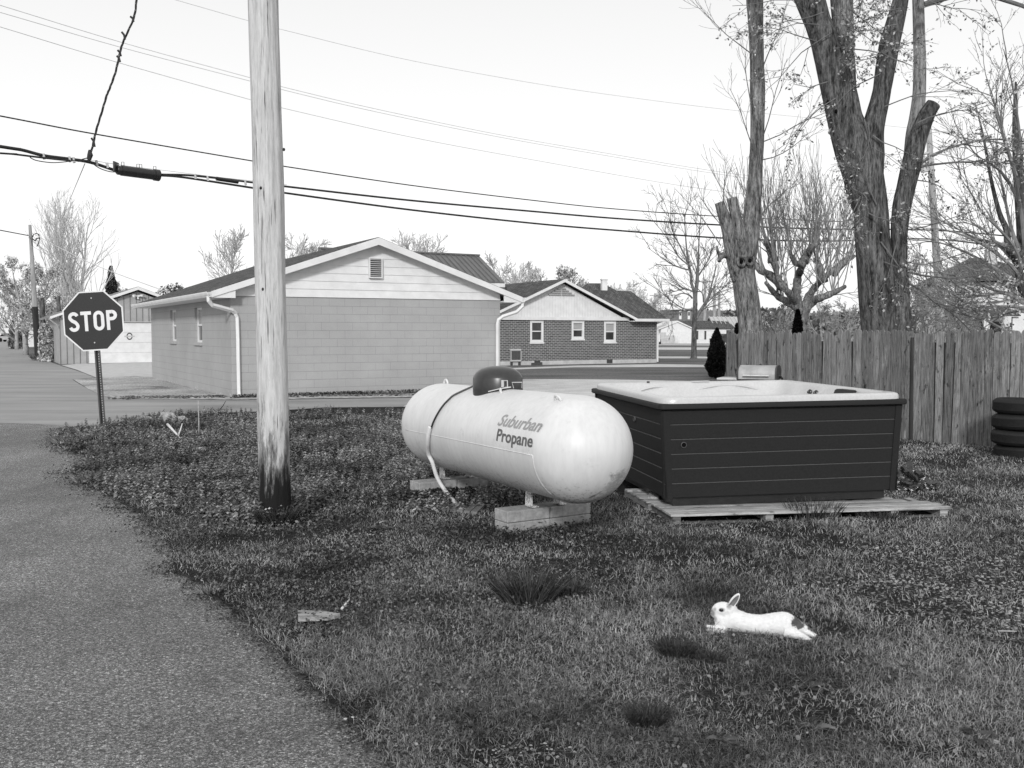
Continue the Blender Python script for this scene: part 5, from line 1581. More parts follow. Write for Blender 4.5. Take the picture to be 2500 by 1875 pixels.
# ================================================================== FENCE
def FP(Z): return Vector((11.8-0.4*Z if Z > 14.7 else 5.92+0.75*(14.7-Z), Z, 0))
fence = thing('wooden_fence', 'tall weathered picket privacy fence with rounded tops running behind the hot tub', 'fence', FP(14.7), 0)
r_ = random.Random(11)
fh = 1.64
def picket_mesh(wd, h):
    mm = MB(); n = 8
    pts = [(-wd/2,0),(wd/2,0),(wd/2,h-wd*0.42)]
    for k in range(1, n):
        a = math.pi*k/n
        pts.append((wd/2*math.cos(a)*0.92, h-wd*0.42+wd*0.42*math.sin(a)**0.8))
    pts.append((-wd/2,h-wd*0.42))
    mm.prism([(p[0],-0.009,p[1]) for p in pts], (0,0.018,0))
    return mm
npk = 0
def fence_run(A, B, lean):
    """pickets, rails and posts between two ground points, faced towards the yard"""
    global npk
    d = (B-A).normalized(); L_ = (B-A).length; ang = math.atan2(d.y, d.x)
    nrm_ = Vector((-d.y, d.x, 0))
    if nrm_.x > 0: nrm_ = -nrm_
    Mr = Matrix.Translation(A - FP(14.7)) @ Matrix.Rotation(ang, 4, 'Z')
    sd = 1 if (Matrix.Rotation(ang, 3, 'Z') @ Vector((0,1,0))).dot(nrm_) > 0 else -1
    x = 0.0
    while x < L_-0.03:
        wd = r_.uniform(0.104, 0.120)
        gone = npk in (13,)
        h = fh + r_.gauss(0,0.016) - (0.15 if gone else 0) - 0.015*math.sin(npk*0.31)
        o = picket_mesh(wd, h).build('picket', M['picket'], fence)
        loc = Mr @ Vector((x+wd/2, sd*(0.032 + r_.uniform(-0.004,0.008)), 0))
        o.location = loc
        o.rotation_euler = (R(r_.uniform(-0.6,0.6)), R(r_.gauss(0,0.5)+lean), ang + R(r_.uniform(-2.5,2.5)))
        x += wd + r_.choice((0.002,0.005,0.010,0.018)); npk += 1
    for z_ in (0.28, 0.82, 1.36):
        mm = MB(); y0_, y1_ = sorted((sd*-0.04, sd*0.012)); mm.box(0, L_, y0_, y1_, z_, z_+0.085, Mr); mm.build('rail', M['picket'], fence)
    k = 0.2
    while k < L_:
        y0_, y1_ = sorted((sd*-0.14, sd*-0.045)); mm = MB(); mm.box(k-0.045, k+0.045, y0_, y1_, -0.1, fh-0.06, Mr); mm.build('post', M['picket'], fence); k += 2.2
    y0_, y1_ = sorted((sd*0.013, sd*0.017)); mm = MB(); mm.box(0, L_, y0_, y1_, 0.03, fh-0.17, Mr); mm.build('backing_board', M['fence_gap_shade'], fence)  # back layer in near-black, shade of the picket gaps put into its colour
M['fence_gap_shade'] = m_noise('fence_gap_shade', 0.02, 0.06, 12, stretch=(1,1,0.1), rough=0.95)
fence_run(FP(11.9), FP(14.7), -0.2)
fence_run(FP(14.701), FP(19.05), 0.9)
e0 = FP(19.05)-FP(14.7)
mm = MB(); mm.box(e0.x-0.05, e0.x+0.05, e0.y-0.01, e0.y+0.08, -0.1, fh+0.02); mm.build('post', M['picket'], fence)
mm = MB(); mm.box(-0.035, 0.015, -0.09, -0.05, -0.05, fh-0.1); mm.build('post', M['fence_gap_shade'], fence)  # narrow dark post added to read as the gap at the bend

# bird-box like block above the fence (dark post top)
# ================================================================== GRILL
GY = 15.6
g_ = at(1853, 927, GY); g_.z = 0
grl = thing('barbecue_grill', 'faded grey barbecue grill with closed lid between the hot tub and the fence', 'grill', g_, R(-24))
M['grill_lid'] = m_noise('grill_lid', 0.26, 0.46, 6, stretch=(1,1,0.5), rough=0.5, metal=0.2, spec=0.5)
lh0 = 0.885; glw = 0.56
prof = []
gd = 0.46
for k in range(13):
    a = math.pi*(0.0+k/12)
    prof.append((-gd/2*math.cos(a)*1.0, lh0+0.075+0.14*math.sin(a)**0.7))
prof = [(-gd/2, lh0)] + prof + [(gd/2, lh0)]
mm = MB(); mm.prism([(-glw/2, y_, z_) for y_, z_ in prof], (glw,0,0)); lid = mm.build('lid', M['grill_lid'], grl, autosmooth=30)
for sx_ in (-1, 1):
    mm = MB(); mm.prism([(sx_*(glw/2+0.0), y_*1.04, lh0+(z_-lh0)*1.03) for y_, z_ in prof], (sx_*0.025,0,0)); mm.build('lid_end', M['dark_metal'], lid)
mm = MB(); mm.tube([(-0.2,-gd/2-0.055,lh0+0.06),(0.2,-gd/2-0.055,lh0+0.06)], 0.011, 8); mm.tube([(-0.19,-gd/2,lh0+0.06),(-0.19,-gd/2-0.05,lh0+0.06)], 0.008, 6); mm.tube([(0.19,-gd/2,lh0+0.06),(0.19,-gd/2-0.05,lh0+0.06)], 0.008, 6)
mm.build('handle', M['galv'], lid)
mm = MB(); mm.box(-0.05,0.05,-0.02,0.02,lh0+0.212,lh0+0.222); mm.ellipsoid((0.02,0,lh0+0.228),(0.018,0.018,0.012),8,6); mm.build('thermometer', M['dark_metal'], lid)
mm = MB(); mm.bbox(-glw/2-0.01, glw/2+0.01, -gd/2, gd/2, 0.62, lh0-0.004, 0.02); mm.build('firebox', M['dark_metal'], grl)
mm = MB(); mm.bbox(-glw/2-0.34, -glw/2-0.02, -gd/2, gd/2, lh0-0.02, lh0+0.012, 0.008); mm.build('side_shelf', M['concrete'], grl)
mm = MB(); mm.tube([(glw/2+0.03,0.0,lh0+0.06),(glw/2+0.05,0.1,lh0+0.02),(glw/2+0.05,0.2,lh0-0.01)], 0.018, 6); mm.build('hinge', M['dark_metal'], grl)
for sx_ in (-1,1):
    for sy_ in (-1,1):
        mm = MB(); mm.tube([(sx_*0.25,sy_*0.19,0.0),(sx_*0.25,sy_*0.19,0.62)], 0.018, 8); mm.build('leg', M['dark_metal'], grl)

# ================================================================== TYRES
def tyre_mesh(mm, r=0.33, wd=0.195, tr=0.095):
    prof = [(0.20,0.02),(0.225,0.005),(0.27,0.0),(r-0.035,0.012),(r-0.012,0.03),(r-0.002,0.05)]
    for k in range(7):
        z0_ = 0.05+k*(wd-0.10)/7; z1_ = z0_+(wd-0.10)/7
        prof += [(r,z0_+0.002),(r,z1_-0.005),(r-0.007,z1_-0.003),(r-0.007,z1_)]
    prof += [(r-0.002,wd-0.05),(r-0.012,wd-0.03),(r-0.035,wd-0.012),(0.27,wd),(0.225,wd-0.005),(0.20,wd-0.02),(0.195,wd/2),(0.20,0.02)]
    n = 56; vs = []; fs = []
    for r__, z__ in prof:
        for k in range(n): vs.append((r__*math.cos(2*math.pi*k/n), r__*math.sin(2*math.pi*k/n), z__))
    for i in range(len(prof)-1):
        for k in range(n):
            k2 = (k+1) % n; fs.append((i*n+k, i*n+k2, (i+1)*n+k2, (i+1)*n+k))
    mm.add(vs, fs)
tb = at(2486, 1100, 12.75); tb.z = 0
tyre0 = MB(); tyre_mesh(tyre0)
t0 = tyre0.build('car_tyre', M['rubber'], autosmooth=35)
labs = ['bottom tyre of the stack by the fence, sunk in the grass','second tyre from the ground in the stack by the fence','third tyre up in the stack by the fence','topmost tyre of the stack in front of the fence']
offs = [(0.05,0.02),(0.0,0.0),(0.005,-0.01),(0.012,0.0)]
for k in range(4):
    o = t0 if k == 0 else t0.copy()
    if k: COL.objects.link(o)
    tag(o, labs[k], 'tyre', 'tyres stacked by the fence')
    o.location = (tb.x+offs[k][0], tb.y+offs[k][1], -0.03+k*0.2); o.rotation_euler = (R([0,1,-0.5,0.7][k]), R([0,-0.8,0.8,-0.4][k]), k*0.7)

# black plastic bag beside the tub
bg_ = grd(2228, 1200)
bgp = thing('plastic_bag', 'crumpled black plastic bag lying behind the right corner of the hot tub', 'bag', (bg_.x, bg_.y, 0))
def crumple(c, r, seed, amp=0.35):
    bm = bmesh.new(); bmesh.ops.create_icosphere(bm, subdivisions=4, radius=1.0)
    for v in bm.verts:
        n = mnoise.noise(v.co*2.0+Vector((seed,0,0)))*amp + abs(mnoise.noise(v.co*5+Vector((seed,5,0))))*amp*0.6 + mnoise.noise(v.co*11+Vector((seed,9,0)))*amp*0.25
        v.co = v.co*(1+n); v.co = Vector((v.co.x*r[0]+c[0], v.co.y*r[1]+c[1], max(0.0, v.co.z*r[2]+c[2])))
    me = bpy.data.meshes.new('bag'); bm.to_mesh(me); bm.free(); return me
M['bag'] = m_noise('bag', 0.006, 0.02, 14, rough=0.22, spec=0.8, bump=0.6, bdist=0.02)
for c, r__, sd_ in (((-0.02,0.05,0.10),(0.13,0.14,0.16),1),((0.13,0.0,0.05),(0.13,0.13,0.07),4),((-0.08,-0.03,0.06),(0.14,0.10,0.08),7)):
    me = crumple(c, r__, sd_); me.materials.append(M['bag']); o = bpy.data.objects.new('bag_fold', me); COL.objects.link(o); o.parent = bgp

# ================================================================== SMALL THINGS ON THE GROUND
def rock(px, py, sx_, sy_, sz_, lab, seed):
    p = grd(px, py)
    bm = bmesh.new(); bmesh.ops.create_icosphere(bm, subdivisions=3, radius=1.0)
    for v in bm.verts:
        n = mnoise.noise(v.co*1.3+Vector((seed,0,0)))*0.35 + mnoise.noise(v.co*4+Vector((seed,3,0)))*0.10
        v.co = v.co*(1+n); v.co = Vector((v.co.x*sx_, v.co.y*sy_, v.co.z*sz_))
    me = bpy.data.meshes.new('rock'); bm.to_mesh(me); bm.free(); me.materials.append(M['stone'])
    o = bpy.data.objects.new('rock', me); COL.objects.link(o); o.location = (p.x, p.y, sz_*0.35)
    return tag(o, lab, 'rock')
rock(408, 1033, 0.16, 0.14, 0.17, 'tallest pale rock at the back edge of the lawn', 2)
rock(440, 1034, 0.14, 0.12, 0.10, 'pale rock just right of the tallest one at the lawn edge', 5)
rock(350, 1030, 0.18, 0.12, 0.09, 'flat pale rock left of the tallest rock, nearer the stop sign', 9)
rock(482, 1101, 0.10, 0.07, 0.045, 'low flat stone among the weeds behind the near pole', 12)
def stick(name, lab, pts, r, mat='cut_wood', dz=None, cat='stick'):
    q = MB(); rr = [r*(1-0.5*i/(len(pts)-1)) for i in range(len(pts))]
    q.tube(pts, rr, 7); return tag(q.build(name, M[mat], smooth=True), lab, cat)
Yk = grd(485, 1064).y
stick('stake', 'thin pale upright stake stuck in the weeds left of the near pole', [at(486,1066,Yk), at(485.5,1030,Yk), at(484.5,1000,Yk), at(484,978,Yk)], 0.013, 'cut_wood', cat='stake')
M['pale_wood'] = m_noise('pale_wood', 0.5, 0.7, 20, rough=0.9)
Yk = grd(438, 1074).y
stick('stick', 'pale broken branch slanting down to the right in the weeds', [at(409,1036,Yk+0.3), at(424,1052,Yk+0.1), at(442,1072,Yk)], 0.022, 'pale_wood')
stick('stick', 'short pale forked twig leaning against the slanting branch', [at(435,1064,Yk+0.05), at(441,1048,Yk+0.1), at(445,1034,Yk+0.15)], 0.014, 'pale_wood')
Yk = grd(531, 1010).y
q = MB()
q.tube([at(531,1010,Yk), at(537,1000,Yk), at(545,990,Yk), at(551,979,Yk)], [0.012,0.01,0.008,0.005], 5)
q.tube([at(531,1010,Yk), at(524,1002,Yk), at(518,996,Yk)], [0.01,0.008,0.005], 5); q.tube([at(538,999,Yk), at(547,999,Yk)], [0.008,0.004], 5)
tag(q.build('twig', M['creosote']), 'dark forked twig standing at the street edge left of the near pole', 'twig')
q = MB()
p0 = grd(728, 1532); 
c = [grd(727,1519), grd(790,1520), grd(830,1527), grd(800,1535), grd(728,1538)]
c = [Vector((a.x,a.y,0.045)) for a in c]
q.prism(c, (0,0,0.022))
tag(q.build('wood_offcut', M['deck_board']), 'tapered pale wood offcut lying on the lawn below the near pole', 'wood')
a = grd(834,1508); b = grd(853,1493)
stick('stick', 'short straight pale stick just above the wood offcut', [Vector((a.x,a.y,0.05)), Vector((b.x,b.y,0.07))], 0.008, 'pale_wood')
for (xa,ya,xb,yb,lab) in ((2436,1561,2482,1564,'thin straight pale stick on the gravel patch at the right edge'),(926,1289,945,1285,'small pale chip on the soil left of the near blocks')):
    a = grd(xa,ya); b = grd(xb,yb); stick('stick', lab, [Vector((a.x,a.y,0.045)), Vector((b.x,b.y,0.05))], 0.005, 'cut_wood')
# ================================================================== RABBIT
rc = grd(1858, 1556)
RS = 0.1808*rc.y/F*1.0/_cp
rab = thing('rabbit', 'white rabbit with dark rump patch stretched out on its belly on the lawn', 'rabbit', (rc.x, rc.y, 0.020), R(-17))
def rbase(zx): return 745+0.108*zx
def RP(zx, zy, y=0.0): return Vector(((zx-1150)*RS/math.cos(R(17)), y*RS, (rbase(zx)-zy)*RS))
def loft(mm, secs, n=18):
    """secs: (zx, ztop, zbot, halfwidth, ycentre)"""
    vs = []; fs = []
    for zx, zt, zb__, hw, yc in secs:
        cz = (zt+zb__)/2; hz_ = (zb__-zt)/2
        for k in range(n):
            a = 2*math.pi*k/n
            vs.append(RP(zx, cz - hz_*math.sin(a), yc + hw*math.cos(a)))
    m = len(secs)
    for i in range(m-1):
        for k in range(n):
            k2 = (k+1) % n; fs.append((i*n+k, i*n+k2, (i+1)*n+k2, (i+1)*n+k))
    fs.append(tuple(range(n))[::-1]); fs.append(tuple(range((m-1)*n, m*n)))
    mm.add(vs, fs)
mm = MB()
loft(mm, [(556,690,775,30,0),(590,640,792,70,0),(640,600,800,92,0),(700,560,812,105,0),(760,520,818,112,0),(820,528,824,118,0),(880,556,832,124,0),(960,592,846,130,0),(1050,611,858,134,0),(1130,618,866,137,0),
          (1220,606,874,140,0),(1310,590,884,145,0),(1400,581,892,150,0),(1460,588,894,145,0),(1510,612,892,132,0),(1560,650,886,112,0),(1610,688,878,90,0),(1650,722,860,66,0),(1685,752,830,36,0)])
mm.ellipsoid(RP(660,522), (145*RS,86*RS,96*RS), 20, 14)
mm.ellipsoid(RP(600,545), (100*RS,66*RS,92*RS), 18, 12)
mm.ellipsoid(RP(560,570), (62*RS,50*RS,66*RS), 16, 12)
mm.ellipsoid(RP(610,610), (80*RS,72*RS,62*RS), 16, 12)
mm.ellipsoid(RP(740,530), (100*RS,86*RS,84*RS), 16, 12)
mm.ellipsoid(RP(640,660), (100*RS,92*RS,92*RS), 16, 12)
mm.ellipsoid(RP(1440,740,-70), (150*RS,80*RS,125*RS), 18, 12)
mm.tube([RP(700,770,-85), RP(600,765,-70), RP(520,752,-60), RP(462,742,-55), RP(442,738,-55)], [38*RS,30*RS,25*RS,24*RS,14*RS], 10)
mm.tube([RP(700,800,-115), RP(620,795,-118), RP(540,785,-118), RP(470,775,-116), RP(448,772,-115)], [34*RS,26*RS,20*RS,19*RS,12*RS], 10)
mm.tube([RP(1450,800,-110), RP(1560,830,-120), RP(1650,868,-122), RP(1710,902,-118), RP(1772,938,-112)], [80*RS,66*RS,46*RS,32*RS,22*RS], 12)
mm.tube([RP(1500,780,20), RP(1600,810,15), RP(1680,836,5), RP(1760,874,-5), RP(1840,918,-15)], [60*RS,46*RS,38*RS,33*RS,26*RS], 12)
mm.ellipsoid(RP(1700,790,10), (34*RS,30*RS,24*RS), 10, 8)
tmp = mm.build('body', M['white_paint'])
m_ = tmp.modifiers.new('r', 'REMESH'); m_.mode = 'VOXEL'; m_.voxel_size = 0.0042
m2 = tmp.modifiers.new('s', 'SMOOTH'); m2.factor = 0.6; m2.iterations = 7
bpy.context.view_layer.update()
dg = bpy.context.evaluated_depsgraph_get()
me = bpy.data.meshes.new_from_object(tmp.evaluated_get(dg))
bpy.data.objects.remove(tmp)
def m_rabbit(name, fur=False):
    m, t, b = _new(name, 0.9, 0.15)
    tc = t.nodes.new('ShaderNodeTexCoord')
    n = _noise(t, _coord(t), 40, 4)
    c = _ramp(t, n, [(0.3, 0.72), (0.7, 0.82)])
    def spot(c_, p, rad, val, soft=0.35, wob=0.5, ):
        vm = t.nodes.new('ShaderNodeVectorMath'); vm.operation = 'SUBTRACT'; t.links.new(tc.outputs['Object'], vm.inputs[0]); vm.inputs[1].default_value = p
        vs_ = t.nodes.new('ShaderNodeVectorMath'); vs_.operation = 'DIVIDE'; t.links.new(vm.outputs[0], vs_.inputs[0]); vs_.inputs[1].default_value = rad
        ln = t.nodes.new('ShaderNodeVectorMath'); ln.operation = 'LENGTH'; t.links.new(vs_.outputs[0], ln.inputs[0])
        d = _math(t, 'ADD', ln.outputs['Value'], _math(t, 'MULTIPLY', _math(t, 'SUBTRACT', _noise(t, _coord(t), 90, 3), 0.5), wob))
        k = _ramp(t, d, [(1-soft, 1), (1.0, 0)])
        return _mix(t, k, c_, val)
    c = spot(c, RP(1590,700,-50), (72*RS,200*RS,62*RS), 0.10, 0.25, 1.6)
    c = spot(c, RP(1640,752,-50), (62*RS,200*RS,52*RS), 0.12, 0.25, 1.6)
    c = spot(c, RP(525,555,-30), (52*RS,90*RS,75*RS), 0.30, 0.6)
    c = spot(c, RP(560,640,-30), (50*RS,90*RS,50*RS), 0.42, 0.6)
    c = spot(c, RP(648,508,-85), (50*RS,50*RS,36*RS), 0.25, 0.5)
    c = spot(c, RP(560,505,-40), (30*RS,60*RS,30*RS), 0.36, 0.7)
    c = spot(c, RP(740,470,-40), (50*RS,80*RS,60*RS), 0.35, 0.7)
    c = spot(c, RP(1850,925,-15), (36*RS,60*RS,40*RS), 0.14, 0.3)
    c = spot(c, RP(445,735,-55), (16*RS,30*RS,25*RS), 0.3, 0.3)
    t.links.new(c, b.inputs['Base Color'])
    return m
M['rabbit'] = m_rabbit('rabbit_fur')
me.materials.clear(); me.materials.append(M['rabbit'])
for p in me.polygons: p.use_smooth = True
me.name = 'body'
ro = bpy.data.objects.new('body', me); COL.objects.link(ro); ro.parent = rab
# short fur over the body
nv = len(me.vertices)
co = np.empty(nv*3, np.float32); me.vertices.foreach_get('co', co); co = co.reshape(-1,3)
no = np.empty(nv*3, np.float32); me.vertices.foreach_get('normal', no); no = no.reshape(-1,3)
rs_ = np.random.RandomState(5)
idx = rs_.choice(nv, min(nv, 26000), replace=nv < 26000)
idx = np.concatenate([idx, rs_.choice(nv, 20000)])
p = co[idx] + rs_.uniform(-0.0015,0.0015,(len(idx),3)); nn = no[idx]
comb = np.stack([np.full(len(idx),0.9), np.zeros(len(idx)), np.full(len(idx),-0.25)],1)
d = nn*0.55 + comb*0.8 + rs_.normal(0,0.25,(len(idx),3))
d /= np.linalg.norm(d,axis=1,keepdims=True)
ln = rs_.uniform(0.004,0.010,(len(idx),1))
sd_ = np.cross(d, rs_.normal(0,1,(len(idx),3))); sd_ /= np.linalg.norm(sd_,axis=1,keepdims=True)
V = np.stack([p - sd_*0.0005, p + sd_*0.0005, p + d*ln], 1).reshape(-1,3)
fo = np_mesh('fur', V, np.arange(len(V)).reshape(-1,3), M['rabbit'], 3)
fo.parent = ro
# eyes
M['eye'] = m_noise('eye', 0.006, 0.01, 5, rough=0.06, spec=0.9, bump=0)
for sy_ in (-1, 1):
    q = MB(); q.ellipsoid(RP(640,510,sy_*84), (30*RS,15*RS,22*RS), 14, 10); q.build('eye', M['eye'], rab, smooth=True)
q = MB(); q.ellipsoid(RP(505,562,0), (12*RS,18*RS,12*RS), 10, 8); q.build('nose', M['grill_lid'], rab, smooth=True)
# ears: cupped leaf shapes, dark lined
M['ear_in'] = m_noise('ear_in', 0.13, 0.20, 30, rough=0.8)
def ear(yc, tipx, tipy, rz_, nm='ear'):
    b0 = RP(745, 490, yc); tip = RP(tipx, tipy, yc*1.2)
    ax = (tip-b0); Ln = ax.length; ax.normalize()
    out_ = Vector((math.cos(R(rz_)), math.sin(R(rz_)), 0.0)); 
    wdv = ax.cross(Vector((0,-1,0))).normalized(); wdv = (wdv*math.cos(R(rz_)) + Vector((0,1,0))*math.sin(R(rz_))).normalized()
    fr = wdv.cross(ax).normalized()
    if fr.y > 0: fr = -fr
    nu_, nv_ = 12, 10
    def surf_(off, wscale):
        rows = []
        for i in range(nu_+1):
            t_ = i/nu_; wd = 46*RS*wscale*(math.sin(math.pi*min(1, 0.18+0.82*t_))**0.55)*(1.0 if t_ < 0.95 else 0.75)
            wd = max(wd, 6*RS)
            row = []
            for j in range(nv_+1):
                s__ = -1+2*j/nv_
                cup = -(1-s__*s__)*16*RS*math.sin(math.pi*min(1,0.25+t_*0.75))
                row.append(b0 + ax*(Ln*(t_ if wscale > 0.9 else 0.06+0.86*t_)) + wdv*(s__*wd) + fr*(cup+off))
            rows.append(row)
        return rows
    A = surf_(0, 1.0); B = surf_(-0.0035, 1.0)
    q = MB(); vs = [p_ for r__ in A for p_ in r__] + [p_ for r__ in B for p_ in r__]; n_1 = (nu_+1)*(nv_+1)
    fs = []
    W_ = nv_+1
    for i in range(nu_):
        for j in range(nv_):
            a = i*W_+j; fs.append((a,a+1,a+W_+1,a+W_)); fs.append((n_1+a,n_1+a+W_,n_1+a+W_+1,n_1+a+1))
    for i in range(nu_):
        for j in (0, nv_):
            a = i*W_+j; fs.append((a,a+W_,n_1+a+W_,n_1+a))
    for j in range(nv_):
        for i in (0, nu_):
            a = i*W_+j; fs.append((a,a+1,n_1+a+1,n_1+a))
    q.add(vs, fs); eo = q.build(nm, M['rabbit'], rab, smooth=True)
    I = surf_(0.0012, 0.72); q = MB(); q.add([p_ for r__ in I for p_ in r__], [(i*W_+j,i*W_+j+1,(i+1)*W_+j+1,(i+1)*W_+j) for i in range(nu_) for j in range(nv_)])
    q.build('ear_lining', M['ear_in'], eo, smooth=True)
ear(-38, 872, 305, 12)
ear(44, 858, 318, -14)

# ================================================================== TREES
def leafquads(rs, P, size, flat=0.5):
    """random leaf quads (two triangles) at points P (n,3)"""
    n = len(P)
    a = rs.normal(0,1,(n,3)); a /= np.linalg.norm(a,axis=1,keepdims=True)
    b = rs.normal(0,1,(n,3)); b[:,2] *= 1; b -= a*np.sum(a*b,1,keepdims=True); b /= np.linalg.norm(b,axis=1,keepdims=True)
    s = size*rs.uniform(0.6,1.3,(n,1))
    V = np.stack([P - a*s, P + b*s*0.55, P + a*s, P - b*s*0.55], 1).reshape(-1,3)
    return V, np.arange(n*4).reshape(-1,4)
class Tree:
    def __init__(s, seed, sides=(10,7,5,4,3,3)):
        s.r = random.Random(seed); s.mb = MB(); s.ends = []; s.sides = sides
    def path(s, p, d, L, r0, r1, n, wob, up, lvl):
        pts = [Vector(p)]; d = Vector(d).normalized(); rad = [r0]
        for i in range(n):
            d = (d + Vector((s.r.gauss(0,wob), s.r.gauss(0,wob), s.r.gauss(0,wob)+up))).normalized()
            pts.append(pts[-1] + d*(L/n)); rad.append(r0+(r1-r0)*(i+1)/n)
        s.mb.tube(pts, rad, s.sides[min(lvl, len(s.sides)-1)], cap=(lvl < 2))
        return pts, rad
    def grow(s, p, d, L, r, lvl, maxl, kids, spread, up, wob=0.12, ratio=0.62, rmin=0.004, t0=0.3, taper=0.35):
        n = 7 if lvl < 2 else 5
        pts, rad = s.path(p, d, L, r, max(rmin, r*taper), n, wob, up, lvl)
        if lvl >= maxl:
            s.ends.append(pts); return
        k = kids[min(lvl, len(kids)-1)]
        for c in range(k):
            t_ = t0 + (1-t0)*(c+s.r.random()*0.9)/k
            i = min(n-1, int(t_*n)); f_ = t_*n - i
            q = pts[i].lerp(pts[i+1], f_)
            dd = (pts[i+1]-pts[i]).normalized()
            ang = R(s.r.uniform(0.6,1.25)*spread)
            ref = Vector((s.r.gauss(0,1), s.r.gauss(0,1), s.r.gauss(0,1))); ref -= dd*ref.dot(dd); ref.normalize()
            nd_ = dd*math.cos(ang) + ref*math.sin(ang)
            s.grow(q, nd_, L*ratio*s.r.uniform(0.7,1.15)*(1.15-0.5*t_), max(rmin, rad[i]*0.62), lvl+1, maxl, kids, spread, up, wob, ratio, rmin, 0.15, taper)
def bare_tree(name, lab, base, H, r0, seed, mat='twig_far', kids=(9,6,5), spread=38, up=0.10, maxl=3, trunk_frac=0.55, lean=(0,0), group=None, leaf=None, leafn=0, leafs=0.05, rmin=0.012, wob=0.07, ratio=0.6, t0=0.3, tmat=None, stems=1):
    o = thing(name, lab, 'tree', base, 0, group)
    T = Tree(seed); T.mb = MB()
    tr = Tree(seed+1)
    crown = Tree(seed+2)
    for st in range(stems):
        sx_ = (st-(stems-1)/2)
        pts, rad = tr.path((sx_*r0*1.2,0,-0.1), (lean[0]+sx_*0.12,lean[1],1), H*0.92, r0*(1.0 if stems == 1 else 0.75), r0*0.12, 12, 0.03, 0.0, 0)
        for c in range(kids[0]):
            t_ = t0 + (0.97-t0)*(c+crown.r.random()*0.8)/kids[0]
            i = min(11, int(t_*12)); q = pts[i].lerp(pts[i+1], t_*12-i)
            a = crown.r.uniform(0, 2*math.pi); sp = R(crown.r.uniform(0.7,1.2)*spread)
            d = Vector((math.cos(a)*math.sin(sp), math.sin(a)*math.sin(sp), math.cos(sp)))
            crown.grow(q, d, H*0.42*(1.25-0.8*t_), max(rmin, rad[i]*0.5), 1, maxl, kids, spread*0.85, up, wob, ratio, rmin, 0.2)
    tr.mb.build('trunk', M[tmat or mat], o, smooth=True)
    cr = crown.mb.build('crown', M[mat], o)
    if leaf:
        rs = np.random.RandomState(seed)
        ends = [p for e in crown.ends for p in e]
        E = np.array([[p.x,p.y,p.z] for p in ends])
        P = E[rs.randint(0,len(E),leafn)] + rs.normal(0,0.12*H/8,(leafn,3))
        V, Fc = leafquads(rs, P, leafs)
        lo = np_mesh('leaves', V, Fc, M[leaf], 4); lo.parent = cr
    return o
def gz(px, py=None, Y=None):
    p = at(px, py if py else 812, Y); p.z = 0; return p
def Hat(py, Y): return CAM_H - (py-810)/F*Y

# ---- cut-back tree behind the fence (left of the big maple)
AY = 21.0
ta = gz(1838, 812, AY)
tA_ = thing('cut_back_tree', 'thick trunk with two sawn-off limbs and one tall stem, behind the fence end', 'tree', ta)
def bark_tube(mm, pts_px, Y, n=26, bumps=0.03, seed=0.0, dY=None):
    """pts_px: (xleft, xright, y) silhouettes -> tapered, rough barked limb"""
    rows = []
    for i, (xl, xr, y) in enumerate(pts_px):
        yy = Y + (dY[i] if dY else 0)
        c = at((xl+xr)/2, y, yy); r = (xr-xl)/2/F*yy
        rows.append((c, r))
    P = spline([c for c, r in rows], 7); Rr = []
    for i in range(len(rows)-1):
        for k in range(7): Rr.append(rows[i][1]+(rows[i+1][1]-rows[i][1])*k/7)
    Rr.append(rows[-1][1])
    vs = []; fs = []
    for i, (p, r) in enumerate(zip(P, Rr)):
        t_ = (P[min(i+1,len(P)-1)] - P[max(i-1,0)]).normalized()
        a_ = Vector((1,0,0)); a_ = (a_ - t_*a_.dot(t_)).normalized(); b_ = t_.cross(a_)
        for k in range(n):
            an = 2*math.pi*k/n
            q_ = Vector((math.cos(an)*3, math.sin(an)*3, p.z*0.6+seed))
            rr = r*(1 + mnoise.noise(q_)*bumps*3 + mnoise.noise(q_*3.1)*bumps*1.3)
            vs.append(p + a_*(rr*math.cos(an)) + b_*(rr*math.sin(an)))
    m = len(P)
    for i in range(m-1):
        for k in range(n):
            k2 = (k+1) % n; fs.append((i*n+k, i*n+k2, (i+1)*n+k2, (i+1)*n+k))
    fs.append(tuple(range(n))[::-1]); fs.append(tuple(range((m-1)*n, m*n)))
    mm.add(vs, fs)
    return P, Rr
mm = MB()
bark_tube(mm, [(1796,1880,985),(1800,1868,860),(1804,1862,804),(1795,1852,730),(1788,1842,667),(1786,1846,630),(1800,1852,590),(1812,1856,545),(1818,1858,500),(1825.5,1861.6,450),(1829,1862,400),(1832,1865,330),(1832,1867,217),(1832,1864,150),(1826,1863,40),(1822,1863,-40),(1822,1862,-400),(1828,1858,-900)], AY, seed=1)
mm.build('trunk', M['bark_mid'], tA_, world=True, smooth=True)
mm = MB(); bark_tube(mm, [(1786,1830,680),(1774,1815,640),(1766,1804,590),(1762,1795,560),(1754,1783,530),(1745,1768,494)], AY, seed=5, dY=[0,-0.1,-0.15,-0.2,-0.2,-0.2]); l1 = mm.build('limb', M['bark_mid'], tA_, world=True, smooth=True)
mm = MB(); bark_tube(mm, [(1800,1838,660),(1795,1830,600),(1790,1822,570),(1786,1812,540),(1780,1804,510),(1773,1799,483)], AY, seed=9, dY=[0,-0.15,-0.25,-0.25,-0.25,-0.25]); l2 = mm.build('limb', M['bark_mid'], tA_, world=True, smooth=True)
mm = MB(); bark_tube(mm, [(1776,1796,628),(1762,1778,622),(1752,1766,628),(1751,1760,638)], AY, 14, seed=12, dY=[0,-0.2,-0.3,-0.35]); mm.tube([at(1758,624,AY-0.3), at(1752,612,AY-0.3), at(1750,600,AY-0.3)], [0.05,0.03,0.02], 6); mm.tube([at(1770,622,AY-0.25), at(1768,608,AY-0.25)], [0.04,0.02], 6)
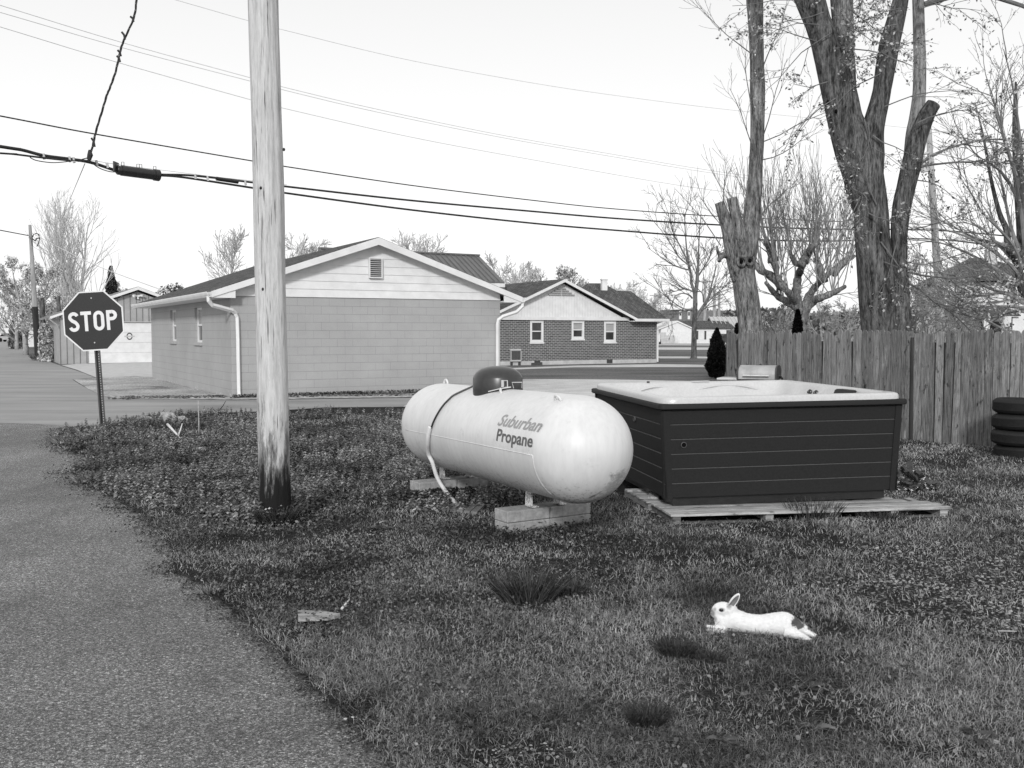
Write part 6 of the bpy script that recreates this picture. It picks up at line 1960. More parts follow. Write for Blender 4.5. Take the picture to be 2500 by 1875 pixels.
mm.build('limb', M['bark_mid'], tA_, world=True, smooth=True)
for (px, py, rr_) in ((1810,637.6,10),(1831,636,9)):
    c = at(px, py, AY-0.30); q = MB()
    q.tube([c + Vector((math.cos(a)*rr_/F*AY, -0.02, math.sin(a)*rr_/F*AY*1.1)) for a in [2*math.pi*k/14 for k in range(15)]], 0.028, 6)
    kn = q.build('knot_ring', M['bark_mid'], tA_, world=True)
    q = MB(); q.ellipsoid(c, (rr_*0.45/F*AY, 0.04, rr_*0.5/F*AY), 12, 8); q.build('knot_hole', M['hole'], kn, world=True)
T = Tree(31)
for (px, py, dx, dz, L_) in ((1840,370,-0.5,0.9,1.4),(1833,250,-0.25,1,1.3),(1864,330,0.6,0.8,1.6),(1866,345,0.9,0.5,1.8),(1864,160,0.5,0.9,1.0),(1833,130,-0.8,0.4,1.6),(1862,390,0.9,0.2,1.2),(1790,600,-0.6,0.7,1.4),(1760,600,-0.5,1,1.6),(1765,500,-0.1,0.8,0.8),(1800,690,0.7,0.6,1.3),(1845,540,0.6,0.8,1.2),(1835,240,-0.15,1.0,1.3)):
    T.grow(at(px,py,AY-0.1), Vector((dx,T.r.uniform(-0.4,0.2),dz)), L_, 0.013, 2, 4, (3,4,4), 30, 0.06, 0.10, 0.6, 0.003)
T.mb.build('twigs', M['twig'], tA_, world=True)

# ---- big maple
BY = 18.0
tb_ = gz(2160, 812, BY)
mp = thing('maple_tree', 'massive dark-barked tree splitting into several big limbs behind the fence', 'tree', tb_)
mm = MB(); bark_tube(mm, [(2098,2210,1010),(2104,2196,860),(2105,2190,805),(2098,2184,730),(2094,2180,657),(2089,2170,580),(2084,2164,510),(2068,2158,460),(2052,2148,400),(2040,2135,362),(2030,2118,325),(2022,2102,289),(2008,2088,225),(1992,2060,145),(1980,2045,95),(1966,2027,54),(1944,2012,0),(1925,1990,-60),(1860,1900,-380),(1800,1820,-800)], BY, 34, 0.022, 2)
mm.build('trunk', M['bark_dark'], mp, world=True, smooth=True)
def limb(sil, seed, dY=0.0, mat='bark_dark', n=26):
    mm = MB(); bark_tube(mm, sil, BY+dY, n, 0.022, seed); return mm.build('limb', M[mat], mp, world=True, smooth=True)
limb([(2072,2108,420),(2055,2106,330),(2050,2096,280),(2044,2090,220),(2040,2086,145),(2034,2083,54),(2029,2082,0),(2026,2078,-80),(2040,2080,-400),(2060,2090,-800)], 6, 0.1, 'bark_mid')
limb([(2112,2146,520),(2104,2156,440),(2102,2158,380),(2104,2156,330),(2110,2160,295),(2124,2168,250),(2132,2174,217),(2139,2186,160),(2148,2195,108),(2165,2207,54),(2181,2217,0),(2192,2226,-60),(2240,2264,-400),(2290,2304,-800)], 8, -0.1)
limb([(2160,2228,880),(2170,2224,805),(2176,2220,730),(2180,2215,657),(2176,2215,572),(2180,2224,506),(2190,2234,460),(2203,2250,398),(2220,2262,340),(2239,2279,289),(2252,2288,268),(2262,2296,254)], 11, -0.05)
limb([(2190,2220,470),(2204,2238,400),(2212,2246,330),(2220,2254,289),(2228,2259,235),(2230,2260,190),(2231,2260,145),(2230,2257,70),(2228,2255,0),(2226,2252,-80),(2216,2240,-400),(2210,2224,-800)], 14, 0.5, 'bark_pale')
for (px, py) in ((2041,272),(2064,261),(2021,250)):
    q = MB(); c = at(px,py,BY-0.27); q.ellipsoid(c, (0.03,0.03,0.04), 10, 6); q.build('knot_hole', M['hole'], mp, world=True)
# hanging leafy shoots over the limbs
T = Tree(77)
starts = [(2000,60,-0.6,0.0),(2010,30,-0.8,-0.1),(2030,80,-0.7,-0.2),(2060,60,0.3,-0.5),(2070,100,0.2,-0.6),(1990,100,-0.9,-0.2),(2020,200,-0.8,-0.3),(2040,240,-0.7,-0.3),(2085,120,0.5,-0.2),
          (2150,180,-0.6,-0.2),(2160,260,0.7,0.2),(2110,290,0.3,-0.8),(2120,300,0.1,-0.9),(2130,330,0.4,-0.5),(2080,460,0.3,-0.4),(2100,480,-0.3,-0.8),(2140,500,-0.3,0.6),(2120,520,0.6,-0.3),(2150,590,0.2,-0.6),(2160,640,0.3,-0.4),
          (2240,300,0.8,0.3),(2260,290,0.9,0.1),(2250,400,0.9,0.4),(2245,410,0.9,0.1),(2240,440,0.8,-0.1),(2220,560,0.8,0.1),(2215,640,0.8,-0.2),(2210,700,0.7,-0.3),(2190,590,-0.3,-0.6),(2200,520,0.2,-0.5),
          (2250,20,0.8,0.2),(2256,-10,0.9,0.1),(2250,-40,0.9,0.2),(2200,20,-0.6,-0.1),(2190,60,-0.8,-0.3),(2210,-20,0.6,-0.4),(2100,-60,0.2,-0.9),(2020,-60,-0.5,-0.6),(1960,0,-0.8,0.0),(2055,-60,0.6,-0.6),(2120,-80,-0.2,-0.9),(2160,-60,-0.3,-0.9),(2070,20,0.5,-0.5),(2170,120,-0.7,-0.4)]
for (px, py, dx, dz) in starts:
    T.grow(at(px,py,BY-0.35), Vector((dx, T.r.uniform(-0.9,0.1), dz)), T.r.uniform(0.7,1.5), 0.012, 2, 4, (4,4,4), 38, -0.015, 0.14, 0.62, 0.003)
# long limbs reaching right in the crown
for (px, py, dx, dz, L_, r_0) in ((2257,10,1.0,0.12,3.6,0.05),(2260,-30,1.0,-0.05,3.8,0.05),(2250,395,1.0,0.45,2.0,0.025),(2250,405,1.0,0.05,2.2,0.02),(2218,665,1.0,0.05,2.0,0.02),(2214,690,1.0,-0.35,1.8,0.02),(2260,-150,1.0,-0.3,3.6,0.05)):
    T.grow(at(px,py,BY-0.1), Vector((dx, T.r.uniform(-0.3,0.3), dz)), L_, r_0, 1, 4, (6,5,4), 36, -0.035, 0.11, 0.58, 0.003)
tw = T.mb.build('twigs', M['twig'], mp, world=True)
rs = np.random.RandomState(3)
E = np.array([[p.x,p.y,p.z] for e in T.ends for p in e])
P = E[rs.randint(0,len(E),7500)] + rs.normal(0,0.03,(7500,3))
V, Fc = leafquads(rs, P - np.array(tb_), 0.031)
lo = np_mesh('leaves', V, Fc, M['spring_leaf'], 4); lo.parent = tw

M['twig_grey'] = m_noise('twig_grey', 0.16, 0.30, 5, rough=0.9)
# ---- pollarded tree with upright shoots, between the two big trunks
DYY = 33.0
td = gz(1960, 812, DYY)
pt = thing('pollarded_tree', 'low pollarded tree with knobby arms and tall straight shoots between the two big trunks', 'tree', td)
mm = MB()
arms = [[(1958,830),(1956,780),(1950,750),(1930,720),(1912,700),(1898,672),(1888,640)],
        [(1958,790),(1966,745),(1980,715),(2000,690),(2020,672),(2042,655)],
        [(1955,770),(1945,730),(1945,700),(1950,670),(1962,640),(1945,645),(1935,630),(1928,615)],
        [(1962,760),(1985,735),(2010,725),(2040,712),(2062,700)],
        [(1962,640),(1972,620),(1985,600),(1996,595)],
        [(1950,750),(1920,735),(1895,720),(1870,690)],
        [(2010,690),(2000,650),(1990,632)],[(2030,670),(2060,640),(2085,625)],[(1915,703),(1880,672),(1850,655),(1830,620)],[(1888,640),(1880,610),(1868,585)]]
T = Tree(12)
for a_ in arms:
    P = spline([at(x_,y_,DYY+T.r.uniform(-0.8,0.8)*(i>1)) for i,(x_,y_) in enumerate(a_)], 4)
    n_ = len(P); mm.tube(P, [0.17*(1-0.62*i/(n_-1))*(1+0.12*math.sin(i*2.1)) for i in range(n_)], 9)
    for k in range(9):
        q_ = P[int(n_*(0.45+0.55*T.r.random()))-1]
        T.grow(q_, Vector(((q_.x-at(1955,700,DYY).x)*0.22+T.r.gauss(0,0.25), T.r.gauss(0,0.3), 1)), T.r.uniform(1.5,2.9), 0.022, 1, 3, (5,4,3), 17, 0.06, 0.05, 0.62, 0.006)
    for k in range(2):
        q_ = P[int(n_*(0.35+0.6*T.r.random()))-1]
        T.grow(q_, Vector((T.r.gauss(0,0.8), T.r.gauss(0,0.3), 0.5)), T.r.uniform(1.2,2.2), 0.02, 1, 3, (5,4,3), 35, 0.05, 0.08, 0.62, 0.006)
mm.build('trunk', M['bark_mid'], pt, world=True, smooth=True)
T.mb.build('crown', M['twig_grey'], pt, world=True)

# ---- spreading tree at the right edge
EY = 19.0
te_ = gz(2560, 812, EY)
et = thing('spreading_tree', 'tree at the right edge whose long bare branches fan out over the fence', 'tree', te_)
T = Tree(41)
mm = MB(); mm.tube(spline([te_, at(2530,760,EY), at(2506,700,EY), at(2500,640,EY), at(2496,560,EY+0.2), at(2484,430,EY+0.4), at(2478,300,EY+0.5), at(2480,200,EY+0.5)], 5), [0.22-0.2*i/35 for i in range(36)], 12)
mm.tube(spline([at(2496,700,EY), at(2484,640,EY), at(2462,600,EY), at(2457,560,EY), at(2440,520,EY), at(2420,440,EY), at(2400,330,EY), at(2380,250,EY)], 5), [0.10-0.092*i/35 for i in range(36)], 8)
mm.build('trunk', M['bark_dark'], et, world=True, smooth=True)
br = [[(2500,690),(2470,650),(2420,610),(2360,578),(2300,560),(2240,556)],[(2500,700),(2450,668),(2390,632),(2330,604),(2280,590),(2220,586)],[(2500,720),(2440,712),(2380,690),(2310,668),(2250,665)],
      [(2500,740),(2450,716),(2400,722),(2350,726),(2300,722)],[(2500,752),(2460,748),(2410,748),(2360,745),(2330,756)],[(2500,760),(2470,760),(2440,772),(2400,776),(2350,768),(2300,750)],
      [(2480,812),(2440,800),(2400,775),(2370,750),(2330,720),(2290,700),(2230,680)],[(2500,680),(2480,610),(2440,560),(2400,520),(2370,470),(2340,430)],[(2500,640),(2470,560),(2450,470),(2430,380),(2400,300)],
      [(2500,600),(2490,500),(2470,400),(2450,330),(2440,260)],[(2500,560),(2498,450),(2490,330),(2470,200),(2450,120)],[(2490,690),(2460,700),(2420,660),(2380,660),(2340,640)],[(2500,670),(2440,600),(2400,590),(2340,560),(2290,520)],
      [(2520,730),(2480,730),(2420,740),(2380,735)],[(2460,600),(2430,590),(2400,560),(2350,540)],[(2500,520),(2460,440),(2420,400),(2380,380)],[(2480,430),(2440,300),(2420,220)]]
for b__ in br:
    dy0 = T.r.uniform(-1.4,0.8)
    P = spline([at(x_,y_,EY+dy0*i/5) for i,(x_,y_) in enumerate(b__)], 5); n_ = len(P)
    T.mb.tube(P, [max(0.006,0.040*(1-0.85*i/(n_-1))) for i in range(n_)], 6)
    for k in range(7):
        i = T.r.randint(int(n_*0.2), n_-2); dd = (P[i+1]-P[i]).normalized()
        T.grow(P[i], dd + Vector((T.r.gauss(0,0.35),T.r.gauss(0,0.4),T.r.gauss(0.15,0.35))), T.r.uniform(0.5,1.2), 0.011, 2, 4, (4,4,3), 32, 0.03, 0.10, 0.6, 0.0035)
cr = T.mb.build('crown', M['twig_grey'], et, world=True)
E = np.array([[p.x,p.y,p.z] for e in T.ends for p in e]); rs = np.random.RandomState(8)
P = E[rs.randint(0,len(E),2600)] + rs.normal(0,0.03,(2600,3))
V, Fc = leafquads(rs, P - np.array(te_), 0.018); lo = np_mesh('leaves', V, Fc, M['spring_leaf'], 4); lo.parent = cr

# ---- young bare tree left of the cut trunk
CY = 1.62*F/66
tc_ = grd(1693.5, 876)
ct = thing('bare_tree', 'slim bare tree with pale upright stems, left of the cut trunk', 'tree', tc_)
Yc = tc_.y
mm = MB(); bark_tube(mm, [(1683,1704,878),(1687,1701,866),(1688,1701,820),(1690,1701,780),(1691,1702,758),(1692,1703,740)], Yc, 14, 0.02, 3)
mm.build('trunk', M['bark_dark'], ct, world=True, smooth=True)
T = Tree(19)
st = [[(1696,745),(1695,715),(1688,690),(1686,665),(1680,640),(1677,615),(1674,580),(1672,545),(1671,522)],[(1699,745),(1699,720),(1703,690),(1704,660),(1705,630),(1706,600),(1708,560),(1712,530)],
      [(1698,740),(1697,710),(1700,670),(1698,650),(1690,630),(1682,610)],[(1699,778),(1712,755),(1722,740),(1729,725),(1735,705),(1744,670),(1750,645)],
      [(1694,760),(1685,755),(1668,760),(1655,768),(1640,775)],[(1694,754),(1676,755),(1662,750),(1640,735),(1615,715),(1594,700)],[(1690,728),(1682,720),(1665,716),(1650,722),(1640,738)],[(1692,712),(1680,707),(1665,706),(1645,712),(1620,712)],
      [(1688,660),(1665,655),(1640,645),(1610,625),(1580,604)],[(1686,650),(1660,630),(1640,600),(1620,570),(1600,545)],[(1722,742),(1735,730),(1750,715),(1770,700),(1780,688)],[(1706,672),(1720,650),(1734,625),(1738,600)],
      [(1714,757),(1722,752),(1728,745)],[(1730,726),(1740,705),(1750,700),(1765,702)],[(1718,738),(1716,720),(1710,712),(1700,712)],[(1680,640),(1660,600),(1640,560),(1632,520)]]
for j, b__ in enumerate(st):
    dy0 = T.r.uniform(-1.5,1.5)
    P = spline([at(x_,y_,Yc+dy0*i/5) for i,(x_,y_) in enumerate(b__)], 4); n_ = len(P)
    r0_ = 0.11 if j in (0,1,3) else 0.055
    T.mb.tube(P, [max(0.014, r0_*(1-0.8*i/(n_-1))) for i in range(n_)], 6)
    for k in range(7):
        i = T.r.randint(int(n_*0.25), n_-2); dd = (P[i+1]-P[i]).normalized()
        T.grow(P[i], dd + Vector((T.r.gauss(0,0.5),T.r.gauss(0,0.4),T.r.gauss(0.2,0.35))), T.r.uniform(0.8,2.0), 0.022, 2, 4, (4,3,3), 34, 0.04, 0.10, 0.6, 0.010)
T.mb.build('crown', M['twig'], ct, world=True)

# ---- trees at the left and behind the roofs
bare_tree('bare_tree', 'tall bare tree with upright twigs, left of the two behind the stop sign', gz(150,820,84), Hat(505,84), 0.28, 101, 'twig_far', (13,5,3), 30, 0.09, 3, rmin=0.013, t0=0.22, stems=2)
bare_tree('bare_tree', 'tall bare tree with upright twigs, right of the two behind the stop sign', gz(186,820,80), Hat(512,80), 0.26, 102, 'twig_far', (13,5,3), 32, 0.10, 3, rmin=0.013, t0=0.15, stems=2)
for (px, top, Y, sd_, nl, lab) in ((62,640,70,201,5200,'pale leafy tree next to the far road at the left edge'),(112,650,74,203,5200,'pale leafy tree between the leaning pole and the tall bare trees'),(40,700,92,205,3000,'lower pale leafy tree farthest down the left road'),(92,725,64,207,3000,'low leafy tree just behind the leaning pole'),(175,690,88,209,2400,'pale leafy tree behind the stop sign top')):
    bare_tree('leafy_tree', lab, gz(px,820,Y), Hat(top,Y), 0.2, sd_, 'twig_pale', (11,5,4), 48, 0.05, 3, leaf='fluff_leaf', leafn=int(nl*1.3), leafs=0.065, rmin=0.02, t0=0.12, group='leafy trees at the left')
# hedge mass at the far end of the left road
def blob_foliage(name, lab, cat, px, base_py, Y, wpx, top, mat, n, size, seed, dep=1.5, trunk=True, shape='cone', kind=None):
    b_ = gz(px, base_py, Y); H_ = Hat(top, Y); wd = wpx/F*Y/2
    o = thing(name, lab, cat, b_)
    rs = np.random.RandomState(seed)
    u = rs.uniform(0,1,n); z = u*H_*0.97+0.03*H_
    if shape == 'cone':
        t_ = z/H_; prof = np.interp(t_, [0,0.06,0.25,0.5,0.75,0.9,1.0], [0.30,0.75,1.0,0.90,0.58,0.30,0.03])
    elif shape == 'spruce':
        t_ = z/H_; prof = np.interp(t_, [0,0.05,0.15,1.0], [0.2,0.9,1.0,0.05])*(0.85+0.22*np.abs(np.sin(t_*22)))
    elif shape == 'round':
        t_ = z/H_; prof = np.sqrt(np.clip(1-(2*t_-1)**2,0,1))
    else:
        t_ = z/H_; prof = np.interp(t_, [0,0.1,0.8,1.0], [1,1,0.9,0.4])
    th = rs.uniform(0,2*math.pi,n)
    rr = prof*wd*np.sqrt(rs.uniform(0.35,1.05,n))
    lump = np.array([mnoise.noise(Vector((math.cos(a)*1.5, math.sin(a)*1.5, zz*3.0/H_*2+seed))) for a, zz in zip(th, z)])
    rr *= 1+0.30*lump
    P = np.stack([rr*np.cos(th), rr*np.sin(th)*dep/1.5, z],1)
    V, Fc = leafquads(rs, P, size)
    fo = np_mesh('foliage', V, Fc, M[mat], 4); fo.parent = o
    if trunk:
        mm = MB(); mm.tube([(0,0,0),(0,0,H_*0.85)], [max(0.03,wd*0.12), 0.01], 8); mm.build('trunk', M['bark_dark'], o)
        if shape == 'cone':
            mm = MB(); mm.lathe([(wd*0.2,H_*0.06),(wd*0.72,H_*0.22),(wd*0.62,H_*0.5),(wd*0.34,H_*0.75),(0.02,H_*0.95)], 14); mm.build('inner_growth', M[mat], o)
    return o
blob_foliage('conical_shrub', 'dense dark conical evergreen shrub standing left of the fence end', 'shrub', 1749, 924, grd(1749,924).y, 50, 801, 'thuja', 15000, 0.045, 1)
blob_foliage('conical_shrub', 'dark pointed evergreen showing above the fence between the two big trunks', 'shrub', 1947, 815, 24, 42, 757, 'thuja', 9000, 0.05, 2)
blob_foliage('conical_shrub', 'small dark rounded evergreen tip above the fence beside the cut trunk', 'shrub', 1799, 815, 26, 24, 790, 'thuja', 5000, 0.05, 3)
blob_foliage('spruce_tree', 'dark narrow conifer rising behind the garage gable', 'tree', 274, 820, 92, 84, 650, 'thuja_far', 6500, 0.11, 4, shape='spruce')
blob_foliage('shrub', 'dark ivy-like thicket at the far end of the left road', 'shrub', 44, 838, 96, 40, 782, 'wood_leaf', 7000, 0.16, 6, shape='box', trunk=False)
blob_foliage('shrub', 'vine-covered bush against the old shed behind the leaning pole', 'shrub', 112, 868, 54, 34, 790, 'fluff_leaf', 4200, 0.07, 7, shape='box', trunk=False)
# sawn stubs behind the shed
for (xl, xr, yt, yb__, lab) in ((97,109,727,800,'dark sawn tree stub left of the two above the shed roof'),(139,147,722,760,'thin dark sawn stub right of the two above the shed roof')):
    mm = MB(); Y_ = 62; b_ = gz((xl+xr)/2, 815, Y_); o = thing('tree_stub', lab, 'tree stub', b_)
    bark_tube(mm, [(xl+3,xr+5,812),(xl+1,xr+2,yb__),(xl,xr,yt+12),(xl+1,xr-1,yt)], Y_, 12, 0.05, xl); mm.build('trunk', M['bark_dark'], o, world=True, smooth=True)
# weeping tree
wt = gz(458, 820, 66)
wo = thing('weeping_tree', 'round weeping tree with drooping twigs behind the block building roof', 'tree', wt)
mm = MB(); mm.tube([(0,0,0),(0.1,0,2.2),(0,0,3.8)], [0.22,0.16,0.1], 8); mm.build('trunk', M['bark_dark'], wo)
T = Tree(55); Hw = Hat(648,66)
for k in range(170):
    a = T.r.uniform(0,2*math.pi); el_ = T.r.uniform(0.25,1.3)
    d = Vector((math.cos(a)*math.cos(el_), math.sin(a)*math.cos(el_), math.sin(el_)))
    p = Vector((0,0,Hw*0.55)); pts = [p.copy()]
    L_ = T.r.uniform(0.55,1.0)*1.75
    for i in range(9):
        p = p + d*(L_/5); pts.append(p.copy()); d = (d + Vector((T.r.gauss(0,0.05),T.r.gauss(0,0.05),-0.32))).normalized()
    T.mb.tube(pts, [0.022]*5+[0.016]*5, 3, cap=False); T.ends.append(pts[4:])
cr = T.mb.build('crown', M['twig'], wo)
E = np.array([[p.x,p.y,p.z] for e in T.ends for p in e]); rs = np.random.RandomState(9)
P = E[rs.randint(0,len(E),7000)] + rs.normal(0,0.12,(7000,3)); V, Fc = leafquads(rs, P, 0.09); lo = np_mesh('leaves', V, Fc, M['wood_leaf'], 4); lo.parent = cr
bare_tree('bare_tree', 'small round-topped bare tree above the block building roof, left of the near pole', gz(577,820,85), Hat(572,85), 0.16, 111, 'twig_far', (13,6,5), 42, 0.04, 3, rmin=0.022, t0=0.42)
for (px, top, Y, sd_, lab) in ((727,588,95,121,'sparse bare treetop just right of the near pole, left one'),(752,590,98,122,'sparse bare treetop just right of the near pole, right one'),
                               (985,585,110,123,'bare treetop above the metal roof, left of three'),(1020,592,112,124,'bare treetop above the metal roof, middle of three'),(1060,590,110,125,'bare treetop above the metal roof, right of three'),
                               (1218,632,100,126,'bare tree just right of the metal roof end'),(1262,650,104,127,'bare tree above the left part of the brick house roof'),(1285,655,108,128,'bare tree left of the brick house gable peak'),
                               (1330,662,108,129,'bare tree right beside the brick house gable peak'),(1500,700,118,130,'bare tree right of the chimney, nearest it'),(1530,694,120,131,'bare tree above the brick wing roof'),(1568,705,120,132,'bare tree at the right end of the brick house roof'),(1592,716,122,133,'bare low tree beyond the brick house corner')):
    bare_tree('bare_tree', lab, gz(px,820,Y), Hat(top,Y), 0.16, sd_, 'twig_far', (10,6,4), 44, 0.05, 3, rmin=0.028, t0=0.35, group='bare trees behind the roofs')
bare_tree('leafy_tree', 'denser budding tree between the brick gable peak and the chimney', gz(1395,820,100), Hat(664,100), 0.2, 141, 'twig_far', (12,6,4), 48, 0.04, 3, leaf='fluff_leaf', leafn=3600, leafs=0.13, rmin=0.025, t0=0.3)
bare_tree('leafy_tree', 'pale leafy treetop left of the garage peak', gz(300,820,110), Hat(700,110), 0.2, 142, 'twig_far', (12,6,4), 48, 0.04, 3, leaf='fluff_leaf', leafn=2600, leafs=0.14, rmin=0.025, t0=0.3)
# brush behind the fence right of the maple, and small trees in front of the hills
for (px, top, Y, sd_, lf, lab) in ((2235,590,30,151,700,'bushy twiggy tree just right of the maple trunk'),(2262,640,27,152,900,'low budding tree behind the pale utility pole'),(2330,640,34,153,600,'budding tree in front of the hipped roof house'),(2365,700,29,154,500,'low budding tree before the porch'),
                                   (2215,690,25,155,700,'tangled low shrubby tree at the foot of the maple')):
    bare_tree('budding_tree', lab, gz(px,820,Y), Hat(top,Y), 0.07, sd_, 'twig_grey', (9,5,4), 42, 0.04, 3, leaf='spring_leaf', leafn=int(lf*0.7), leafs=0.03, rmin=0.008, t0=0.1, group='budding trees behind the fence')
for (px, top, Y, sd_, lab) in ((1905,700,48,161,'twiggy shrubby tree behind the fence, right of the cut trunk'),(2010,720,50,162,'twiggy shrubby tree behind the fence, left of the maple'),(2070,735,44,163,'low pale twiggy tree behind the fence, closest to the maple'),(1880,745,40,164,'low pale twiggy tree behind the fence, closest to the cut trunk')):
    bare_tree('twiggy_tree', lab, gz(px,820,Y), Hat(top,Y), 0.09, sd_, 'twig_pale', (12,6,5), 50, 0.03, 3, rmin=0.011, t0=0.08, group='twiggy trees behind the fence', leaf='wood_leaf', leafn=500, leafs=0.04)
# far wood as one mass on the slope
rs = np.random.RandomState(21); n = 15000
X_ = rs.uniform(30, 150, n); Y_ = rs.uniform(215, 262, n)
hgt = 4.2+np.array([mnoise.noise(Vector((x_*0.06, y_*0.05, 0)))*2.4 for x_, y_ in zip(X_, Y_)]) + (Y_-215)*0.075
P = np.stack([X_, Y_, rs.uniform(0.05,1,n)*hgt],1)
V, Fc = leafquads(rs, P, 0.75)
wd_ = np_mesh('distant_wood', V, Fc, M['wood_leaf'], 4)
tag(wd_, 'hazy grey wood on the slope behind the far houses', 'wood', kind='stuff')
# far left end of the road: parked cars, tiny
def tiny_car(px, py, Y, lab, mat, rz_=0.0, s=1.0):
    b_ = gz(px, 815, Y); o = thing('parked_car', lab, 'car', b_, rz_)
    mm = MB(); prof = [(-2.1,0.35),(2.1,0.35),(2.15,0.8),(1.2,0.95),(0.6,1.42),(-1.0,1.42),(-1.7,0.95),(-2.15,0.85)]
    mm.prism([(a*s,-0.85,b*s) for a,b in prof], (0,1.7,0)); mm.build('body', M[mat], o)
    mm = MB(); mm.prism([(a*s,-0.87,b*s) for a,b in ((1.05,0.96),(0.52,1.34),(-0.92,1.34),(-1.5,0.96))], (0,1.74,0)); mm.build('window', M['glass_dark'], o)
    for wx__ in (-1.35, 1.35):
        for wy in (-0.88, 0.70):
            mm = MB(); mm.tube([(wx__,wy,0.33),(wx__,wy+0.18,0.33)], 0.33, 12); mm.build('wheel', M['rubber'], o)
tiny_car(1780, 815, 118, 'dark car parked behind the cone shrub, left of the fence end', 'dark_metal', 0.3)
tiny_car(6, 815, 165, 'pale car at the far end of the left road', 'white_trim', 1.3)
tiny_car(1597, 815, 132, 'vehicle mostly hidden behind the brick house corner', 'white_trim', 1.4)
# ================================================================== LAWN COVER
def in_poly(X, Y, poly):
    ins = np.zeros(len(X), bool); n = len(poly); j = n-1
    for i in range(n):
        xi, yi = poly[i][0], poly[i][1]; xj, yj = poly[j][0], poly[j][1]
        c = ((yi > Y) != (yj > Y)) & (X < (xj-xi)*(Y-yi)/((yj-yi) if yj != yi else 1e-9)+xi)
        ins ^= c; j = i
    return ins
def vnoise(X, Y, sc, seed):
    """value noise on numpy arrays, 0..1"""
    rs = np.random.RandomState(seed); G = rs.rand(256, 256)
    x = X*sc+1000; y = Y*sc+1000
    xi = np.floor(x).astype(int); yi = np.floor(y).astype(int); fx = x-xi; fy = y-yi
    fx = fx*fx*(3-2*fx); fy = fy*fy*(3-2*fy)
    g = lambda a, b: G[a % 256, b % 256]
    return (g(xi,yi)*(1-fx)+g(xi+1,yi)*fx)*(1-fy) + (g(xi,yi+1)*(1-fx)+g(xi+1,yi+1)*fx)*fy
def fbm(X, Y, sc, seed): return (vnoise(X,Y,sc,seed)*0.5 + vnoise(X,Y,sc*2.1,seed+1)*0.3 + vnoise(X,Y,sc*4.3,seed+2)*0.2)
def clear(X, Y):
    """False where an object stands"""
    ok = np.ones(len(X), bool)
    def rect(o, ang, x0, x1, y0, y1):
        c, s = math.cos(ang), math.sin(ang); dx = X-o[0]; dy = Y-o[1]
        u = dx*c+dy*s; v = -dx*s+dy*c
        return (u > x0) & (u < x1) & (v > y0) & (v < y1)
    ok &= ~rect(PA, PAng, 0.03, 2.48, 0.03, 1.9)
    ok &= ~rect(A0, TA, -0.02, 2.3, 0.0, 2.5)
    for K in (K1, K2): ok &= ~rect(K, bang, 0, 0.83, 0, 0.205)
    ok &= ~((X-PB.x)**2+(Y-PB.y)**2 < 0.12**2)
    ok &= ~rect(rc, R(-17), -0.23, 0.17, -0.034, 0.05)
    ok &= ~((X-tb.x)**2+(Y-tb.y)**2 < 0.32**2)
    return ok
def scatter(n, y0, y1, seed, bias=1.0):
    """points in the camera's ground wedge, in the lawn, density falling with distance"""
    rs = np.random.RandomState(seed)
    u = rs.uniform(-0.70, 0.95, n)
    Y = y0*np.exp(rs.uniform(0,1,n)**bias*math.log(y1/y0))
    X = u*Y
    k = in_poly(X + rs.normal(0,0.018,n)*(Y/5), Y + rs.normal(0,0.018,n), lawn_poly) & clear(X, Y)
    return X[k], Y[k], rs
GZ = 0.02
def gravel_mask(X, Y):
    """bare stony ground at the right, as an amount 0..1"""
    u = X/Y*F/1.0*_cp+1250
    cx = 1.0*(X-2.75)/0.95; cy = (Y-5.9)/1.15
    a = np.clip(1.25-np.sqrt(cx*cx+cy*cy*0.8),0,1)
    a += np.clip(1.0-np.sqrt(((X-1.62)/0.28)**2+((Y-4.75)/0.10)**2),0,1)*0.7
    a += np.clip(1.0-np.sqrt(((X-0.05)/0.28)**2+((Y-3.72)/0.09)**2),0,1)*1.2
    a += np.clip(1.0-np.sqrt(((X+0.62)/0.12)**2+((Y-4.0)/0.10)**2),0,1)
    a += np.clip(1.0-np.sqrt(((X-3.4)/1.2)**2+((Y-7.2)/0.8)**2),0,1)*0.5
    return np.clip(a*(0.35+1.2*fbm(X,Y,2.2,90)),0,1)
# ---- grass blades
def blades(X, Y, rs, hmin, hmax, wd, lean=0.6, zb=GZ, curl=0.5):
    n = len(X)
    h = rs.uniform(hmin, hmax, n)
    a = rs.uniform(0, 2*math.pi, n); ln = np.abs(rs.normal(0, lean, n))
    dx, dy = np.cos(a)*ln, np.sin(a)*ln
    b = rs.uniform(0, 2*math.pi, n); wx_, wy_ = np.cos(b)*wd, np.sin(b)*wd
    if np.ndim(wd): pass
    z0 = np.full(n, zb)
    p0 = np.stack([X, Y, z0],1); side = np.stack([wx_, wy_, np.zeros(n)],1)
    mid = p0 + np.stack([dx*h*0.45, dy*h*0.45, h*0.62],1)
    tip = p0 + np.stack([dx*h*(1+curl), dy*h*(1+curl), h*(1-0.28*np.clip(ln,0,1.5)*curl*2)],1)
    V = np.stack([p0-side, p0+side, mid+side*0.8, mid-side*0.8, tip],1).reshape(-1,3)
    o = np.arange(n)[:,None]*5
    T = np.concatenate([o+np.array([0,1,2]), o+np.array([0,2,3]), o+np.array([3,2,4])],0)
    return V, T
X, Y, rs = scatter(900000, 2.0, 19.5, 1, 0.9)
gm = gravel_mask(X, Y); pn = fbm(X, Y, 1.7, 5)
keep = (rs.uniform(0,1,len(X)) > gm*0.92) & (rs.uniform(0,1,len(X)) < np.clip((pn-0.27)*3.6, 0.22, 1.0)) & (rs.uniform(0,1,len(X)) < 0.25+1.5*fbm(X, Y, 7.0, 83))
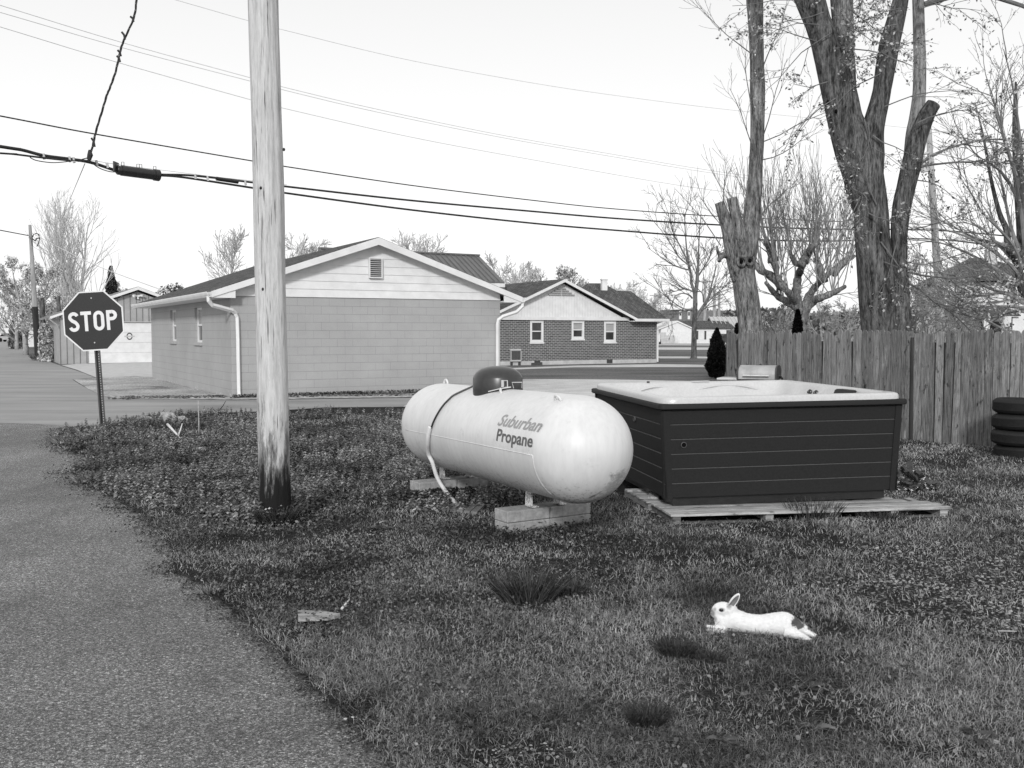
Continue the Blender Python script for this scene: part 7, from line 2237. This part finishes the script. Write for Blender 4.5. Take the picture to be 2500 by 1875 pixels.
X, Y, gm, pn = X[keep], Y[keep], gm[keep], pn[keep]
n = len(X); Ysc = np.clip(Y/5, 0.75, 3.0)
hgt = 0.015 + 0.030*fbm(X,Y,1.1,12)**1.5*1.4
h0 = np.minimum(hgt*(1+0.15*(Y>8)), 0.07)
def blades2(X,Y,h,wd,rs,lean,zb=GZ):
    n = len(X); h = h*rs.uniform(0.6,1.5,n)
    a = rs.uniform(0,2*math.pi,n); ln = np.abs(rs.normal(0,lean,n)); dx, dy = np.cos(a)*ln, np.sin(a)*ln
    b = rs.uniform(0,2*math.pi,n); side = np.stack([np.cos(b)*wd, np.sin(b)*wd, np.zeros(n)],1)
    p0 = np.stack([X,Y,np.full(n,zb)],1)
    mid = p0+np.stack([dx*h*0.45,dy*h*0.45,h*0.62],1); tip = p0+np.stack([dx*h*1.5,dy*h*1.5,h*np.clip(1-0.3*ln,0.25,1)],1)
    V = np.stack([p0-side,p0+side,mid+side*0.8,mid-side*0.8,tip],1).reshape(-1,3)
    o = np.arange(n)[:,None]*5
    return V, np.concatenate([o+np.array([0,1,2]), o+np.array([0,2,3]), o+np.array([3,2,4])],0)
V, T_ = blades2(X, Y, h0*0.85, 0.0013*Ysc, rs, 1.35)
gr_ = np_mesh('grass', V, T_, M['grass'], 3)
tag(gr_, 'short patchy lawn grass over the whole yard', 'grass', kind='stuff')
print('grass', len(X))
# ---- round-leaved ground cover
def leaves(X, Y, z, size, rs, tilt=0.45, npt=6):
    n = len(X)
    N = np.stack([rs.normal(0,tilt,n), rs.normal(0,tilt,n)-0.15, np.ones(n)],1); N /= np.linalg.norm(N,axis=1,keepdims=True)
    a = np.cross(N, np.stack([np.cos(t_:=rs.uniform(0,6.28,n)), np.sin(t_), np.zeros(n)],1)); a /= np.linalg.norm(a,axis=1,keepdims=True)
    b = np.cross(N, a); c = np.stack([X,Y,z],1); s = size[:,None]
    ring = []
    for k in range(npt):
        an = 2*math.pi*k/npt; rr = 1.0 if k else 0.55      # notch at the stem
        cup = 0.45*abs(math.sin(an))
        ring.append(c + (a*math.cos(an)+b*math.sin(an)*0.8)*s*rr + N*s*cup)
    V = np.stack([c]+ring,1).reshape(-1,3); o = np.arange(n)[:,None]*(npt+1)
    T = np.concatenate([o+np.array([0,1+k,1+(k+1)%npt]) for k in range(npt)],0)
    return V, T
X, Y, rs = scatter(205000, 2.0, 17, 2, 0.85)
cn = fbm(X, Y, 0.9, 33); gm = gravel_mask(X, Y)
left = np.clip(0.60-(X+0.1)*0.42 - np.clip(4.6-Y,0,2)*0.12, 0.05, 1.0)
dens = np.clip((cn-0.40)*4.0, 0.03, 1)*left*(1-0.85*gm)
k = rs.uniform(0,1,len(X)) < dens
X, Y = X[k], Y[k]; n = len(X)
sz = rs.uniform(0.006,0.013,n)*np.clip(Y/6,0.75,1.7)
V1, T1 = leaves(X, Y, GZ+rs.uniform(0.012,0.058,n), sz, rs)
# larger plantain / dock leaves in the foreground
cl = tag(np_mesh('ground_cover', V1, T1, M['clover'], 3), 'low round-leaved weeds carpeting the lawn around pole and blocks', 'weeds', kind='stuff')
print('clover', n)
# ---- upright dead-nettle weeds in the back plot
X, Y, rs = scatter(31000, 7.4, 19.6, 4, 0.8)
tn = fbm(X, Y, 0.8, 44)
lim = (Y > 9.6 + 0.55*np.clip(X,-1,6) + (tn-0.5)*2.6) & (X < 1.5+ (tn-.5)*2) | (((X+2.6)**2/9+(Y-10.5)**2/6 < 1) & (tn > 0.47))
k = lim & (rs.uniform(0,1,len(X)) < np.clip((tn-0.30)*3.0,0.10,1))
X, Y = X[k], Y[k]; n = len(X)
H_ = rs.uniform(0.06,0.15,n)*(0.6+0.8*fbm(X,Y,1.5,50))
Vs = []; Ts = []; off = 0
for lv in range(5):
    for q4 in range(4):
        an = q4*math.pi/2 + lv*0.8 + rs.uniform(-0.3,0.3,n)
        t_ = (lv+1)/5; rad = (0.024-0.012*t_)*rs.uniform(0.7,1.3,n)*1.15
        c = np.stack([X+np.cos(an)*rad, Y+np.sin(an)*rad, GZ+H_*t_+rs.uniform(-0.005,0.005,n)],1)
        u_ = np.stack([np.cos(an), np.sin(an), -0.45+0*an],1)*rad[:,None]; v_ = np.stack([-np.sin(an), np.cos(an), 0*an],1)*rad[:,None]*0.75
        V = np.stack([c-u_, c+v_*0.9, c+u_, c-v_*0.9],1).reshape(-1,3)
        o = np.arange(n)[:,None]*4+off
        Ts.append(np.concatenate([o+np.array([0,1,2]), o+np.array([0,2,3])],0)); Vs.append(V); off += n*4
Vb, Tb = blades2(X, Y, H_*1.05, np.full(n,0.0016)[...], rs, 0.05)
Ts.append(Tb+off); Vs.append(Vb)
wdo = np_mesh('weeds', np.concatenate(Vs), np.concatenate(Ts), M['weed'], 3)
tag(wdo, 'upright flowering weeds filling the back of the lawn near the street', 'weeds', kind='stuff')
print('weeds', n)
# ---- dry litter, dead leaves and straw
X, Y, rs = scatter(26000, 2.2, 14, 6, 0.75)
k = rs.uniform(0,1,len(X)) < 0.12+0.9*np.clip(fbm(X,Y,1.6,61)-0.45,0,1)*2
X, Y = X[k], Y[k]; n = len(X)
V1, T1 = leaves(X, Y, GZ+rs.uniform(0.006,0.035,n), rs.uniform(0.005,0.013,n), rs, 0.7)
X2, Y2, rs = scatter(9000, 2.2, 14, 66, 0.8)
V2, T2 = blades2(X2, Y2, rs.uniform(0.03,0.07,len(X2)), np.full(len(X2),0.0014), rs, 2.6)
lt = np_mesh('leaf_litter', np.concatenate([V1,V2]), np.concatenate([T1,T2+len(V1)]), M['dry_leaf'], 3)
tag(lt, 'scattered dry leaves and straw lying among the grass', 'litter', kind='stuff')
# ---- pebbles where the lawn is bare, on the road edge and at the street edge
def pebbles(X, Y, Z, S, rs):
    n = len(X)
    base = np.array([[1,0,0],[0.5,0.87,0],[-0.5,0.87,0],[-1,0,0],[-0.5,-0.87,0],[0.5,-0.87,0],[0.45,0.3,0.62],[-0.4,0.35,0.7],[-0.3,-0.45,0.6],[0.45,-0.35,0.66]])
    tri = np.array([[0,1,6],[1,7,6],[1,2,7],[2,3,7],[3,8,7],[3,4,8],[4,5,8],[5,9,8],[5,0,9],[0,6,9],[6,7,8],[6,8,9]])
    a = rs.uniform(0,6.28,n); c, s = np.cos(a), np.sin(a)
    B = base[None]*(1+rs.uniform(-0.22,0.22,(n,10,3)))
    B[:,:,0] *= 1.25
    x = B[:,:,0]*c[:,None]-B[:,:,1]*s[:,None]; y = B[:,:,0]*s[:,None]+B[:,:,1]*c[:,None]
    V = np.stack([x*S[:,None]+X[:,None], y*S[:,None]+Y[:,None], B[:,:,2]*S[:,None]*0.8+Z[:,None]],2).reshape(-1,3)
    return V, (np.arange(n)[:,None,None]*10+tri[None]).reshape(-1,3)
X, Y, rs = scatter(300000, 2.6, 10, 9, 0.9)
gm = gravel_mask(X, Y); k = rs.uniform(0,1,len(X)) < np.clip((gm-0.22)*0.75,0.003,0.5)
X, Y = X[k], Y[k]; n = len(X)
V1, T1 = pebbles(X, Y, np.full(n, GZ+0.001), rs.uniform(0.003,0.011,n)*np.clip(Y/5.5,0.8,1.5), rs)
# along the street edge of the gravel lot
q0 = grd(282,974); q1 = grd(1010,966)
rs = np.random.RandomState(14); n2 = 5000
t_ = rs.uniform(0,1,n2); X2 = q0.x+(q1.x-q0.x)*t_+rs.normal(0,0.1,n2); Y2 = q0.y+(q1.y-q0.y)*t_+rs.normal(0.25,0.25,n2)*(1-t_*0.7)
V2, T2 = pebbles(X2, Y2, np.full(n2,0.016), rs.uniform(0.012,0.04,n2), rs)
gv = np_mesh('gravel', np.concatenate([V1,V2]), np.concatenate([T1,T2+len(V1)]), M['pebble'], 3)
tag(gv, 'pale loose pebbles on the bare ground right of the rabbit and along the street', 'gravel', kind='stuff')
print('pebbles', n)
# ---- individual plants: dark tufts, dock plants, long grass
def tuft(name, lab, px, py, wpx, hpx, n, seed, mat='clump', lean=0.8, wd=0.0022, curve=0.5, n_=None):
    p = grd(px, py); r = wpx/2/F*p.y; h = hpx/F*p.y
    o = thing(name, lab, 'grass clump', (p.x, p.y, 0.015))
    rs = np.random.RandomState(seed)
    a = rs.uniform(0,6.28,n); q = np.sqrt(rs.uniform(0,1,n))*r*0.55
    X = np.cos(a)*q; Y = np.sin(a)*q*0.8
    hh = h*rs.uniform(0.5,1.15,n); ln = 0.25+q/r*1.2*lean
    dx, dy = np.cos(a+rs.normal(0,0.4,n))*ln, np.sin(a+rs.normal(0,0.4,n))*ln
    b = rs.uniform(0,6.28,n); side = np.stack([np.cos(b)*wd, np.sin(b)*wd, 0*b],1)
    p0 = np.stack([X,Y,0*X],1)
    m1 = p0+np.stack([dx*hh*0.3,dy*hh*0.3,hh*0.45],1); m2_ = p0+np.stack([dx*hh*0.7,dy*hh*0.7,hh*0.85],1); tp__ = p0+np.stack([dx*hh*1.25,dy*hh*1.25,hh*(1-curve*0.3)],1)
    V = np.stack([p0-side,p0+side,m1+side,m1-side,m2_+side*0.7,m2_-side*0.7,tp__],1).reshape(-1,3); oo = np.arange(n)[:,None]*7
    T = np.concatenate([oo+np.array(t) for t in ([0,1,2],[0,2,3],[3,2,4],[3,4,5],[5,4,6])],0)
    g = np_mesh('blade_tuft', V, T, M[mat], 3); g.parent = o
    return o
M['clump_mid'] = m_leaf('clump_mid', 0.06, 0.09, 1.0)
tuft('grass_clump', 'large clump of long coarse grass in the middle of the lawn below the tank', 1290, 1478, 230, 78, 620, 1, 'clump_mid', 1.1, 0.0026)
tuft('grass_clump', 'second spray of long grass joined to the right of the large middle clump', 1390, 1462, 170, 50, 320, 2, 'clump_mid', 1.0, 0.0022)
tuft('grass_clump', 'dark fine grass clump left of the rabbit, nearest to it', 1650, 1612, 130, 42, 1500, 3, 'clump', 0.9, 0.0011)
tuft('grass_clump', 'dark fine grass clump below the rabbit and left, beside the nearest one', 1735, 1625, 120, 26, 900, 33, 'clump', 0.9, 0.0011)
tuft('grass_clump', 'dark round fine grass clump near the bottom of the frame, left of centre right', 1580, 1785, 130, 52, 1700, 4, 'clump', 0.9, 0.0011)
tuft('grass_clump', 'short grass ring growing round the foot of the near pole', 676, 1285, 150, 42, 900, 5, 'clump_mid', 0.7, 0.0024)
tuft('grass_clump', 'tall grass growing against the middle of the front pallet edge', 1985, 1272, 210, 50, 420, 6, 'clump_mid', 0.7, 0.0022)
tuft('grass_clump', 'low grass against the right half of the front pallet', 2150, 1272, 200, 26, 380, 7, 'clump_mid', 0.8, 0.0022)
tuft('grass_clump', 'grass tuft spilling onto the asphalt, upper of the two spills', 170, 1082, 150, 16, 500, 8, 'grass', 1.6, 0.004)
tuft('grass_clump', 'grass tuft spilling onto the asphalt, lower of the two spills', 225, 1178, 150, 20, 600, 9, 'grass', 1.6, 0.003)
tuft('grass_clump', 'dry grass tuft at the asphalt edge above the wood offcut', 515, 1452, 90, 18, 300, 10, 'grass', 1.5, 0.002)
tuft('grass_clump', 'weedy grass around the foot of the far leaning pole', 105, 880, 90, 12, 900, 11, 'grass', 1.0, 0.02)
def rosette(px, py, rpx, nl, lab, seed, mat='clover'):
    p = grd(px, py); r = rpx/F*p.y
    o = thing('broadleaf_weed', lab, 'weed', (p.x, p.y, 0.018))
    rs = random.Random(seed); mm = MB()
    for k in range(nl):
        a = 2*math.pi*k/nl+rs.uniform(-0.3,0.3); L_ = r*rs.uniform(0.7,1.1); el_ = rs.uniform(0.15,0.8); w_ = L_*0.24
        d = Vector((math.cos(a),math.sin(a),0)); s__ = Vector((-math.sin(a),math.cos(a),0)); n__ = 6; vs = []; fs = []
        for i in range(n__+1):
            t_ = i/n__; c = d*(L_*t_) + Vector((0,0,L_*(el_*t_-el_*0.8*t_*t_)+0.006)); ww = w_*math.sin(math.pi*min(1,0.12+0.88*t_))**0.7
            wv = Vector((0,0,0.12*ww*math.sin(t_*9+k)))
            vs += [c - s__*ww + wv, c + Vector((0,0,-0.15*ww)), c + s__*ww - wv]
        for i in range(n__): fs += [(i*3,i*3+1,i*3+4,i*3+3),(i*3+1,i*3+2,i*3+5,i*3+4)]
        mm.add(vs, fs)
    mm.build('leaf_rosette', M[mat], o, smooth=True)
for i, (px, py, rp_, nl, lab) in enumerate(((770,1660,55,9,'broad-leaved weed hanging over the asphalt edge below the wood offcut'),(1100,1690,55,9,'broad-leaved weed left of bottom centre'),(1150,1745,60,8,'flat broad-leaved weed just above the bottom gravel patch'),
    (1610,1820,45,7,'pale broad-leaved weed below the dark round grass clump'),(1980,1690,48,8,'broad-leaved weed lower right of the rabbit'),(1765,1822,50,8,'broad-leaved weed at the bottom right of centre'),(1990,1790,55,9,'dark broad-leaved weed near the bottom right'),
    (2220,1655,60,9,'flat dark broad-leaved weed below the gravel patch'),(890,1640,40,7,'small broad-leaved weed near the asphalt, lower left lawn'),(1240,1720,60,8,'broad-leaved weed right of the flat one above the bottom gravel'),(2390,1820,60,9,'dark broad-leaved weed in the bottom right corner'),(930,1300,40,8,'broad-leaved weed left of the near blocks'))):
    rosette(px, py, rp_, nl, lab, 300+i)
# ivy-like growth in front of the far blocks
X, Y, rs = None, None, np.random.RandomState(77)
n = 2600; c0 = grd(1075,1222)
X = rs.normal(c0.x, 0.42, n); Y = rs.normal(c0.y, 0.18, n)
k = clear(X, Y); X, Y = X[k], Y[k]; n = len(X)
V, T_ = leaves(X, Y, GZ+rs.uniform(0.02,0.11,n)*np.exp(-((X-c0.x)/0.5)**2), rs.uniform(0.012,0.022,n), rs, 0.6)
M['ivy'] = m_leaf('ivy', 0.03, 0.055, 1.5)
tag(np_mesh('ivy', V, T_, M['ivy'], 3), 'dark leafy creeper growing between the tank blocks', 'creeper', kind='stuff')
for o in bpy.data.objects:
    if o.type == 'MESH' and not o.data.materials: print('NOMAT', o.name)

# weeds and rubble along the foot of the block building
rs = np.random.RandomState(31); n = 2600
wb = Vector((math.cos(EA), math.sin(EA))); t_ = rs.uniform(0, 7.4, n)
X = C0.x + wb.x*t_ + rs.normal(0,0.03,n) + 0.477*0.10; Y = C0.y + wb.y*t_ + rs.normal(0,0.05,n) - 0.879*0.10
k = rs.uniform(0,1,n) < 0.25 + 0.9*fbm(X, Y, 1.4, 71); X, Y = X[k], Y[k]; n = len(X)
V, T_ = leaves(X, Y, 0.02+rs.uniform(0.0,0.07,n), rs.uniform(0.015,0.035,n), rs, 0.8)
tag(np_mesh('wall_weeds', V, T_, M['dry_leaf'], 3), 'thin line of weeds and leaf litter along the foot of the block wall', 'weeds', kind='stuff')
# bits of grit and leaf on the asphalt next to the lawn edge
ed_ = np.array(edge); rs = np.random.RandomState(41); n = 6500
i_ = rs.randint(0, len(ed_)-1, n); f_ = rs.uniform(0,1,n)[:,None]
Pp = ed_[i_]*(1-f_)+ed_[i_+1]*f_; off_ = np.abs(rs.normal(0, 0.06, n))*np.clip(Pp[:,1]/5,0.8,2)
X = Pp[:,0]-off_; Y = Pp[:,1]-off_*0.3
k = Y > 2; X, Y = X[k], Y[k]; n = len(X)
V1, T1 = leaves(X, Y, np.full(n,0.006)+rs.uniform(0,0.006,n), rs.uniform(0.002,0.007,n)*np.clip(Y/5,0.8,2), rs, 0.35)
M['edge_litter'] = m_leaf('edge_litter', 0.03, 0.09, 1.2, straw=0.10, strawv=0.4)
tag(np_mesh('road_edge_litter', V1, T1, M['edge_litter'], 3), 'dark grit, moss and crumbs along the lawn edge of the asphalt', 'litter', kind='stuff')
